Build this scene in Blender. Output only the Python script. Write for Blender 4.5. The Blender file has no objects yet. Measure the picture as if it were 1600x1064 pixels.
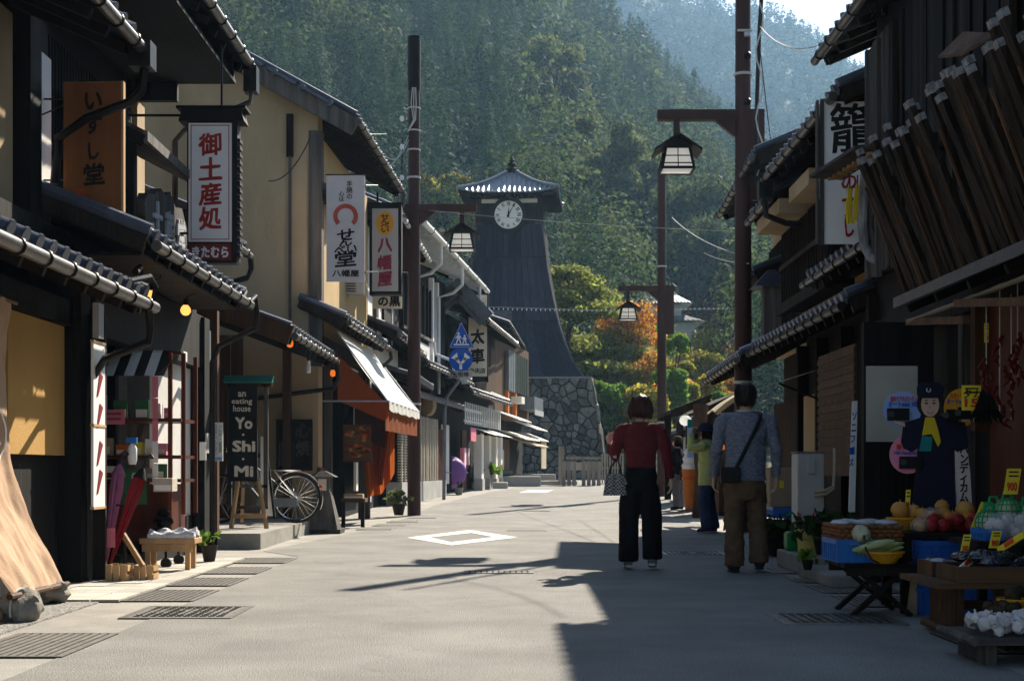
import bpy, math, random
import numpy as np
from mathutils import Vector as V, Matrix, noise as mnoise
R = math.radians
random.seed(7); rng = np.random.default_rng(7)
scn = bpy.context.scene
COL = scn.collection
WORK = bpy.data.scenes.new('workbench'); WVL = WORK.view_layers[0]      # small side scene to evaluate text and remeshing quickly
def evaluated(o):
    WORK.collection.objects.link(o); WVL.update(); me = bpy.data.meshes.new_from_object(o.evaluated_get(WVL.depsgraph))
    bpy.data.objects.remove(o); return me

# ---------------------------------------------------------------- camera
F, EYE, HOR = 2222.0, 0.92, 733.0          # focal length in photo pixels, eye height, horizon row
cd = bpy.data.cameras.new('camera'); cam = bpy.data.objects.new('camera', cd); COL.objects.link(cam)
cam.location = (0, 0, EYE); cam.rotation_euler = (R(90), 0, 0)
cd.lens = 36*F/1600; cd.sensor_width = 36; cd.shift_y = (HOR-532)/1600
cd.clip_start = .1; cd.clip_end = 6000
scn.camera = cam
# ---------------------------------------------------------------- daylight
SUN_AZ, SUN_EL = 24.5, 37.0                # azimuth to the right of the view direction (+Y)
w = bpy.data.worlds.new('World'); scn.world = w; w.use_nodes = True
nt = w.node_tree; bg = nt.nodes['Background']
sky = nt.nodes.new('ShaderNodeTexSky'); sky.sky_type = 'NISHITA'; sky.sun_disc = False
sky.sun_elevation = R(SUN_EL); sky.sun_rotation = R(SUN_AZ)
sky.air_density = 1.0; sky.dust_density = 0.7; sky.ozone_density = 1.0
nt.links.new(sky.outputs[0], bg.inputs[0]); bg.inputs[1].default_value = 0.05
sd = bpy.data.lights.new('sun', 'SUN'); sun = bpy.data.objects.new('sun', sd); COL.objects.link(sun)
sd.energy = 5.0; sd.angle = R(.53); sd.color = (1.0, .91, .77)
sdir = V((math.sin(R(SUN_AZ))*math.cos(R(SUN_EL)), math.cos(R(SUN_AZ))*math.cos(R(SUN_EL)), math.sin(R(SUN_EL))))
sun.rotation_euler = sdir.to_track_quat('Z', 'Y').to_euler(); sun.location = (20, 30, 40)
vs = scn.view_settings; vs.view_transform = 'Standard'; vs.look = 'None'; vs.exposure = 1.6; vs.gamma = 1; vs.use_curve_mapping = False
cy = scn.cycles; cy.use_denoising = True; cy.max_bounces = 6; cy.diffuse_bounces = 3; cy.glossy_bounces = 3; cy.transmission_bounces = 4
cy.transparent_max_bounces = 8; cy.volume_bounces = 0; cy.sample_clamp_indirect = 6; cy.use_adaptive_sampling = True
cy.adaptive_threshold = .015
HAZE = .00028

# ---------------------------------------------------------------- helpers
def gz(y): return .45*min(max((y-27)/30., 0), 1)       # the street rises gently towards the tower
def P(px, py, Y): return V(((px-800)*Y/F, Y, EYE+(HOR-py)*Y/F))
def X(px, Y): return (px-800)*Y/F
def Z(py, Y): return EYE+(HOR-py)*Y/F

class MB:
    def __init__(s): s.v = []; s.f = []
    def add(s, vs, fs):
        b = len(s.v); s.v += [tuple(p) for p in vs]; s.f += [tuple(i+b for i in f) for f in fs]; return s
    def box(s, x0, x1, y0, y1, z0, z1):
        return s.add([(x, y, z) for x in (x0, x1) for y in (y0, y1) for z in (z0, z1)],
                     [(0,1,3,2),(4,6,7,5),(0,4,5,1),(2,3,7,6),(0,2,6,4),(1,5,7,3)])
    def bar(s, p, q, w, h=None, up=(0,0,1)):
        h = h or w; p = V(p); q = V(q); d = (q-p).normalized(); a = d.cross(V(up))
        if a.length < 1e-4: a = d.cross(V((0,1,0)))
        a.normalize(); b = a.cross(d).normalized(); a = a*w/2; b = b*h/2
        return s.add([p-a-b, p+a-b, p+a+b, p-a+b, q-a-b, q+a-b, q+a+b, q-a+b],
                     [(0,1,2,3),(7,6,5,4),(0,4,5,1),(1,5,6,2),(2,6,7,3),(3,7,4,0)])
    def tube(s, path, r, n=8, cap=True, el=1.0, ref=(0,1,0)):
        """ring sweep; r number or list (or (ra, rb) pairs); el flattens the second axis"""
        path = [V(p) for p in path]; k = len(path)
        rs = r if isinstance(r, (list, tuple)) else [r]*k
        vs = []; a = None
        for i, p in enumerate(path):
            d = (path[min(i+1, k-1)]-path[max(i-1, 0)])
            if d.length < 1e-9: d = V((0,0,1))
            d.normalize()
            if a is None:
                a = V(ref)-d*V(ref).dot(d)
                if a.length < .05: a = V((1,0,0))-d*d.x
            else: a = a-d*a.dot(d)
            a.normalize(); b = d.cross(a)
            ra, rb = rs[i] if isinstance(rs[i], (tuple, list)) else (rs[i], rs[i]*el)
            vs += [p+a*(ra*math.cos(2*math.pi*j/n))+b*(rb*math.sin(2*math.pi*j/n)) for j in range(n)]
        fs = [(i*n+j, i*n+(j+1) % n, (i+1)*n+(j+1) % n, (i+1)*n+j) for i in range(k-1) for j in range(n)]
        if cap: fs += [tuple(range(n))[::-1], tuple(range((k-1)*n, k*n))]
        return s.add(vs, fs)
    def lathe(s, prof, c=(0,0,0), n=16, cap=True):
        c = V(c); k = len(prof)
        vs = [c+V((r*math.cos(2*math.pi*j/n), r*math.sin(2*math.pi*j/n), z)) for r, z in prof for j in range(n)]
        fs = [(i*n+j, i*n+(j+1) % n, (i+1)*n+(j+1) % n, (i+1)*n+j) for i in range(k-1) for j in range(n)]
        if cap: fs += [tuple(range(n))[::-1], tuple(range((k-1)*n, k*n))]
        return s.add(vs, fs)
    def prism(s, poly, ext):
        n = len(poly); ext = V(ext); poly = [V(p) for p in poly]
        return s.add(poly+[p+ext for p in poly], [tuple(range(n))[::-1], tuple(range(n, 2*n))] + [(i, (i+1) % n, n+(i+1) % n, n+i) for i in range(n)])
    def sph(s, c, r, n=10, k=7, q=None):
        c = V(c); r = r if isinstance(r, (tuple, list)) else (r, r, r)
        vs = []; fs = []
        for i in range(k+1):
            t = math.pi*i/k; t = min(max(t, .02), math.pi-.02)
            for j in range(n):
                p = V((r[0]*math.sin(t)*math.cos(2*math.pi*j/n), r[1]*math.sin(t)*math.sin(2*math.pi*j/n), -r[2]*math.cos(t)))
                if q is not None: p = q @ p
                vs.append(c+p)
        fs = [(i*n+j, i*n+(j+1) % n, (i+1)*n+(j+1) % n, (i+1)*n+j) for i in range(k) for j in range(n)]
        fs += [tuple(range(n))[::-1], tuple(range(k*n, k*n+n))]
        return s.add(vs, fs)
    def sheet(s, fn, nu, nv, thick=None):
        """grid surface fn(u, v); thick is an offset vector that makes it a closed slab"""
        vs = [V(fn(i/nu, j/nv)) for i in range(nu+1) for j in range(nv+1)]
        q = lambda i, j: i*(nv+1)+j
        fs = [(q(i,j), q(i+1,j), q(i+1,j+1), q(i,j+1)) for i in range(nu) for j in range(nv)]
        if thick is not None:
            t = V(thick); m = len(vs); vs = vs+[p+t for p in vs]
            fs += [tuple(a+m for a in f[::-1]) for f in fs]
            edge = [q(i,0) for i in range(nu+1)]+[q(nu,j) for j in range(1,nv+1)]+[q(i,nv) for i in range(nu-1,-1,-1)]+[q(0,j) for j in range(nv-1,0,-1)]
            fs += [(edge[i], edge[(i+1) % len(edge)], edge[(i+1) % len(edge)]+m, edge[i]+m) for i in range(len(edge))]
        return s.add(vs, fs)
    def xf(s, mat):
        s.v = [tuple(mat @ V(p)) for p in s.v]; return s
    def build(s, name, mat, parent=None, smooth=False, bevel=0, at=None):
        a = np.array(s.v, dtype=np.float64)
        o0 = V(at) if at is not None else V(((a[:,0].min()+a[:,0].max())/2, (a[:,1].min()+a[:,1].max())/2, a[:,2].min()))
        me = bpy.data.meshes.new(name); me.from_pydata((a-np.array(o0)).tolist(), [], s.f)
        return finish(name, me, mat, parent, o0, smooth, bevel)

def worldloc(o):
    p = V((0,0,0))
    while o is not None: p += o.location; o = o.parent
    return p
def finish(name, me, mat, parent, o0, smooth=False, bevel=0):
    me.materials.append(MAT[mat] if isinstance(mat, str) else mat)
    if smooth:
        me.polygons.foreach_set('use_smooth', [True]*len(me.polygons)); me.set_sharp_from_angle(angle=R(42))
    o = bpy.data.objects.new(name, me); COL.objects.link(o)
    o.location = V(o0)-worldloc(parent); o.parent = parent
    if bevel:
        b = o.modifiers.new('bevel', 'BEVEL'); b.width = bevel; b.segments = 2; b.limit_method = 'ANGLE'
    return o
def piece(name, src, loc, parent, rotz=None):
    """another piece that shares src's mesh"""
    o = bpy.data.objects.new(name, src.data); COL.objects.link(o)
    o.location = V(loc)-worldloc(parent); o.parent = parent
    o.rotation_euler = src.rotation_euler
    if rotz is not None: o.rotation_euler = (0, 0, rotz)
    return o
def tag(o, label, cat, group=None):
    o['label'] = label; o['category'] = cat
    if group: o['group'] = group
    return o
def thing(name, label, cat, loc, group=None):
    o = bpy.data.objects.new(name, None); COL.objects.link(o); o.location = loc; o.empty_display_size = .1
    return tag(o, label, cat, group)
def struct(o): o['kind'] = 'structure'; return o
def stuff(o): o['kind'] = 'stuff'; return o
def dup(o, d, parent=None, **kw):
    c = o.copy(); COL.objects.link(c); c.parent = parent
    if parent is None: c.location = o.location+V(d)
    for ch in [x for x in o.children]: dup(ch, d, c)
    if parent is None:
        for k, v in kw.items(): c[k] = v
    return c
def fast_mesh(verts, faces, k=4):
    me = bpy.data.meshes.new('m'); verts = np.asarray(verts, dtype=np.float32); faces = np.asarray(faces, dtype=np.int32)
    me.vertices.add(len(verts)); me.vertices.foreach_set('co', verts.ravel())
    me.loops.add(faces.size); me.loops.foreach_set('vertex_index', faces.ravel())
    me.polygons.add(len(faces)); me.polygons.foreach_set('loop_start', np.arange(0, faces.size, k, dtype=np.int32))
    me.update(calc_edges=True); return me
def fuse(name, mb, mat, parent, voxel=.012, smooth=6, folds=0, fscale=6, seed=0, stretch=(1,1,.5)):
    """weld overlapping sweeps into one continuous surface, then relax it"""
    a = np.array(mb.v); o0 = V(((a[:,0].min()+a[:,0].max())/2, (a[:,1].min()+a[:,1].max())/2, a[:,2].min()))
    me = bpy.data.meshes.new(name); me.from_pydata((a-np.array(o0)).tolist(), [], mb.f)
    t = bpy.data.objects.new('t', me)
    md = t.modifiers.new('r', 'REMESH'); md.mode = 'VOXEL'; md.voxel_size = voxel
    if smooth: sm = t.modifiers.new('s', 'SMOOTH'); sm.factor = .5; sm.iterations = smooth
    m2 = evaluated(t)
    if folds:
        n = len(m2.vertices); co = np.empty(n*3, dtype=np.float32); no = np.empty(n*3, dtype=np.float32)
        m2.vertices.foreach_get('co', co); m2.vertex_normals.foreach_get('vector', no); co = co.reshape(-1,3); no = no.reshape(-1,3)
        q = co*np.array([fscale*stretch[0], fscale*stretch[1], fscale*stretch[2]])+np.array([seed,0,0])
        co = co+no*np.array([folds*(mnoise.noise(V(p))+.5*mnoise.noise(V(p)*2.3)) for p in q.tolist()], dtype=np.float32)[:,None]
        m2.vertices.foreach_set('co', co.ravel().astype(np.float32)); m2.update()
    m2.materials.clear()
    return finish(name, m2, mat, parent, o0, True)

# ---------------------------------------------------------------- materials
MAT = {}
def mat(name, c1, c2=None, scale=4, rough=.75, bump=0, bscale=30, metal=0, stretch=(1,1,1), rand=.0, detail=4, spec=.12, transl=0, alpha=None, emit=0, island=0, coat=0, tint=None, speck=0):
    m = bpy.data.materials.new(name); m.use_nodes = True; nt = m.node_tree; N = nt.nodes; L = nt.links
    b = N['Principled BSDF']; b.inputs['Roughness'].default_value = rough; b.inputs['Metallic'].default_value = metal
    b.inputs['Specular IOR Level'].default_value = spec; b.inputs['Coat Weight'].default_value = coat
    tc = N.new('ShaderNodeTexCoord'); mp = N.new('ShaderNodeMapping'); mp.inputs['Scale'].default_value = stretch
    L.new(tc.outputs['Object'], mp.inputs[0])
    oi = N.new('ShaderNodeObjectInfo')
    ad = N.new('ShaderNodeVectorMath'); ad.operation = 'ADD'; sc = N.new('ShaderNodeVectorMath'); sc.operation = 'SCALE'
    cb = N.new('ShaderNodeCombineXYZ'); L.new(oi.outputs['Random'], cb.inputs[0]); L.new(oi.outputs['Random'], cb.inputs[1]); L.new(oi.outputs['Random'], cb.inputs[2])
    L.new(cb.outputs[0], sc.inputs[0]); sc.inputs['Scale'].default_value = 37.0
    L.new(mp.outputs[0], ad.inputs[0]); L.new(sc.outputs[0], ad.inputs[1])
    c2 = c2 or tuple(x*.8 for x in c1)
    n = N.new('ShaderNodeTexNoise'); n.inputs['Scale'].default_value = scale; n.inputs['Detail'].default_value = detail; n.inputs['Roughness'].default_value = .62
    L.new(ad.outputs[0], n.inputs['Vector'])
    r = N.new('ShaderNodeValToRGB'); r.color_ramp.elements[0].position = .32; r.color_ramp.elements[1].position = .68
    r.color_ramp.elements[0].color = (*c1, 1); r.color_ramp.elements[1].color = (*c2, 1)
    L.new(n.outputs['Fac'], r.inputs[0]); col = r.outputs[0]
    if speck:
        n3 = N.new('ShaderNodeTexNoise'); n3.inputs['Scale'].default_value = 130; n3.inputs['Detail'].default_value = 2; L.new(ad.outputs[0], n3.inputs['Vector'])
        m3 = N.new('ShaderNodeMapRange'); m3.inputs['From Min'].default_value = .3; m3.inputs['From Max'].default_value = .7; m3.inputs['To Min'].default_value = 1-speck; m3.inputs['To Max'].default_value = 1+speck
        L.new(n3.outputs['Fac'], m3.inputs[0]); h3 = N.new('ShaderNodeHueSaturation'); L.new(m3.outputs[0], h3.inputs['Value']); L.new(col, h3.inputs['Color']); col = h3.outputs[0]
    if rand or island:
        hs = N.new('ShaderNodeHueSaturation')
        src = oi.outputs['Random']; amt = rand
        if island:
            gi = N.new('ShaderNodeNewGeometry'); src = gi.outputs['Random Per Island']; amt = island
        mr = N.new('ShaderNodeMapRange'); mr.inputs['To Min'].default_value = 1-amt; mr.inputs['To Max'].default_value = 1+amt
        L.new(src, mr.inputs[0]); L.new(mr.outputs[0], hs.inputs['Value'])
        if tint:
            m2 = N.new('ShaderNodeMapRange'); m2.inputs['To Min'].default_value = .5-tint; m2.inputs['To Max'].default_value = .5+tint
            L.new(src, m2.inputs[0]); L.new(m2.outputs[0], hs.inputs['Hue'])
        L.new(col, hs.inputs['Color']); col = hs.outputs[0]
    L.new(col, b.inputs['Base Color'])
    if bump:
        n2 = N.new('ShaderNodeTexNoise'); n2.inputs['Scale'].default_value = bscale; n2.inputs['Detail'].default_value = 3
        L.new(ad.outputs[0], n2.inputs['Vector'])
        bp = N.new('ShaderNodeBump'); bp.inputs['Strength'].default_value = bump; bp.inputs['Distance'].default_value = .02
        L.new(n2.outputs['Fac'], bp.inputs['Height']); L.new(bp.outputs[0], b.inputs['Normal'])
    # roughness follows the grain a little
    mr2 = N.new('ShaderNodeMapRange'); mr2.inputs['To Min'].default_value = max(rough-.12, .03); mr2.inputs['To Max'].default_value = min(rough+.12, 1)
    L.new(n.outputs['Fac'], mr2.inputs[0]); L.new(mr2.outputs[0], b.inputs['Roughness'])
    if emit:
        b.inputs['Emission Color'].default_value = (*c1, 1); b.inputs['Emission Strength'].default_value = emit
    if alpha is not None: b.inputs['Alpha'].default_value = alpha
    if transl:
        t = N.new('ShaderNodeBsdfTranslucent'); mx = N.new('ShaderNodeMixShader'); mx.inputs[0].default_value = transl
        L.new(col, t.inputs[0]); L.new(b.outputs[0], mx.inputs[1]); L.new(t.outputs[0], mx.inputs[2]); L.new(mx.outputs[0], N['Material Output'].inputs[0])
    MAT[name] = m; return m
vert = (1,1,.06); alongy = (1,.06,1); alongx = (.06,1,1)
mat('asphalt', (.250,.240,.220), (.180,.173,.160), 1.1, .9, .6, 150, detail=9, speck=.55)
na = MAT['asphalt'].node_tree; bs = na.nodes['Principled BSDF']      # hairline cracks and a few sealed joints in the old asphalt
vo = na.nodes.new('ShaderNodeTexVoronoi'); vo.feature = 'DISTANCE_TO_EDGE'; vo.inputs['Scale'].default_value = .30
tc_ = na.nodes.new('ShaderNodeTexCoord'); nz = na.nodes.new('ShaderNodeTexNoise'); nz.inputs['Scale'].default_value = 1.6; nz.inputs['Detail'].default_value = 6
mx_ = na.nodes.new('ShaderNodeVectorMath'); mx_.operation = 'MULTIPLY_ADD'; mx_.inputs[1].default_value = (.9,.9,0)
na.links.new(tc_.outputs['Object'], nz.inputs['Vector']); na.links.new(nz.outputs['Color'], mx_.inputs[0]); na.links.new(tc_.outputs['Object'], mx_.inputs[2]); na.links.new(mx_.outputs[0], vo.inputs['Vector'])
mr_a = na.nodes.new('ShaderNodeMapRange'); mr_a.inputs['From Min'].default_value = 0; mr_a.inputs['From Max'].default_value = .0035; mr_a.inputs['To Min'].default_value = .86; mr_a.inputs['To Max'].default_value = 1
hs_a = na.nodes.new('ShaderNodeHueSaturation'); na.links.new(vo.outputs['Distance'], mr_a.inputs[0]); na.links.new(mr_a.outputs[0], hs_a.inputs['Value'])
lk = bs.inputs['Base Color'].links[0]; na.links.new(lk.from_socket, hs_a.inputs['Color']); na.links.new(hs_a.outputs[0], bs.inputs['Base Color'])
mat('concrete', (.29,.275,.245), (.20,.19,.17), 2.5, .85, .4, 120, rand=.12, detail=8, speck=.2)
mat('paver', (.46,.43,.37), (.33,.31,.27), 3, .85, .4, 60, rand=.15, detail=8)
mat('pebble_ground', (.36,.34,.31), (.10,.10,.10), 45, .85, .9, 60, detail=3)
mat('iron', (.20,.19,.172), (.125,.118,.106), 9, .55, .3, 40, metal=.6, rand=.2)
mat('plate_paint', (.20,.19,.175), (.12,.115,.105), 6, .6)
mat('dark_gap', (.01,.01,.01))
mat('road_paint', (.78,.76,.70), (.42,.40,.36), 9, .7, .4, 140, detail=10, speck=.25)
mat('earth', (.12,.10,.06), (.06,.07,.03), 2, .95)
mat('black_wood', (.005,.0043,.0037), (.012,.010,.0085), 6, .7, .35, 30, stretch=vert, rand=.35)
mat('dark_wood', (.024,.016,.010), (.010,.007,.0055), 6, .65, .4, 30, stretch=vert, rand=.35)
mat('grey_wood', (.125,.112,.10), (.045,.040,.036), 9, .8, .6, 40, stretch=vert, rand=.35)
mat('brown_wood', (.105,.052,.025), (.05,.026,.014), 7, .6, .3, 30, stretch=vert, rand=.25)
mat('brown_wood_h', (.105,.052,.025), (.05,.027,.015), 7, .6, .3, 30, stretch=alongx, rand=.25)
mat('grey_wood_h', (.125,.112,.10), (.05,.044,.04), 9, .8, .6, 40, stretch=alongx, rand=.3)
mat('pale_wood', (.50,.32,.16), (.38,.23,.11), 6, .55, .2, 40, stretch=vert, rand=.2)
mat('sign_wood', (.27,.105,.032), (.165,.058,.018), 4, .5, .25, 26, stretch=(1,1,.05))
mat('red_wood', (.10,.024,.011), (.055,.015,.008), 6, .45, .2, 30, stretch=vert, rand=.2)
mat('bark_wood', (.032,.020,.013), (.005,.0042,.0036), 11, .7, 1.0, 26, stretch=(1,1,.10), rand=.4, detail=7)
mat('cut_end', (.30,.31,.32), (.09,.09,.09), 22, .6, .5, 60)
mat('ochre_plaster', (.46,.27,.085), (.40,.23,.07), 1.5, .9, .2, 60, detail=6)
mat('cream_plaster', (.46,.335,.20), (.315,.225,.13), 1.3, .9, .2, 50, detail=8, stretch=(1,1,.35))
mat('tan_plaster', (.47,.33,.17), (.40,.28,.14), 1.5, .9, .2, 50, detail=7)
mat('white_plaster', (.72,.70,.66), (.60,.58,.54), 1.2, .9, .15, 50, detail=7)
mat('grey_panel', (.42,.42,.43), (.35,.35,.36), 3, .6)
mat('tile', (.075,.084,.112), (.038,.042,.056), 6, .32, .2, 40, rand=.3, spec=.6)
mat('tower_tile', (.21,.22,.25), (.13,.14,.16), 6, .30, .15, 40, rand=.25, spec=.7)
mat('gutter', (.075,.062,.050), (.04,.033,.028), 8, .33, .1, 40, metal=.25, spec=.6)
mat('white_gutter', (.70,.70,.68), (.58,.58,.55), 6, .4)
mat('black_pipe', (.010,.009,.009), (.018,.015,.014), 7, .35)
mat('pole_brown', (.070,.032,.026), (.045,.022,.018), 3, .42, .08, 30, stretch=(1,1,.2))
mat('pole_dark', (.016,.010,.009), (.010,.007,.006), 3, .45)
mat('galv', (.42,.44,.46), (.30,.32,.34), 8, .4, metal=.6)
mat('sign_pole', (.16,.18,.20), (.11,.125,.14), 4, .45)
mat('chrome', (.75,.76,.78), (.6,.6,.62), 8, .16, metal=1)
mat('wire', (.03,.03,.03), rough=.6)
mat('wire_pale', (.55,.54,.5), rough=.6)
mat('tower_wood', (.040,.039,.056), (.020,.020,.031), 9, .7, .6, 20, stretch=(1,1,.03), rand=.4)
mat('tower_trim', (.026,.022,.018), (.014,.012,.010), 6, .7, .2, 30, stretch=vert)
mat('stone', (.20,.182,.150), (.066,.062,.056), 3.2, .9, .9, 14, rand=.48, detail=9, tint=.012)
mat('boulder', (.30,.275,.225), (.15,.14,.12), 5, .9, .9, 18, detail=9, rand=.1)
mat('white', (.80,.79,.76), (.74,.73,.70), 3, .5)
mat('sign_white', (.80,.79,.78), (.74,.73,.71), 2.5, .55)
mat('sign_pink_white', (.62,.53,.49), (.56,.48,.445), 5, .6)
mat('sign_grey', (.47,.44,.43), (.42,.395,.385), 5, .55)
mat('sign_cream', (.74,.67,.54), (.66,.59,.47), 4, .6)
mat('black', (.006,.006,.006), (.010,.010,.010), 5, .6, spec=.2)
mat('ink', (.016,.014,.013), rough=.6)
mat('red_ink', (.36,.030,.022), (.30,.025,.02), rough=.55)
mat('maroon', (.17,.022,.022), (.14,.018,.018), rough=.5)
mat('maroon_ink', (.26,.030,.065), rough=.5)
mat('stamp_red', (.62,.05,.03), rough=.55)
mat('ring_red', (.50,.085,.055), (.42,.07,.045), rough=.6)
mat('amber', (.72,.33,.02), (.66,.30,.02), rough=.5)
mat('sign_blue', (.010,.085,.46), (.010,.075,.42), 4, .35)
mat('blue_print', (.02,.10,.48), rough=.45)
mat('teal', (.05,.26,.22), (.04,.21,.18), 5, .5)
mat('green_print', (.03,.20,.08), rough=.6)
mat('linen', (.58,.40,.275), (.48,.315,.205), 9, .95, .35, 160, stretch=(1,1,.3), detail=6, transl=.22)
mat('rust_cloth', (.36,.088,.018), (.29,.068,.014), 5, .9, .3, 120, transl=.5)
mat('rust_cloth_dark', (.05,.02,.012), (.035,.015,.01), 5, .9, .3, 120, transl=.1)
mat('canvas_white', (.80,.77,.70), (.72,.69,.62), 2.5, .8, .15, 60, transl=.2)
mat('canvas_beige', (.62,.52,.36), (.52,.43,.29), 2.5, .8, .15, 60, transl=.2)
mat('lattice_wood', (.60,.54,.44), (.44,.39,.31), 6, .7, .2, 40, rand=.15)
mat('concrete_wall', (.42,.41,.39), (.31,.30,.28), 2, .85, .3, 50, detail=8)
mat('lamp_paper', (.90,.90,.87), (.86,.86,.83), 3, .5, transl=.8, emit=.16)  # faint glow added to the lantern paper so it reads bright by day
mat('bulb_glow', (1.0,.46,.10), (1.0,.46,.10), emit=.55)
mat('bulb_dim', (.95,.22,.03), (.95,.22,.03), emit=.25)
mat('skin', (.50,.30,.20), (.44,.255,.165), 12, .55, .1, 60)
mat('skin_pale', (.60,.41,.31), (.55,.37,.28), 12, .55)
mat('lips', (.38,.07,.06)); mat('eye_white', (.8,.8,.78), rough=.2); mat('iris', (.02,.012,.01), rough=.15)
mat('hair_brown', (.075,.022,.012), (.030,.010,.007), 40, .38, .5, 60, stretch=(1,1,.05))
mat('hair_black', (.014,.012,.011), (.026,.022,.02), 50, .45, .6, 70, stretch=(1,1,.1))
mat('hair_grey', (.16,.15,.14), (.09,.085,.08), 50, .5)
mat('maroon_knit', (.155,.022,.025), (.105,.014,.017), 90, .92, .5, 220)
mat('black_cloth', (.004,.004,.005), (.007,.0066,.008), 12, .95, .3, 120, spec=.1)
mat('grey_knit', (.26,.285,.345), (.075,.085,.12), 34, .95, .4, 160, stretch=(1,1,3.6), detail=8)
mat('khaki', (.135,.088,.052), (.092,.060,.037), 10, .9, .4, 90)
mat('green_coat', (.40,.42,.16), (.32,.34,.12), 8, .85, .3, 60)
mat('denim', (.028,.042,.095), (.018,.027,.06), 20, .9, .3, 90)
mat('navy', (.016,.020,.036), (.011,.014,.026), 15, .85, .3, 80)
mat('grey_trousers', (.12,.125,.14), (.085,.09,.10), 15, .9)
mat('hat_brown', (.075,.042,.026), (.05,.03,.02), 20, .9)
mat('shoe_grey', (.12,.15,.16), (.085,.105,.115), 15, .7)
mat('shoe_purple', (.10,.03,.10), (.05,.02,.06), 15, .7)
mat('rubber', (.018,.018,.018), (.028,.028,.027), 15, .7)
mat('sole', (.45,.45,.44), rough=.8)
mat('leather_black', (.013,.013,.014), (.022,.021,.021), 25, .4, .3, 90)
mat('glass', (.05,.06,.07), (.04,.05,.055), 3, .08, spec=.8)
mat('clear_plastic', (.75,.74,.76), (.6,.58,.62), 18, .16, .9, 26, alpha=.16, spec=.8)
mat('white_bag', (.68,.67,.70), (.52,.50,.54), 14, .25, .9, 22, transl=.25)
mat('dark_bag', (.010,.011,.016), (.026,.028,.040), 20, .16, 1.0, 30, spec=.8)
mat('crate_blue', (.030,.15,.44), (.022,.115,.36), 6, .4)
mat('crate_deep', (.022,.095,.33), (.016,.07,.26), 6, .4)
mat('yellow_plastic', (.62,.29,.015), (.55,.25,.012), 5, .35)
mat('pale_yellow', (.58,.47,.13), (.50,.41,.11), 5, .45)
mat('green_plastic', (.012,.20,.055), (.010,.16,.045), 5, .35)
mat('teal_crate', (.02,.20,.16), rough=.4)
mat('wicker', (.24,.095,.032), (.14,.052,.018), 30, .6, .8, 60)
mat('pear', (.50,.25,.060), (.40,.185,.045), 14, .5, .2, 90, rand=.15)
mat('apple', (.27,.022,.018), (.16,.012,.012), 9, .28, rand=.25)
mat('corn_leaf', (.22,.32,.085), (.34,.40,.16), 14, .6, .3, 60, stretch=(1,.2,1), rand=.2)
mat('corn_pale', (.46,.48,.26), (.36,.41,.17), 14, .6, stretch=(1,.2,1), rand=.1)
mat('cabbage', (.50,.47,.33), (.36,.35,.22), 8, .6)
mat('net_green', (.012,.30,.10), (.010,.22,.07), 40, .45, rand=.1)
mat('taro', (.055,.036,.022), (.028,.019,.013), 18, .95, .9, 40, rand=.3)
mat('garlic', (.62,.57,.54), (.50,.43,.42), 8, .45, .2, 40, rand=.12)
mat('price_yellow', (.74,.58,.04), (.68,.52,.03), 5, .5)
mat('price_red', (.60,.05,.02), rough=.5)
mat('cardboard', (.36,.26,.16), (.30,.215,.13), 5, .85)
mat('plate_blue', (.26,.38,.68), (.24,.35,.64), 4, .4)
mat('plate_pink', (.72,.24,.36), (.68,.22,.33), 4, .4)
mat('uniform', (.010,.012,.028), (.015,.017,.035), 10, .55)
mat('scarf_yellow', (.66,.50,.02), (.60,.44,.02), 4, .5)
mat('scarf_teal', (.02,.22,.22), rough=.5)
mat('brick_red', (.16,.055,.040), (.10,.036,.028), 6, .7, .3, 40, rand=.25)
mat('umbrella_red', (.24,.012,.018), (.16,.009,.013), 8, .6)
mat('umbrella_black', (.01,.009,.01), rough=.6)
mat('umbrella_pink', (.36,.12,.22), (.28,.09,.18), 8, .6)
mat('umbrella_purple', (.25,.11,.36), (.20,.09,.30), 6, .6, transl=.3)
mat('pink_paper', (.70,.20,.26), (.62,.18,.23), 6, .6)
mat('poster_green', (.045,.16,.055), (.03,.10,.045), 5, .5)
mat('cloth_white', (.72,.72,.72), (.50,.52,.55), 26, .85, .5, 50)
mat('orange_box', (.58,.12,.03), rough=.5)
mat('pot_brown', (.045,.032,.026), (.03,.022,.018), 6, .5)
mat('terracotta', (.55,.17,.035), (.48,.14,.03), 6, .55)
mat('bamboo', (.22,.18,.12), (.13,.105,.07), 8, .5, stretch=alongy)
mat('ac_white', (.52,.50,.46), (.45,.43,.39), 3, .5)
mat('pipe_wrap', (.36,.34,.33), (.14,.13,.13), 14, .8, .8, 40, stretch=(1,1,.3))
mat('bark', (.10,.07,.05), (.045,.033,.025), 9, .95, 1.0, 14, stretch=(1,1,.25))
mat('leaf_pine', (.27,.28,.06), (.17,.20,.04), .8, .85, spec=.12, island=.45, tint=.03, transl=.55)
mat('leaf_conifer', (.027,.060,.032), (.046,.078,.032), .02, .85, spec=.05, island=.10, tint=.012, transl=.22, detail=5)
mat('leaf_far', (.018,.042,.028), (.028,.052,.028), .012, .85, spec=.12, island=.45, tint=.02, transl=.25, detail=5)
mat('leaf_broad', (.050,.080,.026), (.075,.095,.028), .3, .85, spec=.12, island=.45, tint=.03, transl=.42)
mat('leaf_light', (.14,.165,.065), (.105,.125,.045), .3, .85, spec=.12, island=.45, tint=.03, transl=.42)
mat('leaf_yellow', (.38,.30,.035), (.27,.25,.04), .5, .85, spec=.12, island=.4, tint=.03, transl=.5)
mat('leaf_orange', (.50,.19,.028), (.42,.24,.035), .5, .85, spec=.12, island=.4, tint=.03, transl=.5)
mat('leaf_red', (.28,.05,.03), (.21,.06,.03), .5, .85, spec=.12, island=.4, tint=.03, transl=.45)
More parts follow.
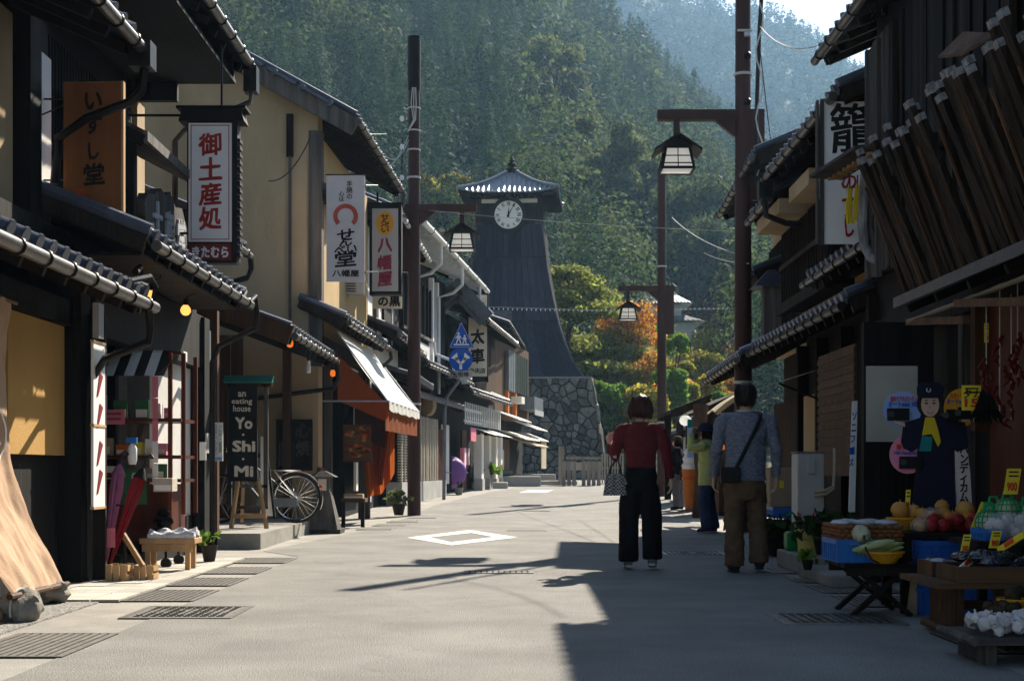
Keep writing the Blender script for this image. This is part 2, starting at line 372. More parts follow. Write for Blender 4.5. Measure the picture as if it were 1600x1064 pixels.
mat('leaf_green', (.15,.24,.03), (.10,.18,.025), .5, .85, spec=.12, island=.4, tint=.03, transl=.5)
mat('leaf_dark', (.030,.060,.020), (.020,.042,.015), 3, .85, spec=.12, island=.4, transl=.25)
mat('petal_pink', (.60,.13,.16), rough=.5); mat('petal_yellow', (.75,.42,.03), rough=.5)
mat('shutter_green', (.014,.026,.022), (.009,.018,.015), 5, .5)
mat('rail_wood', (.34,.31,.26), (.21,.19,.155), 8, .8, .4, 30, stretch=vert, rand=.2)
mat('clear_glass', (.7,.75,.75), (.65,.7,.7), 3, .05, alpha=.10, spec=.6)
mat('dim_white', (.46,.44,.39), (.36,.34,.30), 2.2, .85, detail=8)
mat('iron_dark', (.095,.09,.083), (.06,.057,.053), 9, .6)
mat('pepper', (.13,.012,.010), (.08,.008,.007), 9, .4)
mat('terrain', (.045,.055,.025), (.03,.042,.02), .05, .95)
mat('castle_white', (.78,.77,.74), (.68,.67,.65), 1, .85)

def text(s, h, loc, m, parent, bold=.02, rot=None, name='lettering', wid=None, vertical=False, gap=1.0, shear=0, ext=.0012, brush=None):
    """flat print fitted to height h (and width wid); loc is its centre; faces -Y unless rot (3x3 Matrix) is given; bold thickens the strokes"""
    c = bpy.data.curves.new('t', 'FONT'); c.body = '\n'.join(s) if vertical else s
    c.align_x = 'CENTER'; c.extrude = .01; c.resolution_u = 2; c.space_line = gap; c.shear = shear
    me = evaluated(bpy.data.objects.new('t', c))
    n = len(me.vertices); a = np.empty(n*3, dtype=np.float32); me.vertices.foreach_get('co', a); a = a.reshape(-1, 3)
    faces = [tuple(p.vertices) for p in me.polygons]; bpy.data.meshes.remove(me)
    vs = []; fs = []; offs = [(0,0)] if bold <= .012 else [(bold*math.cos(t), bold*math.sin(t)) for t in (.6,2.2,3.8,5.3)]+[(0,0)]
    for k, (dx, dy) in enumerate(offs):
        b = a+np.array([dx, dy, 0], dtype=np.float32); b[:,2] *= 1+.08*k; fs += [tuple(i+len(vs)*n for i in f_) for f_ in faces]; vs.append(b)
    a = np.concatenate(vs); lo = a.min(0); hi = a.max(0); k = h/(hi[1]-lo[1]); kx = wid/(hi[0]-lo[0]) if wid else k
    b = np.empty_like(a); b[:,0] = (a[:,0]-(lo[0]+hi[0])/2)*kx; b[:,1] = -a[:,2]*ext/.01; b[:,2] = (a[:,1]-(lo[1]+hi[1])/2)*k
    brush = (.05 if name == 'character' else 0) if brush is None else brush
    if brush:      # uneven hand-brushed strokes
        sd_ = ord(s[0]) % 97; q_ = [(mnoise.noise(V((x/h*3.2+sd_, z/h*3.2, 1.7))), mnoise.noise(V((x/h*3.2, z/h*3.2+sd_, 9.2))), mnoise.noise(V((x/h*11, z/h*11, sd_)))) for x, _, z in b.tolist()]
        q_ = np.array(q_); b[:,0] += h*brush*(q_[:,0]+.35*q_[:,2])+.10*b[:,2]*0; b[:,2] += h*brush*(q_[:,1]+.35*q_[:,2])+.09*b[:,0]
    if rot is not None: b = b @ np.array(rot).T
    me = bpy.data.meshes.new(name); me.from_pydata(b.tolist(), [], fs)
    return finish(name, me, m, parent, loc)
# ================================================================ ground, road and hills
def lx(y):   # line of the left fronts
    return float(np.interp(y, [0,15.5,21.8,27.2,32.6,40,48.5,57,70], [-3.55,-3.6,-2.95,-2.72,-2.55,-1.75,-.55,.75,2.0]))
def rx(y):   # line of the right fronts
    return float(np.interp(y, [0,13.8,19.5,26,45,57,75], [3.4,3.6,3.8,4.1,5.6,6.6,8]))
def strip(name, m, ys, xa, xb, dz, nu=6):
    mb = MB(); n = len(ys)
    vs = [(xa(y)+(xb(y)-xa(y))*i/nu, y, gz(y)+dz) for y in ys for i in range(nu+1)]
    fs = [(j*(nu+1)+i, j*(nu+1)+i+1, (j+1)*(nu+1)+i+1, (j+1)*(nu+1)+i) for j in range(n-1) for i in range(nu)]
    return struct(mb.add(vs, fs).build(name, m, at=(0,0,0)))
ysr = list(np.arange(-12, 62, 1.0))
strip('road', 'asphalt', ysr, lambda y: lx(y)+ (1.35 if y < 15.5 else .75), lambda y: rx(y)-.85-.35*(y<14), 0)
strip('pavement', 'concrete', ysr, lambda y: lx(y)-.6, lambda y: lx(y)+(1.35 if y < 15.5 else .75), -.004)
strip('pavement.001', 'concrete', ysr, lambda y: rx(y)-.85-.35*(y<14), lambda y: rx(y)+.8, -.004)
g = MB()
ys = [-60,-20,0,10,20,27,32,37,42,47,52,57,65,75,85,100,200,600,1300,3500]; xs = [-3500,-1000,-300,-100,-40,-12,0,12,40,100,300,1000,3500]
g.add([(x, y, gz(y)-.03) for y in ys for x in xs], [(j*13+i, j*13+i+1, (j+1)*13+i+1, (j+1)*13+i) for j in range(len(ys)-1) for i in range(12)])
struct(g.build('ground', 'earth', at=(0,0,0)))
def near_crest(px): return float(np.interp(px, [-1200,-200,400,800,860,920,1000,1080,1150,1250,1400,1700,2600], [-330,-330,-300,-120,-30,45,120,185,250,330,430,560,650]))
def far_crest(px): return float(np.interp(px, [-600,300,700,900,1090,1135,1180,1225,1260,1310,1450,1600,2200], [-220,-220,-140,-60,0,12,22,42,66,104,200,280,470]))
def hump(x, y, s): return s*(mnoise.noise(V((x*.021, y*.021, 3.1)))+.5*mnoise.noise(V((x*.055, y*.055, 8.7))))
def hill_near(x, y):
    if y < 84: return -2.
    Yc = 450.; px = 800+x*F/max(min(y,Yc), 60)
    zc = Z(near_crest(px), Yc); t = (y-84)/(Yc-84)
    if t <= 1: z = zc*(t**1.05)
    else: z = zc*max(1-(t-1)*1.3, .25)
    return max(z, 0)+hump(x, y, 9)*min(max(t*3, 0), 1)*min(zc/40, 1)+.3
def hill_far(x, y):
    Yc = 1000.; px = 800+x*F/Yc; zc = Z(far_crest(px), Yc); t = (y-470)/(Yc-470)
    if t < 0: return -2.
    z = zc*(.12+.88*t) if t <= 1 else zc*max(1-(t-1)*1.5, .2)
    return z+hump(x*.5, y*.5, 18)*min(t*3, 1)-6
def terrain(name, fn, x0, x1, nx, y0, y1, ny, taper):
    mb = MB(); xs = np.linspace(0, 1, nx+1); ys = np.linspace(y0, y1, ny+1)
    for y in ys:
        for u in xs:
            k = y/y1 if taper else 1
            x = (x0+(x1-x0)*u)*(.25+.75*k); mb.v.append((x, y, fn(x, y)))
    mb.f = [(j*(nx+1)+i, j*(nx+1)+i+1, (j+1)*(nx+1)+i+1, (j+1)*(nx+1)+i) for j in range(ny) for i in range(nx)]
    return struct(mb.build(name, 'terrain', smooth=True, at=(0,0,0)))
terrain('hill', hill_near, -330, 330, 70, 84, 640, 70, True)
terrain('hill.001', hill_far, -800, 800, 70, 470, 1240, 50, False)

def quads(c, n, s, asp=.6, jit=.25):
    """leaf quads: centres, normals, half sizes"""
    m = len(c); r = rng.normal(size=(m,3)); t = np.cross(n, r); t /= np.linalg.norm(t, axis=1)[:,None]+1e-9
    b = np.cross(n, t); b /= np.linalg.norm(b, axis=1)[:,None]+1e-9
    s = s[:,None]; v = np.empty((m,4,3))
    v[:,0] = c-t*s; v[:,1] = c-b*s*asp; v[:,2] = c+t*s; v[:,3] = c+b*s*asp
    v += rng.normal(size=v.shape)*s[:,None]*jit*.5
    return v.reshape(-1,3), np.arange(m*4).reshape(m,4)
def conifers(P0, hgt, rad, k, size):
    n = len(P0); t = rng.random((n,k))**.75; t = .12+.88*t
    ang = rng.random((n,k))*2*np.pi
    rr = rad[:,None]*((1-t)**.75+.06)*(.55+.45*rng.random((n,k)))
    lob = 1+.22*np.sin(ang*3+rng.random((n,1))*6)
    c = np.stack([P0[:,0,None]+rr*lob*np.cos(ang), P0[:,1,None]+rr*lob*np.sin(ang), P0[:,2,None]+hgt[:,None]*t], -1)
    nn = np.stack([np.cos(ang)*.8, np.sin(ang)*.8, .75+0*ang], -1)+rng.normal(size=(n,k,3))*.09
    nn /= np.linalg.norm(nn, axis=2)[:,:,None]
    s = size*rad[:,None]*(1.15-.65*t)*(.7+.6*rng.random((n,k)))
    return quads(c.reshape(-1,3), nn.reshape(-1,3), s.ravel(), .62)
def rounds(P0, hgt, rad, k, size):
    n = len(P0); d = rng.normal(size=(n,k,3)); d[:,:,2] = np.abs(d[:,:,2])*1.0-.25; d /= np.linalg.norm(d, axis=2)[:,:,None]
    lob = 1+.28*np.sin(d[:,:,0]*5+rng.random((n,1))*6)*np.sin(d[:,:,1]*5+rng.random((n,1))*6)+.12*rng.normal(size=(n,k))
    c = np.stack([P0[:,0,None]+d[:,:,0]*rad[:,None]*lob, P0[:,1,None]+d[:,:,1]*rad[:,None]*lob, P0[:,2,None]+hgt[:,None]*(.45+.5*d[:,:,2]*lob)], -1)
    nn = d+rng.normal(size=(n,k,3))*.45; nn /= np.linalg.norm(nn, axis=2)[:,:,None]
    return quads(c.reshape(-1,3), nn.reshape(-1,3), (size*rad[:,None]*(.6+.8*rng.random((n,k)))).ravel(), .7)
def scatter(fn, n, y0, y1, xa, xb):
    y = np.sqrt(y0**2+(y1**2-y0**2)*rng.random(n)); x = y*(xa+(xb-xa)*rng.random(n))
    return np.array([(a, b, fn(a, b)-.6) for a, b in zip(x, y)])
def merge(parts):
    vs = []; fs = []; b = 0
    for v, f in parts: vs.append(v); fs.append(f+b); b += len(v)
    return fast_mesh(np.concatenate(vs), np.concatenate(fs))
pt = scatter(hill_near, 6400, 90, 470, -.40, .40)
pxs = 800+pt[:,0]*F/pt[:,1]
pt = pt[~((pxs > 975) & (pxs < 1180) & (pt[:,1] < 150))]          # clearing of the castle grounds
sel = np.array([mnoise.noise(V((p[0]*.02, p[1]*.02, 5.))) for p in pt]) > .16
sel &= pt[:,1] < 330
h1 = 9.5+7.5*rng.random(len(pt)); r1 = 2.1+1.5*rng.random(len(pt))
bands = [(0,150,520,.075),(150,230,290,.115),(230,999,105,.20)]
def band(mask, fn, hk=1., rk=1., nk=1., sk=1.):
    return [fn(pt[q], h1[q]*hk, r1[q]*rk, int(n*nk), s_*sk) for a_, b_, n, s_ in bands for q in [mask & (pt[:,1] >= a_) & (pt[:,1] < b_)] if q.any()]
me = merge(band(~sel, conifers))
f0 = stuff(tag(finish('conifer_forest', me, 'leaf_conifer', None, (0,0,0)), 'dark green conifer forest covering the slope behind the clock tower', 'forest'))
me = merge(band(sel, rounds, .8, 1.25, 1.1, .75))
stuff(tag(finish('broadleaf_forest', me, 'leaf_broad', None, (0,0,0)), 'lighter broadleaf trees scattered among the conifers on the near slope', 'forest'))
pf = scatter(hill_far, 7500, 520, 1080, -.10, .36)
hf = 9+7*rng.random(len(pf)); rf = 2.6+1.8*rng.random(len(pf))
me = merge([conifers(pf, hf, rf, 30, .40)])
stuff(tag(finish('far_forest', me, 'leaf_far', None, (0,0,0)), 'hazy blue conifer forest on the farther ridge under the sky', 'forest'))

def crown(lobes, n, size, up=.0):
    vol = np.array([l[3]*l[4]+l[3]*l[5] for l in lobes]); pr = vol/vol.sum(); idx = rng.choice(len(lobes), n, p=pr)
    L = np.array(lobes)[idx]; d = rng.normal(size=(n,3)); d /= np.linalg.norm(d, axis=1)[:,None]
    rad = (.35+.85*rng.random((n,1))**.7)
    c = L[:,:3]+d*L[:,3:6]*rad
    nn = d+rng.normal(size=(n,3))*.7+np.array([0,0,up]); nn /= np.linalg.norm(nn, axis=1)[:,None]
    v, f = quads(c, nn, size*(.6+.8*rng.random(n)), .55)
    return v, f
def limb_mesh(mb, base, top, r0, r1, bend=.0, n=7, seg=5):
    base = V(base); top = V(top); pts = []
    for i in range(seg+1):
        t = i/seg; p = base.lerp(top, t); pts.append(p+V((math.sin(t*3.1+base.x)*bend, math.cos(t*2.3+base.y)*bend, 0)))
    mb.tube(pts, [r0+(r1-r0)*i/seg for i in range(seg+1)], n)
def tree(name, label, m, loc, height, width, nleaf, size, lobes=9, group=None, shape='round', trunk_r=None, seed=1):
    rs = random.Random(seed); x, y, z = loc; o = thing(name, label, 'tree', loc, group)
    tm = MB(); tr = trunk_r or height*.022
    if shape == 'round':
        limb_mesh(tm, (x,y,z-.3), (x,y,z+height*.7), tr, tr*.3, height*.02)
        L = []
        for i in range(lobes):
            a = rs.random()*6.28; h = rs.uniform(.32, .9); rr = width*.5*math.sqrt(max(1-((h-.55)/.5)**2, .05))*rs.uniform(.35, .75)
            s = width*rs.uniform(.11, .22); c = (x+rr*math.cos(a), y+rr*math.sin(a), z+height*h)
            L.append((*c, s, s, s*rs.uniform(.6, .9))); limb_mesh(tm, (x, y, z+height*rs.uniform(.25,.5)), c, tr*.45, tr*.12, height*.01, 5, 3)
        v, f = crown(L, nleaf, size)
    elif shape == 'pads':
        limb_mesh(tm, (x,y,z-.3), (x+width*.03,y,z+height*.93), tr, tr*.35, height*.03)
        L = []
        for i in range(lobes):
            a = rs.random()*6.28; h = .30+.66*(i+.5)/lobes; rr = width*.5*(1.1-h*.72)*rs.uniform(.35, 1.0)
            s = width*rs.uniform(.13, .22); c = (x+rr*math.cos(a), y+rr*math.sin(a), z+height*h)
            for k in range(3):
                L.append((c[0]+rs.uniform(-.6,.6)*s, c[1]+rs.uniform(-.6,.6)*s, c[2]+rs.uniform(-.2,.2)*s, s*rs.uniform(.5,.8), s*rs.uniform(.5,.8), s*.24))
            limb_mesh(tm, (x, y, z+height*(h-.06)), c, tr*.4, tr*.1, height*.012, 5, 3)
        v, f = crown(L, nleaf, size, up=.5)
    tm.build('trunk', 'bark', o, True)
    me = fast_mesh(v-np.array([x,y,z]), f); cr = finish('crown', me, m, o, (x,y,z)); return o

# light-leaved trees on the lower slope behind the tower
bt = [(945,395,150,15.5,9,'leaf_light','tall pale green tree catching sun right of the clock tower roof'),
      (985,400,158,12,9,'leaf_light','pale rounded tree standing just right of the tallest pale tree'),
      (880,400,140,9,8,'leaf_broad','green tree rising directly behind the tower roof corner'),
      (1085,480,150,13,11,'leaf_broad','broad green tree on the slope left of the tall roadside pole'),
      (1125,470,165,10,9,'leaf_broad','rounded green tree seen close beside the tall roadside pole'),
      (700,300,175,13,9,'leaf_broad','green tree on the slope left of the tower roof'),
      (735,250,190,16,10,'leaf_broad','tall green tree above and left of the tower roof'),
      (870,240,200,17,12,'leaf_light','pale broad tree on the slope above the tower roof'),
      (695,390,130,7,7,'leaf_yellow','small yellow-green tree showing behind the left street lantern'),
      (600,300,165,12,8,'leaf_broad','green tree above the hanging shop banners'),
      (575,215,200,13,8,'leaf_yellow','yellowish tree on the slope left of the bare utility pole'),
      (1155,490,120,7,4,'leaf_light','pale green tree half hidden by the tall right pole')]
for i, (px, py, Y, h, wd, m, lab) in enumerate(bt):
    x = X(px, Y); zb = Z(py, Y); tree('broadleaf_tree', lab, m, (x, Y, min(zb, hill_near(x, Y)+2)), h+max(zb-hill_near(x,Y)-2,0), wd, 8000, .30, 17, 'trees on the slope behind the tower', seed=20+i)
# trees beside the tower
tree('pine_tree', 'large spreading pine with layered needle pads beside the clock tower', 'leaf_pine', (3.2, 79, .5), 12.0, 8.6, 24000, .13, 24, shape='pads', trunk_r=.22, seed=3)
tree('pine_tree.001', 'lower pine with long drooping boughs right of the stone tower base', 'leaf_pine', (5.6, 83, .5), 8.6, 8.0, 18000, .13, 18, shape='pads', trunk_r=.18, seed=9)
at_ = [(978,560,80,3.0,'leaf_yellow','yellow-green maple directly right of the stone tower base'),
       (985,632,76,2.2,'leaf_red','dark red maple low behind the wooden bridge railing'),
       (978,468,84,4.4,'leaf_orange','orange maple behind the pines and the woman in maroon'),
       (1020,486,98,3.6,'leaf_green','bright green tree behind the thin lamp pole'),
       (1050,515,74,1.9,'leaf_green','slim bright green tree close right of the thin lamp pole'),
       (1010,545,80,3.0,'leaf_orange','low orange tree peeping round the thin lamp pole'),
       (1088,508,112,5.0,'leaf_yellow','yellow autumn tree below the white castle turret'),
       (1132,522,118,4.2,'leaf_orange','orange autumn tree close to the tall right pole under the far hill'),
       (1090,582,80,3.4,'leaf_yellow','low golden tree in front of the castle stone wall'),
       (1122,606,76,1.8,'leaf_green','rounded green shrub above the stall roofs'),
       (1092,452,152,5.5,'leaf_orange','tall brownish orange tree beside the white castle turret'),
       (1062,560,78,2.2,'leaf_yellow','small yellow tree beside the slim bright green tree'),
       (1000,520,90,4.0,'leaf_orange','orange and rust tree between the two pines'),
       (960,500,92,3.6,'leaf_yellow','golden tree showing between the pine boughs'),
       (1060,590,86,3.0,'leaf_orange','orange shrub tree low beside the thin lamp pole'),
       (1112,545,100,4.0,'leaf_yellow','golden tree under the orange one by the tall pole'),
       (1140,580,88,2.6,'leaf_orange','rusty tree just left of the tall pole'),
       (945,585,74,2.4,'leaf_green','small bright green tree touching the tower base edge'),
       (1000,600,74,2.6,'leaf_yellow','yellow-green tree above the red maple'),
       (1020,610,70,2.4,'leaf_yellow','small yellow tree behind the head of the woman in maroon')]
for i, (px, pt_, Y, wd, m, lab) in enumerate(at_):
    x = X(px, Y); tree('autumn_tree', lab, m, (x, Y, .5), (Z(pt_, Y)-.5)*1.04, wd*1.15, 7500, .12 if Y < 100 else .16, 22, 'autumn trees around the castle grounds', seed=50+i)

# ---- castle turret and its stone terrace
def hip(mb, cx, cy, z, a, b, h, ridge=.0, flare=.25):
    """hipped roof with slightly upturned corners: half sizes a, b; height h"""
    n = 5
    for i in range(n):
        t0 = i/n; t1 = (i+1)/n
        def ring(t):
            k = 1-t; e = 1-(1-k)**.85 if k < 1 else 1
            zz = z+h*(t**1.35); s = k
            ra = ridge+(a-ridge)*s; rb = b*s+.02
            return [V((cx-ra, cy-rb, zz)), V((cx+ra, cy-rb, zz)), V((cx+ra, cy+rb, zz)), V((cx-ra, cy+rb, zz))]
        A = ring(t0); B = ring(t1); mb.add(A+B, [(j, (j+1) % 4, 4+(j+1) % 4, 4+j) for j in range(4)])
    mb.add([V((cx-a, cy-b, z-.02)), V((cx+a, cy-b, z-.02)), V((cx+a, cy+b, z-.02)), V((cx-a, cy+b, z-.02))], [(3,2,1,0)])
Yc = 125; cx_ = X(1032, Yc)
ct = thing('castle_turret', 'white plastered castle turret with two tiled roofs among the trees', 'turret', (cx_, Yc, 8))
MB().box(cx_-2.6, cx_+3.0, Yc, Yc+5, 6, Z(500,Yc)).build('lower_wall', 'castle_white', ct)
MB().box(cx_-1.5, cx_+1.9, Yc+.8, Yc+4, Z(500,Yc), Z(473,Yc)).build('upper_wall', 'castle_white', ct)
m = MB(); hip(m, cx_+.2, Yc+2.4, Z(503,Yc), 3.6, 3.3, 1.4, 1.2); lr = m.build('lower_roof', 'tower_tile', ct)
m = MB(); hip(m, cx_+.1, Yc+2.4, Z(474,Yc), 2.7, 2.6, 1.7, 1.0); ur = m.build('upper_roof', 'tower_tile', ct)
for k, (rf_, hw, z0, hh, dp) in enumerate(((lr, 3.5, Z(503,Yc), 1.4, 3.3), (ur, 2.6, Z(474,Yc), 1.7, 2.6))):
    mb = MB()
    for i in range(-8, 9):
        u = i/8.5*hw; mb.bar((cx_+.15+u, Yc+2.4-dp, z0+.03), (cx_+.15+u*.55, Yc+2.4-dp*.35, z0+hh*.52), .16, .1)
    mb.build('tile_rib', 'tower_tile', rf_)
for i in range(3):
    MB().box(cx_-1.1+i*1.0, cx_-.75+i*1.0, Yc+.74, Yc+.8, Z(492,Yc), Z(482,Yc)).build('window', 'black', ct)
tw = thing('castle_wall', 'long grey stone terrace wall under a clipped hedge below the turret', 'wall', (X(1100,115), 115, 0))
MB().prism([V((X(1040,115),115,0)), V((X(1290,115),115,0)), V((X(1290,116.5,),116.5,Z(574,115))), V((X(1050,115),116.5,Z(574,115)))], (0,4,0)).build('wall_core', 'stone', tw)
m = []; c = np.array([(X(px_,114.5)+rng.normal()*.3, 115.5+rng.random()*2, Z(566,115)+rng.normal()*.25) for px_ in np.linspace(1050,1130,2600)])
v, f = quads(c, rng.normal(size=c.shape), np.full(len(c), .2)); hd = finish('clipped_hedge', fast_mesh(v, f), 'leaf_dark', None, (0,0,0)); tag(hd, 'long clipped dark hedge on top of the castle stone wall', 'hedge')

# ================================================================ clock tower
TY = 73.2; TM = Matrix.Translation((0, TY, 0)) @ Matrix.Rotation(R(-4.6), 4, 'Z')
tower = thing('clock_tower', 'tall dark wooden clock tower flaring out over a stone base', 'clock tower', (0, TY, .45))
K = 70.5
zs_ = [Z(p, K) for p in (592, 575, 555, 530, 510, 480, 450, 420, 400, 370, 345)]
hw_ = [h*K/F for h in (120, 108, 97, 87, 80, 72.5, 66, 61, 58, 54.6, 52)]
def hw(z): return float(np.interp(z, zs_, hw_))
tiers = [(Z(592,K), Z(501,K)), (Z(501,K), Z(398,K)), (Z(398,K), Z(345,K))]
for face in range(4):
    FR = Matrix.Rotation(R(90*face), 4, 'Z'); nb = 12 if face < 2 else 1
    for ti, (z0, z1) in enumerate(tiers):
        zz = np.linspace(z0, z1, 7)
        for b in range(nb):
            mb = MB(); ua = -1+2*b/nb; ub = -1+2*(b+1)/nb; off = .03*(b % 2)*(nb > 1)+.012*ti; gap = .014 if nb > 1 else 0
            A = []
            for z in zz:
                h = hw(z); A += [V((ua*h+gap, -h-off, z)), V((ub*h-gap, -h-off, z))]
            n = len(zz); B = [p+V((0,.08,0)) for p in A]
            fs = [(2*i, 2*i+1, 2*i+3, 2*i+2) for i in range(n-1)]+[(2*i, 2*i+2, 2*n+2*i+2, 2*n+2*i) for i in range(n-1)]+[(2*i+1, 2*n+2*i+1, 2*n+2*i+3, 2*i+3) for i in range(n-1)]
            fs += [(0,2*n,2*n+1,1), (2*n-2,2*n-1,4*n-1,4*n-2)]
            mb.add(A+B, fs).xf(TM @ FR); mb.build('plank' if nb > 1 else 'wall_panel', 'tower_wood', tower)
core = MB()
for i in range(len(zs_)-1):
    a, b = hw_[i]-.05, hw_[i+1]-.05
    core.add([(-a,-a,zs_[i]),(a,-a,zs_[i]),(a,a,zs_[i]),(-a,a,zs_[i]),(-b,-b,zs_[i+1]),(b,-b,zs_[i+1]),(b,b,zs_[i+1]),(-b,b,zs_[i+1])], [(0,1,5,4),(1,2,6,5),(2,3,7,6),(3,0,4,7)])
core.xf(TM).build('inner_wall', 'tower_trim', tower)
for s1, s2 in ((-1,-1),(1,-1),(1,1)):                       # corner trims
    m = MB(); m.tube([TM @ V((s1*(hw(z)+.0), s2*(hw(z)+.0), z)) for z in np.linspace(zs_[0], zs_[-1], 14)], .055, 6); m.build('corner_trim', 'grey_wood' , tower, True)
for z in (tiers[1][0], tiers[2][0]):
    h = hw(z)+.045; MB().box(-h, h, -h-.02, -h+.05, z-.03, z+.03).xf(TM).build('seam_band', 'tower_trim', tower)
# clock chamber
zc0, zc1 = Z(345,K), Z(300,K); cw = 1.62
MB().box(-cw, cw, -cw, cw, zc0, zc1).xf(TM).build('clock_chamber', 'tower_trim', tower)
for sx in (-1, 1):
    MB().box(sx*cw-.09, sx*cw+.09, -cw-.07, -cw+.1, zc0-.1, zc1).xf(TM).build('corner_post', 'dark_wood', tower)
    x0 = sx*.95
    MB().box(x0-.46, x0+.46, -cw-.05, -cw-.0, Z(311,K), Z(303,K)).xf(TM).build('white_panel', 'castle_white', tower)
    sh = MB().box(x0-.42, x0+.42, -cw-.04, -cw, zc0+.12, zc1-.36).xf(TM).build('louver_shutter', 'dark_wood', tower)
    for i in range(6):
        z = zc0+.16+i*.115; MB().bar(TM @ V((x0-.4, -cw-.06, z)), TM @ V((x0+.4, -cw-.06, z)), .03, .05).build('slat', 'dark_wood', sh)
    MB().box(sx*1.5-.2, sx*1.5+.2, -cw-.12, -cw-.06, zc0-.02, zc0+.08).xf(TM).build('bracket', 'grey_wood', tower)
ccx, ccz, cr_ = -.03, Z(331,K), .70
def disc(mb, r, y0, y1, n=40, cx=ccx, cz=ccz, ph=0):
    mb.prism([V((cx+r*math.sin(2*math.pi*(i+ph)/n), y0, cz+r*math.cos(2*math.pi*(i+ph)/n))) for i in range(n)], (0, y1-y0, 0)); return mb
disc(MB(), .98, -cw-.22, -cw+.4, 8, ph=.5).xf(TM).build('clock_housing', 'tower_trim', tower)
clk = disc(MB(), cr_, -cw-.27, -cw-.2).xf(TM).build('clock_face', 'white', tower)
RT = TM.to_3x3()
for i, s in enumerate(['XII','I','II','III','IIII','V','VI','VII','VIII','IX','X','XI']):
    a = R(30*i); p = TM @ V((ccx+.55*math.sin(a), -cw-.275, ccz+.55*math.cos(a)))
    text(s, .19, p, 'ink', clk, .03, rot=RT @ Matrix.Rotation(a, 3, 'Y'), name='numeral', wid=.045+.042*min(len(s),3))
for a, l, wd, y in ((R(4), .40, .055, -.29), (R(31), .58, .036, -.30)):
    d = V((math.sin(a), 0, math.cos(a))); c0 = V((ccx, -cw+y, ccz))
    MB().prism([c0-d*.13+d.cross(V((0,1,0)))*wd, c0+d.cross(V((0,1,0)))*wd*.9, c0+d*l, c0-d.cross(V((0,1,0)))*wd*.9, c0-d*.13-d.cross(V((0,1,0)))*wd], (0,.008,0)).xf(TM).build('clock_hand', 'ink', clk)
# roof
re, zr0, zr1 = 2.52, Z(299,K), Z(254,K)
def roofp(fx, t, u):        # side fx, t up the slope, u across -1..1
    k = (1-t)*1.0+.10*t; up = .20*(abs(u)**4)*(1-t)
    return Matrix.Rotation(R(90*fx), 4, 'Z') @ V((u*re*k, -re*k, zr0+(zr1-zr0)*(.55*t+.45*t*t)+up))
rf = MB()
for fx in range(4): rf.sheet(lambda u, v: roofp(fx, v, 2*u-1), 14, 8)
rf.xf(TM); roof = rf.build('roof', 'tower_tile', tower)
eb = MB(); eb.box(-re+.08, re-.08, -re+.08, re-.08, zr0-.12, zr0-.03); eb.box(-1.9, 1.9, -1.9, 1.9, zr0-.18, zr0-.12); eb.xf(TM).build('eave_soffit', 'tower_trim', tower)
for i in range(15):
    u = -2.3+4.6*i/14
    MB().box(u-.05, u+.05, -re+.02, -1.7, zr0-.19, zr0-.12).xf(TM).build('rafter', 'dark_wood', tower)
    MB().box(re-.02, 1.7, u-.05, u+.05, zr0-.19, zr0-.12).xf(TM).build('rafter', 'dark_wood', tower)
for fx in (0, 1):
    for i in range(19):
        u = -.93+1.86*i/18; tm = 1-abs(u)*.98
        pts = [TM @ (roofp(fx, t, min(max(u/(max((1-t)+.10*t, .02)), -1), 1))+V((0,0,.03))) for t in np.linspace(0, max(tm*.97, .06), 7)]
        rib = MB(); rib.tube(pts, .058, 6); rib.build('tile_rib', 'tower_tile', roof, True)
for fx in range(4):
    m = MB(); m.tube([TM @ (roofp(fx, t, 1)+V((0,0,.07))) for t in np.linspace(0, 1, 8)], [.1]*3+[.085]*5, 8); m.build('hip_ridge', 'tower_tile', roof, True)
m = MB(); m.lathe([(.30,zr1-.1),(.26,zr1+.1),(.36,zr1+.14),(.34,zr1+.22),(.13,zr1+.30),(.10,zr1+.38),(.24,zr1+.46),(.21,zr1+.53),(.08,zr1+.58),(.14,zr1+.67),(.10,zr1+.76),(.02,zr1+.88)], (0,0,0), 12).xf(TM); m.build('finial', 'tower_trim', tower, True)
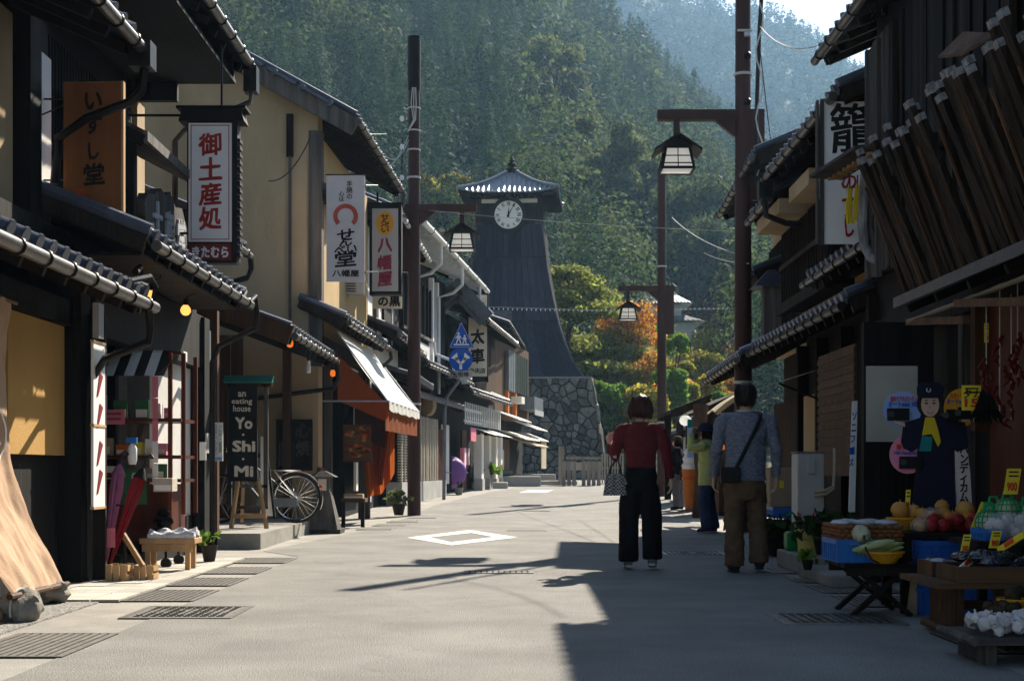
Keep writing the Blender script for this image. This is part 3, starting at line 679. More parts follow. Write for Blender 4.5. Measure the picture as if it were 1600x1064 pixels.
# stone base
SB = Matrix.Translation((0, TY, 0)) @ Matrix.Rotation(R(-4.6), 4, 'Z')
zt, zb = Z(594,K), .30
def clip(poly, p, n):
    out = []
    for i in range(len(poly)):
        a, b = poly[i], poly[(i+1) % len(poly)]; da = (a[0]-p[0])*n[0]+(a[1]-p[1])*n[1]; db = (b[0]-p[0])*n[0]+(b[1]-p[1])*n[1]
        if da <= 0: out.append(a)
        if da*db < 0: t = da/(da-db); out.append((a[0]+(b[0]-a[0])*t, a[1]+(b[1]-a[1])*t))
    return out
def stones(u0, u1, z0, z1, sp, place, parent, ur=None, big=.0):
    rs = random.Random(5); pts = []
    nz = max(int((z1-z0)/sp*1.15), 2); nu = max(int((u1-u0)/sp), 2)
    for j in range(nz):
        for i in range(nu):
            if rs.random() < big: continue
            pts.append((u0+(i+.5+rs.uniform(-.46,.46)+.5*(j % 2))*(u1-u0)/nu, z0+(j+.5+rs.uniform(-.46,.46))*(z1-z0)/nz))
    for k, p in enumerate(pts):
        poly = [(u0,z0),(u1,z0),(u1,z1),(u0,z1)]
        for q in pts:
            d = (q[0]-p[0], q[1]-p[1]); l = math.hypot(*d)
            if q is p or l > 3.2*sp or l == 0: continue
            poly = clip(poly, ((p[0]+q[0])/2-d[0]/l*.014, (p[1]+q[1])/2-d[1]/l*.014), (d[0]/l, d[1]/l))
            if len(poly) < 3: break
        if len(poly) < 3: continue
        c = (sum(a for a, _ in poly)/len(poly), sum(b for _, b in poly)/len(poly)); n = len(poly)
        h = rs.uniform(.05, .15); tu, tv = rs.uniform(-.12,.12), rs.uniform(-.12,.12)
        mb = MB(); ring = lambda s, hh: [place(c[0]+(a-c[0])*s, c[1]+(b-c[1])*s, hh+((a-c[0])*tu+(b-c[1])*tv)*(hh > 0)+rs.uniform(-.012,.012)) for a, b in poly]
        vs = ring(1, -.12)+ring(.97, h*.55)+ring(.80, h)
        mb.add(vs, [(r*n+i, r*n+(i+1) % n, (r+1)*n+(i+1) % n, (r+1)*n+i) for r in range(2) for i in range(n)]+[tuple(range(2*n, 3*n))])
        mb.build('stone', 'stone', parent)
base = MB(); a, b = 4.15, 4.95
base.add([(-b,-b,zb),(b,-b,zb),(b,b,zb),(-b,b,zb),(-a,-a,zt),(a,-a,zt),(a,a,zt),(-a,a,zt)], [(0,1,5,4),(1,2,6,5),(2,3,7,6),(3,0,4,7),(4,5,6,7)])
base.xf(SB); sbase = base.build('stone_base', 'dark_gap', tower)
def bw(z): return b+(a-b)*(z-zb)/(zt-zb)
stones(-.06, 1, zb, zt, .5/4.7, lambda u, z, h: SB @ V((u*bw(z), -bw(z)-h, z)), sbase) if False else None
stones(-1.2, 4.6, zb, zt, .35, lambda u, z, h: SB @ V((u*bw(z)/4.6, -bw(z)-h, z)), sbase, big=.22)
stones(-4.6, -1.0, zb, zt, .72, lambda u, z, h: SB @ V((bw(z)+h, u*bw(z)/4.6, z)), sbase, big=.22)
MB().box(-4.2, 4.2, -4.2, 4.2, zt-.02, zt+.07).xf(SB).build('cap_slab', 'concrete', tower)
# ================================================================ building helpers
class Fr:
    """street-front frame: a along the front, d into the building (negative: over the street), z up"""
    def __init__(s, A, B, side):
        s.A = V((A[0], A[1], 0)); s.u = V((B[0]-A[0], B[1]-A[1], 0)); s.len = s.u.length; s.u.normalize()
        s.n = V((-s.u.y, s.u.x, 0)) if side < 0 else V((s.u.y, -s.u.x, 0)); s.side = side
        uu = s.u if side < 0 else -s.u; s.rz = math.atan2(uu.y, uu.x)
    def __call__(s, a, d, z): p = s.A+s.u*a+s.n*d; return V((p.x, p.y, z))
    def box(s, a0, a1, d0, d1, z0, z1, mb=None):
        mb = mb or MB()
        return mb.add([s(a, d, z) for a in (a0, a1) for d in (d0, d1) for z in (z0, z1)], [(0,1,3,2),(4,6,7,5),(0,4,5,1),(2,3,7,6),(0,2,6,4),(1,5,7,3)])
def fr_y(x, y0, y1, side): return Fr((x, y0), (x, y1), side)
TILE = {}
def tile_src(slope):
    if slope not in TILE:
        mb = MB(); th = math.atan(slope); L = .30; n = 7; w2 = .075
        for y0, y1 in ((0, L),):
            ring = [(w2*math.cos(math.pi*i/(n-1)), .062*math.sin(math.pi*i/(n-1))) for i in range(n)]
            vs = [V((x, y, z)) for y in (0, L) for x, z in ring]
            mb.add(vs, [(i, i+1, n+i+1, n+i) for i in range(n-1)])
        # round end cap hanging over the edge
        k = 12; mb.prism([V((.060*math.cos(2*math.pi*i/k), -.012, .008+.060*math.sin(2*math.pi*i/k))) for i in range(k)], (0,.02,0))
        # pan with a turned-down lip between the barrels
        m_ = 6; pan = [(.06+.12*i/m_, -.030*math.sin(math.pi*i/m_)) for i in range(m_+1)]
        mb.add([V((x, y, z)) for y in (-.005, L) for x, z in pan], [(i, i+1, m_+2+i, m_+1+i) for i in range(m_)])
        mb.add([V((x, -.006, z)) for x, z in pan]+[V((x, -.006, z-.040)) for x, z in pan], [(i, m_+1+i, m_+2+i, i+1) for i in range(m_)])
        mb.xf(Matrix.Rotation(th, 4, 'X')); o = mb.build('tile', 'tile', None, True, at=(0,0,0)); COL.objects.unlink(o); TILE[slope] = o
    return TILE[slope]
def eave(fr, parent, a0, a1, de, ze, run, slope=.42, gut='gutter', pitch=.24, rafters=.42, brackets=.45, deck='black_wood', tiles=True, name='roof', gr=.046):
    """pent or main roof slope: deck, eave tiles one by one, tile courses behind, rafters, gutter"""
    th = .05
    rf = MB().add([fr(a, d, z) for a in (a0, a1) for d, z in ((de, ze-th), (de+run, ze+run*slope-th), (de+run, ze+run*slope), (de, ze))],
                  [(3,2,1,0),(4,5,6,7),(0,1,5,4),(1,2,6,5),(2,3,7,6),(3,0,4,7)]).build(name, deck, parent)
    n = max(int((a1-a0)/pitch), 1); p = (a1-a0)/n
    if tiles:
        src = tile_src(slope)
        for i in range(n):
            a = a0+(i+.5)*p; piece('eave_tile', src, fr(a, de-.03, ze+.012), rf, fr.rz)
        cm = MB()       # courses behind the eave tiles, joined
        for i in range(n):
            a = a0+(i+.5)*p; q = [(.068*math.cos(math.pi*j/4), .055*math.sin(math.pi*j/4)) for j in range(5)]
            d0, d1 = de+.26, de+run
            cm.add([fr(a+x, d, ze+.014+(d-de)*slope+z) for d in (d0, d1) for x, z in q], [(j, j+1, 6+j, 5+j) for j in range(4)])
        cm.add([fr(a, d, ze+.006+(d-de)*slope) for a in (a0, a1) for d in (de+.2, de+run)], [(0,1,3,2)])
        stuff(cm.build('tile_courses', 'tile', rf, True))
    for a, sgn in ((a0, -1), (a1, 1)):          # verge board and verge roll
        MB().bar(fr(a+sgn*.015, de+.02, ze-.06), fr(a+sgn*.015, de+run, ze+run*slope-.06), .035, .13).build('verge_board', 'dark_wood', rf)
        m = MB(); m.tube([fr(a-sgn*.03, de-.02, ze+.05), fr(a-sgn*.03, de+run, ze+run*slope+.05)], .06, 8); m.build('verge_tile', 'tile', rf, True)
    if rafters:
        k = max(int((a1-a0)/rafters), 1); first = None
        for i in range(k+1):
            a = a0+.06+(a1-a0-.12)*i/k
            MB().bar(fr(a, de+.05, ze-.10), fr(a, de+run, ze+run*slope-.10), .05, .075).build('rafter', 'dark_wood', rf)
    if gut:
        g = MB(); pts = [fr(a0-.03+(a1-a0+.06)*i/6, de-.075, ze-.075-.015*math.sin(math.pi*i/6)*0) for i in range(7)]
        g.tube(pts, gr, 10); go = g.build('gutter', gut, rf, True)
        k = max(int((a1-a0)/brackets), 1)
        for i in range(k):
            a = a0+(i+.5)*(a1-a0)/k
            mb = MB(); mb.tube([fr(a, de+.02, ze-.03)]+[fr(a, de-.075+(gr+.006)*math.cos(t), ze-.075+(gr+.006)*math.sin(t)) for t in np.linspace(.4, math.pi+1.57+1.2, 9)], .008, 5); mb.build('gutter_bracket', 'black_pipe', rf, True)
    return rf
def pipe(path, r, m, parent, name='downpipe', n=8):
    mb = MB(); mb.tube(path, r, n); return mb.build(name, m, parent, True)
def slats(fr, parent, a0, a1, d, z0, z1, step, w, m, name='slat', depth=.03):
    src = None; k = int((a1-a0)/step)
    for i in range(k+1):
        a = a0+(a1-a0)*i/max(k, 1)
        if src is None: src = fr.box(a-w/2, a+w/2, d, d+depth, z0, z1).build(name, m, parent); l0 = fr(a, d, 0)
        else: piece(name, src, worldloc(src)+fr(a, d, 0)-l0, parent)
def panel(fr, parent, name, m, a0, a1, d0, d1, z0, z1, bevel=0): return fr.box(a0, a1, d0, d1, z0, z1).build(name, m, parent, bevel=bevel)
def boardset(fr, parent, m, a0, a1, d, z0, z1, w, name='board', depth=.025, jit=.008):
    k = max(int((a1-a0)/w), 1); w = (a1-a0)/k; rs = random.Random(int(a0*100+z0*10))
    for i in range(k): dj = rs.uniform(0, jit); panel(fr, parent, name, m, a0+i*w+.003, a0+(i+1)*w-.003, d-dj, d+depth-dj, z0, z1)

# ================================================================ L1: wooden shop with the linen curtain
f = fr_y(-3.55, 5.6, 11.68, -1)
L1 = thing('wooden_shop', 'dark timber shop front with linen sun curtain and hanging wooden signboard', 'building', f(3, 2, 0))
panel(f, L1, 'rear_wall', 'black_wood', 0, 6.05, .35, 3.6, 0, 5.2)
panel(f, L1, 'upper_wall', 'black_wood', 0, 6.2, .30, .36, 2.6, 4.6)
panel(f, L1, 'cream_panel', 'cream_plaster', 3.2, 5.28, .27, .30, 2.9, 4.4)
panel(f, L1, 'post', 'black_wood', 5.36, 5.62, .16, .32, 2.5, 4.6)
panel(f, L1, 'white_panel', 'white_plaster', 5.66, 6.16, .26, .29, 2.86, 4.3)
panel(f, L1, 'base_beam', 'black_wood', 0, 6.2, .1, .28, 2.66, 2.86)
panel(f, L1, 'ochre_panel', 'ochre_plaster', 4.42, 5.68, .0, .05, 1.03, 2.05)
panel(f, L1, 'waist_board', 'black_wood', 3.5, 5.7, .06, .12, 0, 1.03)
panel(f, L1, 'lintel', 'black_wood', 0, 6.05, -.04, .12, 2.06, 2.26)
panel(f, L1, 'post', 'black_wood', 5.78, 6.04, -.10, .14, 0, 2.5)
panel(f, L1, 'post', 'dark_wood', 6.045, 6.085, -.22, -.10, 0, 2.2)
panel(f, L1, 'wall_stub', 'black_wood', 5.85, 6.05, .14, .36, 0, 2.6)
eave(f, L1, -.6, 5.62, -.65, 2.27, 1.0, .40, name='pent_roof')
eave(f, L1, -.6, 5.36, -.62, 4.24, 2.6, .42, name='main_roof')
e1 = f(5.45, -.72, 0)
pipe([(e1.x, e1.y, 2.20), (e1.x-.01, e1.y+.12, 2.02), (e1.x-.02, e1.y+.12, 1.92), (e1.x-.42, e1.y+.30, 1.80), (e1.x-.56, e1.y+.34, 1.6), (e1.x-.56, e1.y+.34, .05)], .032, 'black_pipe', L1)
e2 = f(5.36, -.70, 0)
MB().box(e2.x-.10, e2.x+.07, e2.y-.03, e2.y+.16, 4.02, 4.22).build('rainwater_hopper', 'black_pipe', L1)
pipe([(e2.x, e2.y+.08, 4.05), (e2.x-.03, e2.y+.1, 3.86), (e2.x-.12, e2.y+.12, 3.78), (-3.32, 11.1, 3.66), (-3.62, 11.35, 3.56), (-3.66, 11.38, 3.2)], .036, 'black_pipe', L1)
for zz in (3.93, 3.27):
    pipe([(-3.25, 11.62, zz), (-3.98, 11.56, zz)], .008, 'wire', L1, 'sign_rod')
pipe([(-3.55, 11.6, 3.93), (-3.95, 11.5, 3.72)], .007, 'wire', L1, 'sign_rod')
pipe([(e2.x-.07, e2.y-.3, 2.32), (e2.x+.03, e2.y+.12, 2.42), (e2.x+.03, e2.y+.3, 2.36), (e2.x-.01, e2.y+.33, 2.2)], .022, 'black_pipe', L1, 'overflow_pipe')
# hanging wooden signboard
x0, x1, yb = X(99, 11.5), X(192, 11.5), 11.5; z0, z1 = Z(330, 11.5), Z(128, 11.5)
sg = thing('hanging_signboard', 'reddish brown wooden signboard with black brush lettering and a red seal', 'sign', ((x0+x1)/2, yb, z0))
MB().box(x0, x1, yb, yb+.05, z0, z1).build('board', 'sign_wood', sg, bevel=.006)
MB().box(x1-.012, x1+.006, yb-.004, yb+.054, z0-.004, z1+.004).build('edge_strip', 'pale_wood', sg)
for s, py, h in (('い',158,.15),('ず',194,.155),('し',236,.145),('堂',272,.18)):
    text(s, h, P(146 if s != '堂' else 147, py, yb-.003), 'ink', sg, .035, name='character', wid=h*(.95 if s!='し' else .6))
st = MB().box(X(118,yb), X(134,yb), yb-.004, yb, Z(310,yb), Z(296,yb)).build('seal', 'stamp_red', sg)
for i in range(3): MB().box(X(120+i*5,yb), X(122+i*5,yb), yb-.0055, yb-.003, Z(308,yb), Z(298,yb)).build('seal_mark', 'sign_wood', st)
# linen sun curtain weighted with stones
cl = thing('linen_curtain', 'long pale orange linen sun curtain stretched from eave to the stones', 'curtain', (-3.0, 9.2, .1))
T0, T1, B0, B1 = V((-3.24,7.7,2.02)), V((-3.28,9.36,2.02)), V((-2.95,8.45,.17)), V((-3.11,9.85,.12))
def cloth(u, v):
    p = T0.lerp(T1, u).lerp(B0.lerp(B1, u), v); s = math.sin(math.pi*v)
    return p+V((-.22*s*(1-.3*v)+.016*math.sin(u*17+v*3+2*math.sin(v*3))*(1-v*.6)+.04*mnoise.noise(V((u*5,v*4,1)))+.022*mnoise.noise(V((u*13+v*3,v*7,4)))+.008*mnoise.noise(V((u*30,v*18,7))), .0, -.10*s))
m = MB(); m.sheet(cloth, 60, 50); cs = m.build('cloth', 'linen', cl, True)
pipe([B0+V((.0,-.1,0)), B1+V((0,.1,0))], .02, 'brown_wood', cl, 'bottom_bar'); pipe([T0, T1+V((0,.05,0))], .016, 'brown_wood', cl, 'top_bar')
def onc(u, v): p = V(cloth(u, v)); return p+V((.006, -.006, .003))
mk = MB(); ring = [(.80+.15*math.cos(t), .40+.105*math.sin(t)) for t in np.linspace(0, 2*math.pi, 33)]
mk.tube([onc(a, b) for a, b in ring], .006, 5); mk.build('printed_ring', 'white', cl, True)
mk = MB(); mk.tube([onc(.80,.34), onc(.83,.40), onc(.87,.445)], [.018,.022,.03], 5); mk.tube([onc(.83,.40), onc(.78,.44), onc(.74,.48)], [.022,.018,.01], 5); mk.build('printed_mark', 'white', cl, True)
def boulder(loc, r, lab, seed):
    mb = MB(); mb.sph((0,0,0), 1, 28, 20); rs = V((seed*3.1, seed*1.7, 2))
    mb.v = [tuple(V(loc)+V((p[0]*r[0], p[1]*r[1], max(p[2], -.62)*r[2]))*(1+.34*mnoise.noise(V(p)*1.5+rs)+.13*mnoise.noise(V(p)*4+rs)+.04*mnoise.noise(V(p)*11+rs))) for p in mb.v]
    return tag(mb.build('boulder', 'boulder', None, True), lab, 'stone', 'stones weighting the linen curtain')
boulder((-2.97, 8.62, .08), (.125,.13,.12), 'grey stone with a cord round it at the near end of the curtain bar', 1)
boulder((-3.17, 9.75, .08), (.125,.15,.10), 'flat brown stone under the far end of the curtain bar', 2)
for a, b in ((B0, V((-2.97,8.62,.08))), (B1, V((-3.17,9.75,.08)))):
    mb = MB(); mb.tube([b+V((.02*math.cos(t), .135*math.cos(t)-.02, .12*math.sin(t)+.0)) for t in np.linspace(-.35, math.pi+.35, 15)], .007, 5)
    tag(mb.build('cord', 'wire_pale', None, True), 'pale cord looped round the %s curtain stone' % ('near' if b.y < 9 else 'far'), 'cord')
# poster strip on the corner post
ps = thing('poster_strip', 'tall narrow white poster of red umbrellas on the shop corner', 'poster', (-3.34, 11.45, 1.0))
MB().box(-3.345, -3.325, 11.30, 11.62, .62, 1.93).build('sheet', 'white', ps)
for i, z in enumerate((.72,.95,1.25,1.5)):
    MB().prism([V((-3.322, 11.38, z)), V((-3.322, 11.46, z+.2)), V((-3.322, 11.55, z+.17)), V((-3.322, 11.41, z))], (.002,0,0)).build('printed_umbrella', 'umbrella_red', ps)
for z0 in (.60, 1.26, 1.93): MB().box(-3.35, -3.318, 11.29, 11.63, z0, z0+.02).build('frame', 'pale_wood', ps)
MB().box(-3.35, -3.30, 11.36, 11.5, 1.97, 2.25).build('paper_tag', 'grey_panel', ps)

# ================================================================ L2: souvenir shop
f = fr_y(-3.52, 11.75, 16.0, -1)
L2 = thing('souvenir_shop', 'dark two-storey timber souvenir shop with lit round bulbs under the eave', 'building', f(2, 2, 0))
panel(f, L2, 'rear_wall', 'black_wood', .02, 4.1, .75, 4, 0, 5.6)
panel(f, L2, 'side_wall', 'black_wood', 3.9, 4.12, .0, .75, 0, 2.7)
panel(f, L2, 'upper_wall', 'black_wood', .38, 3.95, .60, .64, 2.6, 5.6)
slats(f, L2, .45, 3.45, .55, 2.9, 4.75, .085, .04, 'black_wood')
panel(f, L2, 'rail', 'dark_wood', .4, 3.5, .52, .6, 3.7, 3.78)
panel(f, L2, 'white_strip', 'cream_plaster', 3.62, 3.93, .53, .60, 2.9, 4.9)
panel(f, L2, 'white_panel', 'white_plaster', 2.05, 3.85, .70, .74, .55, 2.02)
panel(f, L2, 'white_panel', 'white_plaster', 2.3, 3.97, .02, .06, .42, 2.02)
panel(f, L2, 'base_board', 'black_wood', 2.3, 3.97, .0, .08, 0, .42)
panel(f, L2, 'lintel', 'black_wood', 0, 4.2, -.08, .1, 2.04, 2.62)
panel(f, L2, 'post', 'black_wood', 3.98, 4.24, -.12, .14, 0, 2.6)
panel(f, L2, 'post', 'black_wood', 1.95, 2.07, .3, .42, 0, 2.1)
panel(f, L2, 'notice', 'grey_panel', 4.0, 4.12, -.14, -.122, 1.1, 1.32)
MB().box(-3.45, -3.38, 15.70, 15.725, 1.02, 1.22).build('notice', 'white', L2)
eave(f, L2, -.42, 3.6, -.62, 2.77, 1.2, .40, name='pent_roof')
eave(f, L2, -.1, 3.75, -.62, 5.36, 3.2, .42, name='main_roof')
panel(f, L2, 'eave_ceiling', 'black_wood', .0, 3.70, -.52, .6, 5.10, 5.14)
panel(f, L2, 'gable_fill', 'black_wood', 3.66, 3.74, -.50, 2.4, 5.14, 5.40)
panel(f, L2, 'gable_fill', 'black_wood', 3.62, 3.70, .1, 3.4, 4.9, 6.2)
e = f(3.68, -.7, 0)
MB().box(e.x-.08, e.x+.06, e.y-.08, e.y+.1, 5.0, 5.28).build('rainwater_hopper', 'black_pipe', L2)
pipe([(e.x, e.y, 5.05), (e.x-.02, e.y, 4.9), (e.x-.75, e.y+.1, 4.62), (e.x-.86, e.y+.1, 4.5), (e.x-.86, e.y+.1, 3.2)], .034, 'gutter', L2)
e = f(3.55, -.7, 0)
pipe([(e.x, e.y, 2.72), (e.x+.02, e.y+.18, 2.8), (e.x+.02, e.y+.3, 2.62), (e.x-.0, e.y+.3, 2.46), (e.x-.42, e.y+.42, 2.28), (e.x-.50, e.y+.45, 2.1), (e.x-.50, e.y+.45, .05)], .032, 'black_pipe', L2)
pipe([(-3.02, 11.4, 2.50), (-3.02, 11.55, 2.56), (-3.02, 11.65, 2.4)], .03, 'black_pipe', L2, 'pipe_elbow')
panel(f, L2, 'soffit_board', 'dark_wood', -.3, 3.6, -.55, .3, 2.64, 2.66)
# little roof over the carved sign
cn = thing('sign_canopy', 'small weathered roof over the carved plaque on the souvenir shop', 'canopy', f(2, 0, 3.4))
MB().add([f(a, d, z) for a in (1.0, 3.6) for d, z in ((-.24,3.90),(.5,4.28),(.5,4.33),(-.24,3.95))], [(3,2,1,0),(4,5,6,7),(0,1,5,4),(1,2,6,5),(2,3,7,6),(3,0,4,7)]).build('roof_board', 'grey_wood', cn)
MB().bar(f(.98,-.24,3.9), f(3.62,-.24,3.9), .04, .09).build('eave_strip', 'grey_wood', cn)
MB().bar(f(1.0,-.22,3.86), f(1.0,.5,4.24), .05, .10).build('bracket', 'black_wood', cn)
kb = thing('carved_plaque', 'weathered silver-grey carved wooden plaque under its own little roof', 'sign', f(2.2, 0, 2.9))
pl = MB(); n = 22
edge = [f(1.45+1.75*(.5-.5*math.cos(2*math.pi*i/n))+.07*math.sin(i*5.1), -.12, 3.30+.34*math.sin(2*math.pi*i/n)+.05*math.sin(i*3.3)) for i in range(n)]
pl.prism(edge, f.n*.09); pl.build('plaque', 'grey_wood', kb)
for i, s in enumerate('土産堂'): text(s, .36, f(1.85+i*.48, -.13, 3.3), 'grey_panel', kb, .04, rot=Matrix.Rotation(R(90), 3, 'Z'), name='character', ext=.01)
panel(f, kb, 'hanger', 'black_wood', 1.3, 1.4, -.05, .1, 2.8, 3.95)
# lit bulbs
for i, (px, py, Y, lab) in enumerate(((235,463,12.6,'glowing round bulb under the souvenir shop eave beside the near gutter end'), (290,485,13.9,'glowing round bulb deeper under the souvenir shop eave'))):
    p = P(px, py, Y); b = thing('light_bulb', lab, 'lamp', p, 'bulbs under the souvenir shop eave')
    m = MB(); m.lathe([(.001,-.052),(.03,-.043),(.047,-.02),(.052,.0),(.045,.025),(.03,.042),(.022,.055)], p, 14); m.build('globe', 'bulb_glow', b, True)
    m = MB(); m.lathe([(.026,.05),(.028,.08),(.02,.11)], p, 10); m.build('socket', 'black_pipe', b, True)
    pipe([p+V((0,0,.1)), p+V((.02,.02,.14)), p+V((.08,.02,.16)), p+V((.09,.02,.24))], .008, 'black_pipe', b, 'bracket')
# vertical sign 御土産処
Y = 14.4; x0, x1 = X(295,Y), X(362,Y); zt_, zb_ = Z(193,Y), Z(378,Y)
sg = thing('hanging_sign_box', 'white vertical sign box with dark red brush lettering under a black roofed top', 'sign', ((x0+x1)/2, Y, zb_))
MB().box(x0-.02, x1+.05, Y+.01, Y+.16, Z(408,Y)-.02, zt_+.03).build('case', 'black', sg)
MB().box(x0, x1, Y-.012, Y+.01, zb_, zt_).build('face', 'sign_white', sg)
for a, b, c, d in ((x0+.022,x1-.022,zt_-.028,zt_-.02),(x0+.022,x1-.022,zb_+.02,zb_+.028),(x0+.022,x0+.03,zb_+.02,zt_-.02),(x1-.03,x1-.022,zb_+.02,zt_-.02)): MB().box(a, b, Y-.014, Y-.011, c, d).build('border_line', 'red_ink', sg)
for s, py in (('御',225),('土',264),('産',303),('処',341)): text(s, .235, P(328.5, py, Y-.014), 'red_ink', sg, .035, name='character', wid=.235)
rb = MB().box(x0, x1, Y-.012, Y+.01, Z(407,Y), Z(381,Y)).build('lower_board', 'maroon', sg)
text('きたむら', .115, P(328.5, 394, Y-.014), 'sign_white', rb, .05, name='lettering', wid=.37)
MB().prism([V((x0-.10,Y-.03,zt_+.02)), V((x1+.13,Y-.03,zt_+.02)), V((x1+.09,Y-.03,zt_+.16)), V((x0-.06,Y-.03,zt_+.16))], (0,.26,0)).build('roof_cap', 'black_wood', sg)
MB().box(x0-.12, x1+.15, Y-.05, Y+.25, zt_+.145, zt_+.17).build('roof_ridge', 'black_wood', sg)
sl = MB().box(x1+.052, x1+.058, Y+.0, Y+.17, Z(408,Y), zt_).build('side_rail', 'black', sg)
for i in range(17): MB().box(x1+.058, x1+.085, Y-.0, Y+.14, Z(400,Y)+i*.072, Z(400,Y)+i*.072+.035).build('side_slat', 'black', sl)
pipe([((x0+x1)/2+.1, Y+.08, zt_+.15), ((x0+x1)/2+.1, Y+.08, 5.25)], .012, 'black_pipe', sg, 'hanger_rod')
pipe([((x0+x1)/2+.1, Y+.08, zt_+.10), (-3.9, Y+.08, zt_+.10)], .014, 'black_pipe', sg, 'hanger_rod')
pipe([((x0+x1)/2, Y+.08, zb_+.10), (-3.9, Y+.08, zb_+.10)], .014, 'black_pipe', sg, 'hanger_rod')

# ---- display cart with striped awning
ct = thing('display_cart', 'red-brown glazed display cart with a black and white striped awning', 'cart', (-3.5, 13.3, 0))
x0, x1, y0, y1 = -3.90, -3.16, 13.15, 13.75
for i in range(8):
    xa = x0+(x1-x0)*i/8; xb = x0+(x1-x0)*(i+1)/8-.002
    MB().prism([V((xa, y0-.22, 1.77)), V((xb, y0-.22, 1.77)), V((xb+.02*(i==7), y0+.1, 2.02)), V((xa, y0+.1, 2.02))], (0,.004,.006)).build('awning_stripe', 'black' if i % 2 else 'white', ct)
MB().bar((x0, y0+.1, 2.0), (x1+.08, y0+.1, 2.0), .03).build('top_rail', 'red_wood', ct)
for x, y in ((x0,y0),(x1,y0),(x0,y1),(x1+.10,y1),(x1+.1,y0+.1)): MB().box(x-.018, x+.018, y-.018, y+.018, .22 if x < x1+.05 else .5, 2.0).build('post', 'red_wood', ct)
for z in (.80, 1.02, 1.36): MB().box(x0, x1+.1, y0, y1, z, z+.03).build('shelf', 'red_wood', ct)
MB().box(x0, x1, y0+.02, y1, .25, .78).build('cabinet', 'red_wood', ct)
MB().box(x0+.02, x1, y1-.012, y1, .82, 1.95).build('back_pane', 'clear_glass', ct)
MB().box(x1+.075, x1+.1, y0+.1, y0+.25, 1.93, 2.02).build('fitting', 'white', ct)
for x in (x0+.08, x1-.05):
    for y in (y0+.05, y1-.05): m = MB(); m.tube([(x,y-.02,.05),(x,y+.02,.05)], .05, 12); m.build('wheel', 'rubber', ct, True); MB().box(x-.012, x+.012, y-.012, y+.012, .06, .26).build('caster_stem', 'black_pipe', ct)
def goods(name, lab, m, cx, cy, z, w, d, h, cat, face=None):
    o = thing(name, lab, cat, (cx, cy, z)); MB().box(cx-w/2, cx+w/2, cy-d/2, cy+d/2, z, z+h).build('box', m, o, bevel=.004)
    if face: MB().box(cx-w/2+.012, cx+w/2-.012, cy-d/2-.003, cy-d/2-.0005, z+.012, z+h*.5).build('print', face, o)
    return o
goods('picture_card', 'dark green picture card, left one standing on the cart top shelf', 'poster_green', -3.64, 13.22, 1.39, .13, .02, .17, 'card', 'white')
goods('picture_card', 'dark green picture card, one standing nearer the pink paper strip', 'poster_green', -3.44, 13.22, 1.39, .13, .02, .17, 'card', 'white')
goods('brochure_holder', 'pale blue brochure holder at the dark end of the cart shelf', 'plate_blue', -3.82, 13.24, 1.39, .09, .05, .22, 'holder', 'price_yellow')
goods('gift_box', 'orange and cream gift box on the cart middle shelf', 'orange_box', -3.62, 13.25, 1.05, .12, .1, .10, 'box', 'sign_cream')
goods('gift_box', 'flat yellow gift box stacked beneath the orange gift box', 'pale_yellow', -3.58, 13.3, .83, .2, .15, .06, 'box', 'pink_paper')
goods('gift_box', 'tan rice cracker box on the cart beside the pink price card', 'cardboard', -3.40, 13.3, .83, .13, .15, .10, 'box', 'sign_cream')
pc = tag(MB().box(X(158,13.1), X(195,13.1), 13.1, 13.11, Z(663,13.1), Z(640,13.1)).build('price_card', 'pink_paper', bevel=.004), 'pink price card hanging on the display cart shelf', 'card')
for i in range(2): MB().box(X(163,13.1), X(189,13.1), 13.096, 13.0995, Z(656-8*i,13.1), Z(653-8*i,13.1)).build('print', 'maroon_ink', pc)
gp = thing('green_poster', 'green tea poster with white brush characters on the cart front', 'poster', (X(212,13.05), 13.05, .3))
MB().box(X(191,13.05), X(229,13.05), 13.05, 13.06, Z(788,13.05), Z(733,13.05)).build('sheet', 'poster_green', gp)
for i, s in enumerate('桑の葉茶'): text(s, .055, P(210, 743+11*i, 13.046), 'white', gp, .02, name='character')
sp = thing('paper_strip', 'long pink and white paper strip hanging from the striped awning', 'banner', (X(243,12.9), 12.9, .8))
for i, m_ in enumerate(['pink_paper','pink_paper','pink_paper','white','white']): MB().box(X(238,12.9), X(247,12.9), 12.9, 12.904, Z(588+34*(i+1)-1,12.9), Z(588+34*i,12.9)).build('sheet', m_, sp)
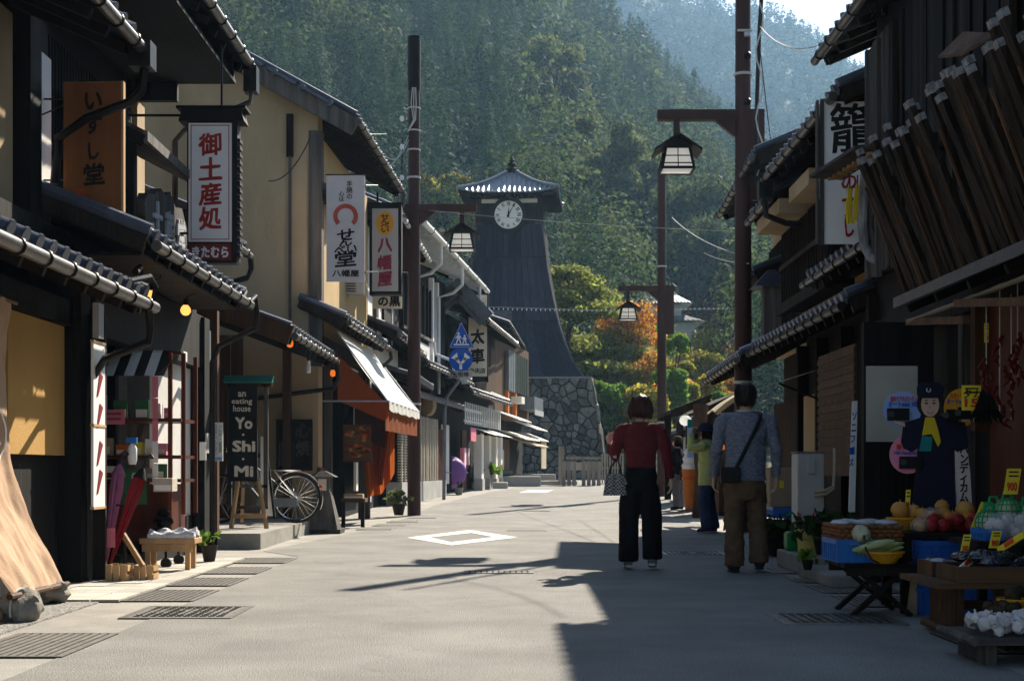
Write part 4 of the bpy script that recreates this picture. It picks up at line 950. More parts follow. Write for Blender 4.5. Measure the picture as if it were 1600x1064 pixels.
# ---- umbrella stand
us = thing('umbrella_stand', 'dark metal umbrella stand with a black foot beside the cart', 'stand', (-3.27, 11.95, 0))
pipe([(-3.27,12.0,.04), (-3.27,12.0,.62)], .018, 'black_pipe', us, 'post'); m = MB(); m.lathe([(.14,.02),(.14,.05),(.03,.07)], (-3.27,12.0,0), 14); m.build('foot', 'black_pipe', us, True)
m = MB(); m.tube([(-3.27+.1*math.cos(t), 12.0+.1*math.sin(t), .62) for t in np.linspace(0, 6.28, 17)], .008, 5); m.build('ring', 'black_pipe', us, True)
def folded_umbrella(a, b, m1, lab, top='umbrella_black'):
    a = V(a); b = V(b); o = thing('folded_umbrella', lab, 'umbrella', a, 'umbrellas in the stand'); d = (b-a)
    mb = MB(); pts = [a+d*t for t in (0,.1,.4,.75,.9)]; mb.tube(pts, [.008,.016,.036,.058,.052], 20)
    for i_ in range(len(pts)):
        for j_ in range(0, 20, 2): k_ = i_*20+j_; mb.v[k_] = tuple(pts[i_].lerp(V(mb.v[k_]), .72))
    mb.build('canopy', m1, o)
    mb = MB(); mb.tube([a+d*.89, a+d*.96, a+d], [.06,.036,.015], 10); mb.build('hem', top, o, True)
    pipe([a-d*.06, a], .006, 'chrome', o, 'ferrule'); pipe([b, b+d*.1, b+d*.14+V((.03,0,0)), b+d*.10+V((.06,0,0))], .012, 'black_pipe', o, 'handle')
folded_umbrella((-3.34,11.8,.12), (-3.10,11.95,.93), 'umbrella_red', 'folded red umbrella with a black hem leaning in the stand')
folded_umbrella((-3.38,11.85,.14), (-3.31,12.0,.96), 'umbrella_pink', 'folded pink umbrella behind the red one', 'umbrella_pink')
tg = tag(MB().box(X(165,11.8), X(180,11.8), 11.8, 11.803, Z(855,11.8), Z(825,11.8)).build('price_tag', 'pink_paper'), 'pink price tag hanging from the red umbrella', 'tag')
sq = thing('spray_bottle', 'white spray bottle with a blue head among the umbrella handles', 'bottle', (-3.30, 12.1, .98))
m = MB(); m.lathe([(.03,.96),(.04,1.0),(.04,1.1),(.015,1.14)], (-3.23,12.1,0), 10); m.build('bottle', 'white', sq, True); MB().box(-3.28,-3.19,12.08,12.12,1.14,1.19).build('nozzle', 'crate_blue', sq)
def slat_bin(lab, cx, cy, w_, h_):
    o = thing('wooden_bin', lab, 'bin', (cx, cy, 0)); n = 3
    MB().box(cx-w_/2+.012, cx+w_/2-.012, cy-.088, cy+.088, .01, .03).build('base', 'brown_wood', o)
    for sy in (-.1, .088):
        for i in range(n): a = cx-w_/2+w_*i/n; MB().box(a+.003, a+w_/n-.007, cy+sy, cy+sy+.012, 0, h_*(1-.05*(i % 2))).build('slat', 'pale_wood', o)
    for sx in (-w_/2, w_/2-.012):
        for i in range(2): MB().box(cx+sx, cx+sx+.012, cy-.087, cy+.087, .02+i*h_*.5, .02+i*h_*.5+h_*.32).build('slat', 'pale_wood', o)
    return o
tb = slat_bin('pale slatted wooden bin at the foot of the umbrella stand', -3.2, 11.6, .18, .15)
slat_bin('pale slatted wooden bin in front of the umbrella foot by the kerb', -3.02, 11.75, .16, .13)
MB().bar((-3.28,11.9,.42), (-3.02,11.65,.12), .02, .05).build('prop', 'pale_wood', tb)
for i_, (gx_, gz_, gw, gh, gm, gl) in enumerate(((-3.78,1.05,.12,.16,'cardboard','brown packet at the dark end of the middle shelf'),(-3.48,1.05,.1,.12,'price_yellow','yellow packet on the middle shelf next to the orange box'),(-3.36,1.05,.09,.15,'white','white carton on the middle shelf near the pink strip'),(-3.25,1.05,.08,.11,'plate_pink','pink carton at the corner of the middle shelf'),(-3.76,.83,.14,.12,'sign_cream','cream carton at the dark end of the lowest shelf'),(-3.27,.83,.1,.14,'poster_green','green carton at the corner of the lowest shelf'),(-3.30,1.39,.08,.14,'white','white card standing at the corner of the top shelf'),(-3.20,1.39,.06,.10,'pink_paper','pink card at the very corner of the top shelf'))): goods('gift_box', gl, gm, gx_, 13.24, gz_, gw, .1, gh, 'box', 'sign_cream' if gm != 'sign_cream' else 'maroon')
gb = goods('wicker_box', 'small pale basket of packets hung on the cart side', 'lattice_wood', -3.12, 12.8, .72, .17, .2, .12, 'basket', 'white')
# ---- low stool with folded cloth
sx, sy = X(270,12.9), 12.9
so = thing('low_stool', 'low pale wooden stool beside the cart holding folded cloth', 'stool', (sx, sy, 0))
MB().box(sx-.27, sx+.23, sy-.14, sy+.16, .25, .30).build('seat', 'pale_wood', so, bevel=.005)
for a in (-.2, .16):
    for b in (-.1, .12): MB().box(sx+a-.022, sx+a+.022, sy+b-.022, sy+b+.022, 0, .25).build('leg', 'pale_wood', so)
MB().box(sx-.25, sx+.2, sy-.12, sy-.10, .18, .245).build('apron', 'pale_wood', so)
m = MB(); m.sheet(lambda u, v: (sx-.2+.42*u, sy-.13+.26*v, .305+.05*abs(math.sin(u*9+v*4))*math.sin(math.pi*v)+.02*math.sin(v*17)*u+.03), 26, 18, (0,0,-.035))
tag(m.build('folded_cloth', 'cloth_white', None, True), 'crumpled white and grey patterned cloth on the low stool', 'cloth')
fg = thing('rag_doll', 'small dark cloth doll bundle hanging behind the stool', 'doll', (X(258,13.2), 13.2, .3))
for k, (dz, r, m_) in enumerate(((.52,.045,'black_cloth'),(.44,.07,'black_cloth'),(.33,.06,'cloth_white'),(.22,.07,'black_cloth'))): m = MB(); m.sph((X(260,13.2), 13.1, dz), (r*1.3, r, r*.8), 10, 6); m.build('bundle', m_, fg, True)
# ---- potted plants on the left
def potplant(loc, r, h, m, lab, leaf='leaf_green', n=40, s=.06, flowers=None, spread=1.3, name='potted_plant'):
    x, y, z = loc; o = thing(name, lab, 'plant', loc); mb = MB(); mb.lathe([(r*.62,z),(r*.95,z+h*.9),(r*1.05,z+h*.9),(r*1.05,z+h),(r*.9,z+h),(r*.85,z+h*.85)], (x,y,0), 14); mb.build('pot', m, o, True)
    c = np.array([x,y,z+h])+rng.normal(size=(n,3))*np.array([r*spread,r*spread,r*.8])*.55+np.array([0,0,r*.8]); nn = rng.normal(size=(n,3))+np.array([0,-.3,.8]); nn /= np.linalg.norm(nn, axis=1)[:,None]
    v, f_ = quads(c, nn, s*(.6+.8*rng.random(n)), .6); finish('foliage', fast_mesh(v-np.array(loc), f_), leaf, o, loc)
    st = MB()
    for i in range(5): st.tube([(x,y,z+h*.9), (x+random.uniform(-1,1)*r*.6, y+random.uniform(-1,1)*r*.6, z+h+r*1.2)], .005, 4)
    st.build('stem', 'leaf_dark', o)
    if flowers:
        c = c[:14]+np.array([0,-.02,r*.5]); v, f_ = quads(c, rng.normal(size=c.shape), np.full(len(c), s*.6)); finish('flower', fast_mesh(v-np.array(loc), f_), flowers, o, loc)
    return o
potplant((X(327,14.0),14.0,.0), .085, .17, 'pot_brown', 'small brown pot with bright green leaves by the souvenir shop post', n=26, s=.045)
potplant((X(623,27.6),27.6,.03), .14, .22, 'pot_brown', 'dark pot with a pale leafy plant at the foot of the brown pole', 'leaf_light', 60, .08)
# ================================================================ restaurant porch between the shops
f = fr_y(-3.45, 16.2, 21.7, -1)
PO = thing('restaurant_porch', 'low tiled wooden porch of the eating house beside the cream gable wall', 'porch', f(2.5, 0, 0))
panel(f, PO, 'floor_slab', 'concrete', .2, 5.5, -.55, 3, -.1, .18)
panel(f, PO, 'rear_wall', 'brown_wood', .1, 5.5, 1.7, 1.8, .18, 3.2)
panel(f, PO, 'side_wall', 'sign_pole', .02, .10, .0, 1.8, 0, 2.5)
boardset(fr_y(-3.6, 16.1, 16.6, -1), PO, 'sign_pole', 0, .4, 0, .1, 2.45, .1)
for a, d in ((.2,-.05),(2.8,.9),(5.3,-.1)): panel(f, PO, 'post', 'brown_wood', a, a+.12, d, d+.12, .0, 2.75)
for i in range(9): x = -5.1+i*.19; MB().box(x, x+.175, 21.0, 21.03, .2, 2.9).build('wall_plank', 'brown_wood', PO) if x < -4.1 else None
eave(f, PO, 1.2, 5.35, -.72, 2.62, 1.9, .36, name='porch_roof', deck='brown_wood')
MB().bar(f(1.16,-.75,2.55), f(1.16,1.2,3.26), .06, .24).build('bargeboard', 'brown_wood', PO)
pipe([f(5.4,-.8,2.55), f(5.5,-.8,2.3), f(5.5,-.72,2.15), f(5.48,.6,1.98), f(5.46,1.2,1.96)], .035, 'black_pipe', PO)
pb = P(370, 480+37, 19.2)
for (px, py, Y, m_, lab) in ((453,536,18.2,'bulb_dim','small orange bulb at the near end of the porch eave'), (520,583,22.6,'bulb_dim','orange bulb glowing under the cracker shop eave')):
    p = P(px, py, Y); b = thing('light_bulb', lab, 'lamp', p); m = MB(); m.lathe([(.001,-.06),(.035,-.045),(.045,0),(.03,.05),(.02,.06)], p, 12); m.build('globe', m_, b, True); m = MB(); m.lathe([(.03,.05),(.03,.1),(.01,.14)], p, 10); m.build('socket', 'black_pipe', b, True)
p = P(482, 575, 19.6); b = thing('light_bulb', 'unlit white spiral bulb hanging from the porch eave', 'lamp', p); m = MB(); m.lathe([(.015,-.07),(.032,-.06),(.032,.02),(.026,.03),(.026,.08),(.02,.1)], p, 10); m.build('globe', 'white', b, True); pipe([p+V((0,0,.08)), p+V((0,0,.3))], .018, 'black_pipe', b, 'socket')
# ---- standing sign
Y = 17.9; xa, xb = X(352,Y), X(421,Y)
sg = thing('standing_sign', 'black standing sign with white hand lettering under a teal cap', 'sign', ((xa+xb)/2, Y, .1))
MB().box(X(358,Y), X(402,Y), Y, Y+.03, Z(752,Y), Z(601,Y)).build('board', 'black', sg)
for px in (354, 411): MB().box(X(px,Y)-.0, X(px,Y)+.055, Y+.03, Y+.08, Z(790,Y), Z(592,Y)).build('post', 'grey_wood', sg)
MB().prism([V((X(350,Y),Y-.06,Z(597,Y))), V((X(426,Y),Y-.06,Z(597,Y))), V((X(426,Y),Y+.05,Z(586,Y))), V((X(350,Y),Y+.05,Z(586,Y)))], (0,.08,-.01)).build('cap', 'teal', sg)
MB().box(X(352,Y), X(424,Y), Y+.03, Y+.07, Z(604,Y), Z(597,Y)).build('cap_rail', 'brown_wood', sg)
MB().box(X(354,Y), X(418,Y), Y+.03, Y+.06, Z(762,Y), Z(757,Y)).build('rail', 'grey_wood', sg); MB().box(X(354,Y), X(418,Y), Y+.03, Y+.06, Z(795,Y), Z(790,Y)).build('rail', 'grey_wood', sg)
for s, py, h, wd in (('an',616,.062,.10),('eating',628,.085,.26),('house',638,.08,.22),('Yo',661,.15,.22),('·',679,.03,.03),('Shi',697,.145,.29),('·',717,.03,.03),('Mi',736,.14,.24)):
    px = 381 if wd > .03 else 380
    text(s, h, P(px if h > .09 or wd <.05 else px-3, py, Y-.004), 'sign_cream', sg, .045 if h > .09 else .02, name='lettering', wid=wd)
ez = thing('easel', 'yellow wooden easel trestle under the standing sign', 'easel', ((xa+xb)/2, Y-.1, .08))
for a, b in ((360,372),(418,404)): MB().bar(P(a,834,Y-.15), P(b,752,Y-.02), .045, .035).build('leg', 'pale_wood', ez)
MB().bar(P(378,815,Y+.3), P(380,752,Y+.05), .04, .03).build('leg', 'pale_wood', ez); MB().bar(P(364,806,Y-.13), P(416,806,Y-.13), .035, .06).build('rail', 'pale_wood', ez)
ab = thing('folding_board', 'white folding menu board half hidden behind the standing sign', 'board', (X(418,18.4), 18.4, .18))
MB().prism([P(407,682,18.4), P(414,682,18.4), P(429,806,18.4), P(407,806,18.4)], (0,.03,0)).build('sheet', 'white', ab); MB().bar(P(414,682,18.39), P(429,808,18.39), .03, .03).build('frame', 'black', ab)
nt_ = thing('notice_plate', 'small white plate with green and blue Japanese writing on a porch post', 'sign', (X(340,16.15), 16.15, 1.0))
MB().box(X(333,16.1), X(348,16.1), 16.1, 16.12, Z(720,16.1), Z(660,16.1)).build('plate', 'white', nt_)
text('ごみ・資源', .30, P(344,686,16.097), 'green_print', nt_, .01, vertical=True, wid=.034, gap=.9); text('ステーション', .34, P(337.5,688,16.097), 'blue_print', nt_, .01, vertical=True, wid=.030, gap=.85)
MB().box(X(333,16.1), X(348,16.1), 16.094, 16.0995, Z(719,16.1), Z(714,16.1)).build('stripe', 'plate_blue', nt_)
# ---- framed boards inside the porch
for k, (a, b, c, d, mm) in enumerate(((432,488,655,735,'dark_wood'),)):
    Y = 21.55; o = thing('framed_panel', 'dark carved framed panel leaning on the cream porch wall', 'panel', (X(460,Y), Y, .5))
    MB().box(X(a,Y), X(b,Y), Y, Y+.05, Z(d,Y), Z(c,Y)).build('panel', 'black_wood', o)
    for q in ((a,a+4,c,d),(b-4,b,c,d),(a+4,b-4,c,c+4),(a+4,b-4,d-4,d)): MB().box(X(q[0],Y), X(q[1],Y), Y-.03, Y, Z(q[3],Y), Z(q[2],Y)).build('frame', 'dark_wood', o)
    for i in range(7): MB().box(X(436+i*3.6,Y), X(437.8+i*3.6,Y), Y-.012, Y, Z(728,Y), Z(690,Y)).build('bar', 'grey_wood', o)
    text('心', .24, P(474,672,Y-.004), 'grey_wood', o, .03, name='character'); text('焼', .24, P(474,700,Y-.004), 'grey_wood', o, .03, name='character')
# ---- bicycle
bx, by, bz = X(463,19.5), 19.5, Z(778,19.5)
bc = thing('bicycle', 'city bicycle with chrome mudguard parked in the porch behind the sign', 'bicycle', (bx-.5, by, .18))
def wheel(cx):
    m = MB(); m.tube([(cx+.325*math.cos(t), by, bz+.325*math.sin(t)) for t in np.linspace(0, 2*math.pi, 37)], .019, 8); wo = m.build('wheel', 'rubber', bc, True)
    m = MB(); m.tube([(cx+.30*math.cos(t), by, bz+.30*math.sin(t)) for t in np.linspace(0, 2*math.pi, 37)], (.012), 6); m.build('rim', 'chrome', wo, True)
    m = MB()
    for i in range(28):
        t = 2*math.pi*i/28; m.bar((cx+.02*math.cos(t+1.2*(-1)**i), by+.025*(-1)**i, bz+.02*math.sin(t+1.2*(-1)**i)), (cx+.295*math.cos(t), by, bz+.295*math.sin(t)), .0035)
    m.build('spokes', 'chrome', wo); m = MB(); m.tube([(cx,by-.045,bz),(cx,by+.045,bz)], .022, 10); m.build('hub', 'chrome', wo, True)
wheel(bx); wheel(bx-1.05)
m = MB(); m.sheet(lambda u, v: (bx+.365*math.cos(-.45+u*2.9), by+(v-.5)*.06, bz+.365*math.sin(-.45+u*2.9)), 22, 2, (0,0,.004)); m.build('mudguard', 'chrome', bc, True)
bb = V((bx-.46, by, bz-.06)); st = V((bx-.55, by, bz+.42)); hd = V((bx-.93, by, bz+.50))
for a, b, r in ((bb,st,.017),(bb,hd,.02),(bb,V((bx,by-.05,bz)),.011),(st,V((bx,by-.05,bz)),.010),(hd,V((bx-1.05,by,bz)),.014),(st,st+V((-.03,0,.13)),.013),(hd,hd+V((.03,0,.16)),.013)): pipe([a,b], r, 'sign_pole', bc, 'frame_tube')
m = MB(); m.sph(st+V((-.02,0,.16)), (.13,.08,.035), 12, 6); m.build('saddle', 'leather_black', bc, True)
pipe([hd+V((.03,-.25,.14)), hd+V((-.05,-.1,.18)), hd+V((-.05,.1,.18)), hd+V((.03,.25,.14))], .012, 'chrome', bc, 'handlebar')
m = MB(); m.tube([bb+V((0,-.03,0)), bb+V((0,.03,0))], .08, 16); m.build('chainring', 'chrome', bc, True); MB().box(bx-.5, bx+.02, by-.07, by-.055, bz-.12, bz+.0).build('chain_guard', 'sign_pole', bc)
for s_ in (-1,1): MB().bar((bx-.0, by+.05*s_, bz), (bx-.30, by+.06*s_, bz+.38), .01).build('rack_stay', 'chrome', bc)
MB().box(bx-.36, bx+.06, by-.06, by+.06, bz+.37, bz+.385).build('rack', 'chrome', bc); m = MB(); m.lathe([(.02,-.02),(.03,0),(.02,.02)], (bx+.335, by, bz+.16), 10); m.build('rear_reflector', 'price_red', bc, True)
# ---- wooden bollard lantern
lx0, ly0 = X(505,20.6), 20.6
bl = thing('wooden_lantern_post', 'tapered grey wooden lantern post with a small roofed lamp box', 'lantern', (lx0, ly0, .1))
def frust(mb, cx, cy, z0, z1, a0, a1):
    return mb.add([(cx-a0,cy-a0,z0),(cx+a0,cy-a0,z0),(cx+a0,cy+a0,z0),(cx-a0,cy+a0,z0),(cx-a1,cy-a1,z1),(cx+a1,cy-a1,z1),(cx+a1,cy+a1,z1),(cx-a1,cy+a1,z1)], [(3,2,1,0),(0,1,5,4),(1,2,6,5),(2,3,7,6),(3,0,4,7),(4,5,6,7)])
frust(MB(), lx0, ly0, .06, Z(768,20.6), .235, .115).build('body', 'grey_wood', bl)
MB().box(lx0-.28, lx0+.28, ly0-.28, ly0+.28, .0, .06).build('foot', 'grey_wood', bl)
frust(MB(), lx0, ly0, Z(768,20.6), Z(745,20.6), .10, .10).build('lamp_box', 'grey_wood', bl); MB().box(lx0-.06, lx0+.06, ly0-.106, ly0-.1, Z(766,20.6), Z(748,20.6)).build('pane', 'sign_cream', bl)
frust(MB(), lx0, ly0, Z(745,20.6), Z(735,20.6), .20, .03).build('cap', 'black_wood', bl)

# ================================================================ L3: cream gable building, cracker shop
f = Fr((-2.97,21.8), (-2.74,27.1), -1)
L3 = thing('cracker_shop', 'cream plastered cracker shop with tiled gable roof and white awning', 'building', f(2.5, 2, 0))
gx = [(-2.97, 6.05), (X(300,21.8)-3.5, 8.55)]          # verge line of the gable
def gzz(x): return 6.22+(-2.35-x)*.56
wl = MB(); xs = [-2.97, -5.0, -7.2, -9.4]
vs = [V((x, 21.8, .0)) for x in xs]+[V((x, 21.8, gzz(x)-.12)) for x in xs]
wl.add(vs+[v+V((.03,.25,0)) for v in vs], [(i+1, i, 4+i, 5+i) for i in range(3)]+[(8,12,4,0)]); wl.build('gable_wall', 'cream_plaster', L3)
panel(f, L3, 'front_wall', 'tan_plaster', .25, 5.3, .02, .3, 2.9, 6.1)
panel(f, L3, 'corner_post', 'grey_wood', -.04, .16, -.06, .14, 2.5, 6.1)
MB().box(-3.42, -3.38, 21.76, 21.80, 2.7, 6.2).build('downpipe', 'gutter', L3)
MB().box(-3.45, -3.35, 21.74, 21.80, 5.7, 6.35).build('beam_end', 'dark_wood', L3)
panel(f, L3, 'front_beam', 'dark_wood', 0, 5.3, -.1, .1, 2.75, 2.95)
panel(f, L3, 'inner_wall', 'black_wood', .3, 5.3, .9, 1.0, 0, 2.8)
mr = eave(f, L3, -.25, 5.35, -.60, 6.24, 3.6, .56, name='main_roof', gut='gutter', brackets=.6)
MB().bar((-2.36,21.5,6.08), (-6.2,21.5,6.08+3.84*.56), .06, .26).build('bargeboard', 'grey_wood', L3)
for i in range(8): m = MB(); p = V((-2.75-i*.42, 21.52, 6.44+i*.42*.56)); m.tube([p+V((0,-.10,0)), p+V((0,.02,0))], .055, 10); m.build('verge_end_tile', 'tile', mr, True)
for i in range(7): x = -2.75-i*.5; MB().bar((x,21.5,6.44+(-2.75-x)*.56), (x-.44,21.5,6.44+(-2.75-x+.44)*.56), .22, .05).build('verge_cover', 'tile', mr)
e = f(5.4,-.66,0); pipe([e+V((0,0,6.22)), e+V((0,.05,6.0)), e+V((-.05,.05,5.9)), e+V((-.5,.05,5.75)), e+V((-.55,.05,5.6)), e+V((-.55,.05,3.2))], .04, 'gutter', L3)
e2_ = eave(f, L3, -.1, 4.6, -.42, 3.22, .7, .42, name='pent_roof')
eave(f, L3, .05, 1.5, -.28, 5.12, .6, .42, name='window_hood', gut=None, rafters=.4)
e = f(4.65,-.5,0); pipe([e+V((0,0,3.18)), e+V((.02,.05,2.98)), e+V((-.1,.08,2.86)), e+V((-.45,.1,2.72)), e+V((-.5,.1,2.5))], .035, 'black_pipe', L3)
panel(f, L3, 'post', 'grey_wood', .9, 1.02, -.05, .07, 0, 2.8); panel(f, L3, 'post', 'grey_wood', 4.7, 4.9, -.1, .1, 0, 2.8)
panel(f, L3, 'sill_band', 'brick_red', -.02, .3, -.035, .02, .1, .95)
panel(f, L3, 'white_panel', 'white_plaster', 4.95, 5.3, -.06, 0, .3, 2.6)
m = MB(); frust(m, X(440,17), 17, 0, .01, .01, .01)
# small side roof stuck on the cream wall (its gutter end shows beside the red sign)
sr = thing('side_canopy', 'short tiled canopy with a black gutter pipe on the cream wall', 'canopy', (-3.9, 17.6, 3.4))
fs_ = fr_y(-3.75, 15.9, 18.7, -1); eave(fs_, sr, .1, 2.3, -.32, 3.72, 1.0, .42, name='roof', rafters=.5)
e = fs_(2.3,-.4,0); pipe([e+V((0,0,3.66)), e+V((0,.08,3.5)), e+V((-.05,.08,3.38)), e+V((-.6,.1,3.22)), e+V((-1.0,.1,3.18))], .038, 'black_pipe', sr)
fs_.box(.1, 2.3, .55, .68, 2.4, 4.1).build('back_wall', 'black_wood', sr)
# awning
aw = thing('awning', 'wide white canvas awning sloping over the cracker shop front', 'awning', (-2.2, 24, 2))
A0, A1, C0, C1 = V((-2.70,22.0,3.06)), V((-2.55,26.6,3.06)), V((-1.92,22.15,1.98)), V((-1.74,26.7,2.0))
m = MB(); m.sheet(lambda u, v: A0.lerp(A1,u).lerp(C0.lerp(C1,u),v)+V((0,0,-.06*math.sin(math.pi*v)*(.6+.4*math.cos(u*12.5)))), 20, 10, (0,0,-.004)); m.build('canopy', 'canvas_white', aw, True)
m = MB(); m.sheet(lambda u, v: C0.lerp(C1,u)+V((.01+.015*math.sin(u*50), 0, -v*(.13+.03*abs(math.sin(u*38))))), 70, 3); m.build('valance', 'canvas_white', aw, True)
for a, b in ((A0,C0),(A1,C1)): pipe([a+V((0,0,-.02)), b+V((0,0,-.02))], .014, 'galv', aw, 'frame_arm')
pipe([C0,C1], .016, 'galv', aw, 'front_bar'); pipe([C0, V((-2.95,22.15,1.98))], .012, 'galv', aw, 'brace')
rc = thing('rust_curtain', 'rust orange cloth curtain and valance hanging under the white awning', 'curtain', (-2.2, 24, .3))
m = MB(); m.sheet(lambda u, v: C0.lerp(C1,u)+V((-.05+.01*math.sin(u*40),0,-.14-.32*v)), 60, 4); m.build('front_valance', 'rust_cloth', rc, True)
m = MB(); m.sheet(lambda u, v: V((-2.74+.80*u*(1-.0*v), 22.35, 2.72-.80*u-v*(.72-.45*u))), 14, 8); m.build('side_panel', 'rust_cloth', rc, True)
m = MB(); m.sheet(lambda u, v: V((-2.62+.62*u+.15*v*(1-u), 24.3+.10*math.sin(u*17), 2.05-(1.62-.0*u)*v*(1-.25*u*u)+.03*math.sin(u*9))), 40, 14); m.build('drape', 'rust_cloth', rc, True)
m = MB(); m.sheet(lambda u, v: V((-2.3+.32*u-.22*v*u, 24.15+.05*math.sin(u*13), 2.0-1.35*v)), 24, 12); m.build('drape', 'rust_cloth', rc, True)
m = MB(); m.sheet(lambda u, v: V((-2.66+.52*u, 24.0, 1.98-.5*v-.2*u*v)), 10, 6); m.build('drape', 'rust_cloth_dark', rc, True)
Y = 23.0; o = thing('photo_board', 'brown board covered with pictures of rice crackers under the awning', 'board', (X(558,Y), Y, 1.1))
MB().box(X(536,Y), X(580,Y), Y, Y+.03, Z(722,Y), Z(663,Y)).build('board', 'brown_wood_h', o)
for i in range(36):
    px = 540+random.random()*36; py = 668+random.random()*50; m = MB(); c = P(px, py, Y-.006); a = random.random()*6
    m.prism([c+V((.045*math.cos(a+t)*(1+.3*math.sin(t*3)), 0, .032*math.sin(a+t))) for t in np.linspace(0, 5.5, 7)], (0,.004+.003*(i%3)*.3,0)); m.build('cracker', ['wicker','pale_wood','orange_box','terracotta'][i % 4], o)
bn = thing('shop_bench', 'dark wooden bench with goods trays under the awning', 'bench', (X(560,22.6), 22.6, 0))
MB().box(X(535,22.6), X(572,22.6), 22.4, 22.9, .40, .46).build('seat', 'brown_wood_h', bn)
for px in (538, 568): MB().box(X(px,22.6)-.03, X(px,22.6)+.03, 22.45, 22.5, 0, .4).build('leg', 'dark_wood', bn)
goods('goods_tray', 'tan tray of wrapped crackers on the bench', 'cardboard', X(553,22.5), 22.5, .46, .3, .25, .07, 'tray', 'sign_cream')
o = goods('wall_phone', 'small dark meter box on the cracker shop wall', 'black_wood', X(550,24.5), 24.5, 2.0, .25, .12, .4, 'box'); 
MB().box(X(545,24.4), X(557,24.4), 24.40, 24.43, 2.1, 2.25).build('dial', 'grey_panel', o)
# banners on the corner
Y = 21.2; sg = thing('cracker_banner', 'pale pinkish vertical banner with black brush writing and a red ring', 'banner', (X(540,Y), Y, Z(440,Y)))
MB().box(X(510,Y), X(570,Y), Y, Y+.03, Z(440,Y), Z(274,Y)).build('board', 'sign_pink_white', sg)
MB().box(X(509,Y), X(571,Y), Y-.01, Y+.04, Z(274,Y), Z(272.5,Y)).build('top_rail', 'dark_wood', sg)
text('手焼の', .27, P(546,297,Y-.003), 'ink', sg, .015, vertical=True, gap=.95); text('心は', .15, P(533.5,307,Y-.003), 'ink', sg, .015, vertical=True, gap=.95)
m = MB(); c = P(540,338,Y-.006)
for a0, a1 in ((-3.95, .81),):
    k = 26; q = [a0+(a1-a0)*i/k for i in range(k+1)]; q = [t for t in q]
    o_ = [c+V((.185*math.sin(t+1.57), 0, .185*math.cos(t+1.57))) for t in q]; i_ = [c+V((.12*math.sin(t+1.57), 0, .12*math.cos(t+1.57))) for t in q]
    m.add(o_+i_, [(j, j+1, k+2+j, k+1+j) for j in range(k)])
m.build('red_ring', 'ring_red', sg)
for s, py, h, wd in (('せ',367,.17,.26),('ん',378,.13,.2),('べい',390,.13,.34),('堂',404,.24,.32)): text(s, h, P(540,py,Y-.003), 'ink', sg, .03, name='character', wid=wd)
text('八幡屋', .105, P(540,427,Y-.003), 'ink', sg, .03, wid=.40)
for py in (290, 425): pipe([P(571,py,Y+.02), P(590,py,Y+.9)], .012, 'black_pipe', sg, 'bracket')
Y = 25.8; sg = thing('cracker_sign_box', 'grey vertical sign box with a yellow disc and crimson characters', 'sign', (X(603,Y), Y, Z(458,Y)))
MB().box(X(577,Y), X(627,Y), Y+.02, Y+.3, Z(460,Y), Z(320,Y)).build('case', 'black', sg); MB().box(X(581.5,Y), X(622,Y), Y, Y+.02, Z(455,Y), Z(326,Y)).build('face', 'sign_grey', sg)
dm = MB(); c = P(601.5,349,Y-.004); dm.prism([c+V((.16*math.cos(t),0,.215*math.sin(t))) for t in np.linspace(0,6.28,33)[:-1]], (0,.004,0)); dm.build('yellow_disc', 'amber', sg)
text('せんべい', .33, P(601.5,349,Y-.006), 'ink', sg, .03, vertical=True, wid=.16, gap=.72)
for s, py in (('八',383),('幡',410),('屋',436)): text(s, .27, P(601.5,py,Y-.004), 'maroon_ink', sg, .05, name='character', wid=.27)
pipe([P(590,322,Y+.15), P(590,300,Y+.15)], .02, 'black_pipe', sg, 'hanger'); MB().bar(P(575,319,Y+.15), P(630,319,Y+.15), .05).build('hanger', 'black_pipe', sg)
Y = 24.6; ac = thing('air_conditioner', 'white outdoor air conditioner unit on the pent roof behind the banner', 'air conditioner', (X(550,Y), Y, Z(459,Y)))
MB().box(X(535,Y), X(568,Y), Y, Y+.3, Z(459,Y), Z(430,Y)).build('body', 'ac_white', ac); m = MB()
for i in range(7): m.box(X(538,Y), X(556,Y), Y-.008, Y, Z(456-i*4,Y), Z(454.4-i*4,Y))
m.build('grille', 'black', ac)

# ================================================================ L4 .. L7: the row towards the tower
f = Fr((-2.72,27.3), (-2.56,32.5), -1)
L4 = thing('white_shop_house', 'narrow white-walled shop house behind the brown utility pole', 'building', f(2.5, 2, 0))
panel(f, L4, 'upper_wall', 'white_plaster', 0, 5.2, .05, 3, 2.9, 5.6); panel(f, L4, 'lower_wall', 'black_wood', 0, 5.2, .5, 3, 0, 3.0)
panel(f, L4, 'window', 'black_wood', 2.2, 4.9, .0, .06, 3.6, 5.0); panel(f, L4, 'sash', 'white', 3.5, 3.56, -.02, .02, 3.6, 5.0); panel(f, L4, 'post', 'white', .9, 1.05, -.05, .05, 2.9, 5.6)
eave(f, L4, -.1, 5.2, -.5, 3.55, .9, .42, name='pent_roof', rafters=None); eave(f, L4, -.1, 5.2, -.6, 5.75, 2.6, .42, name='main_roof', rafters=.5, gut='white_gutter')
eave(f, L4, 1.5, 5.0, -.75, 2.75, .8, .3, name='shop_hood', rafters=None, gut=None)
panel(f, L4, 'red_notice', 'price_red', .3, .9, -.3, -.27, 1.55, 1.85); panel(f, L4, 'white_panel', 'white_plaster', .2, 2.0, .3, .35, .5, 2.4)
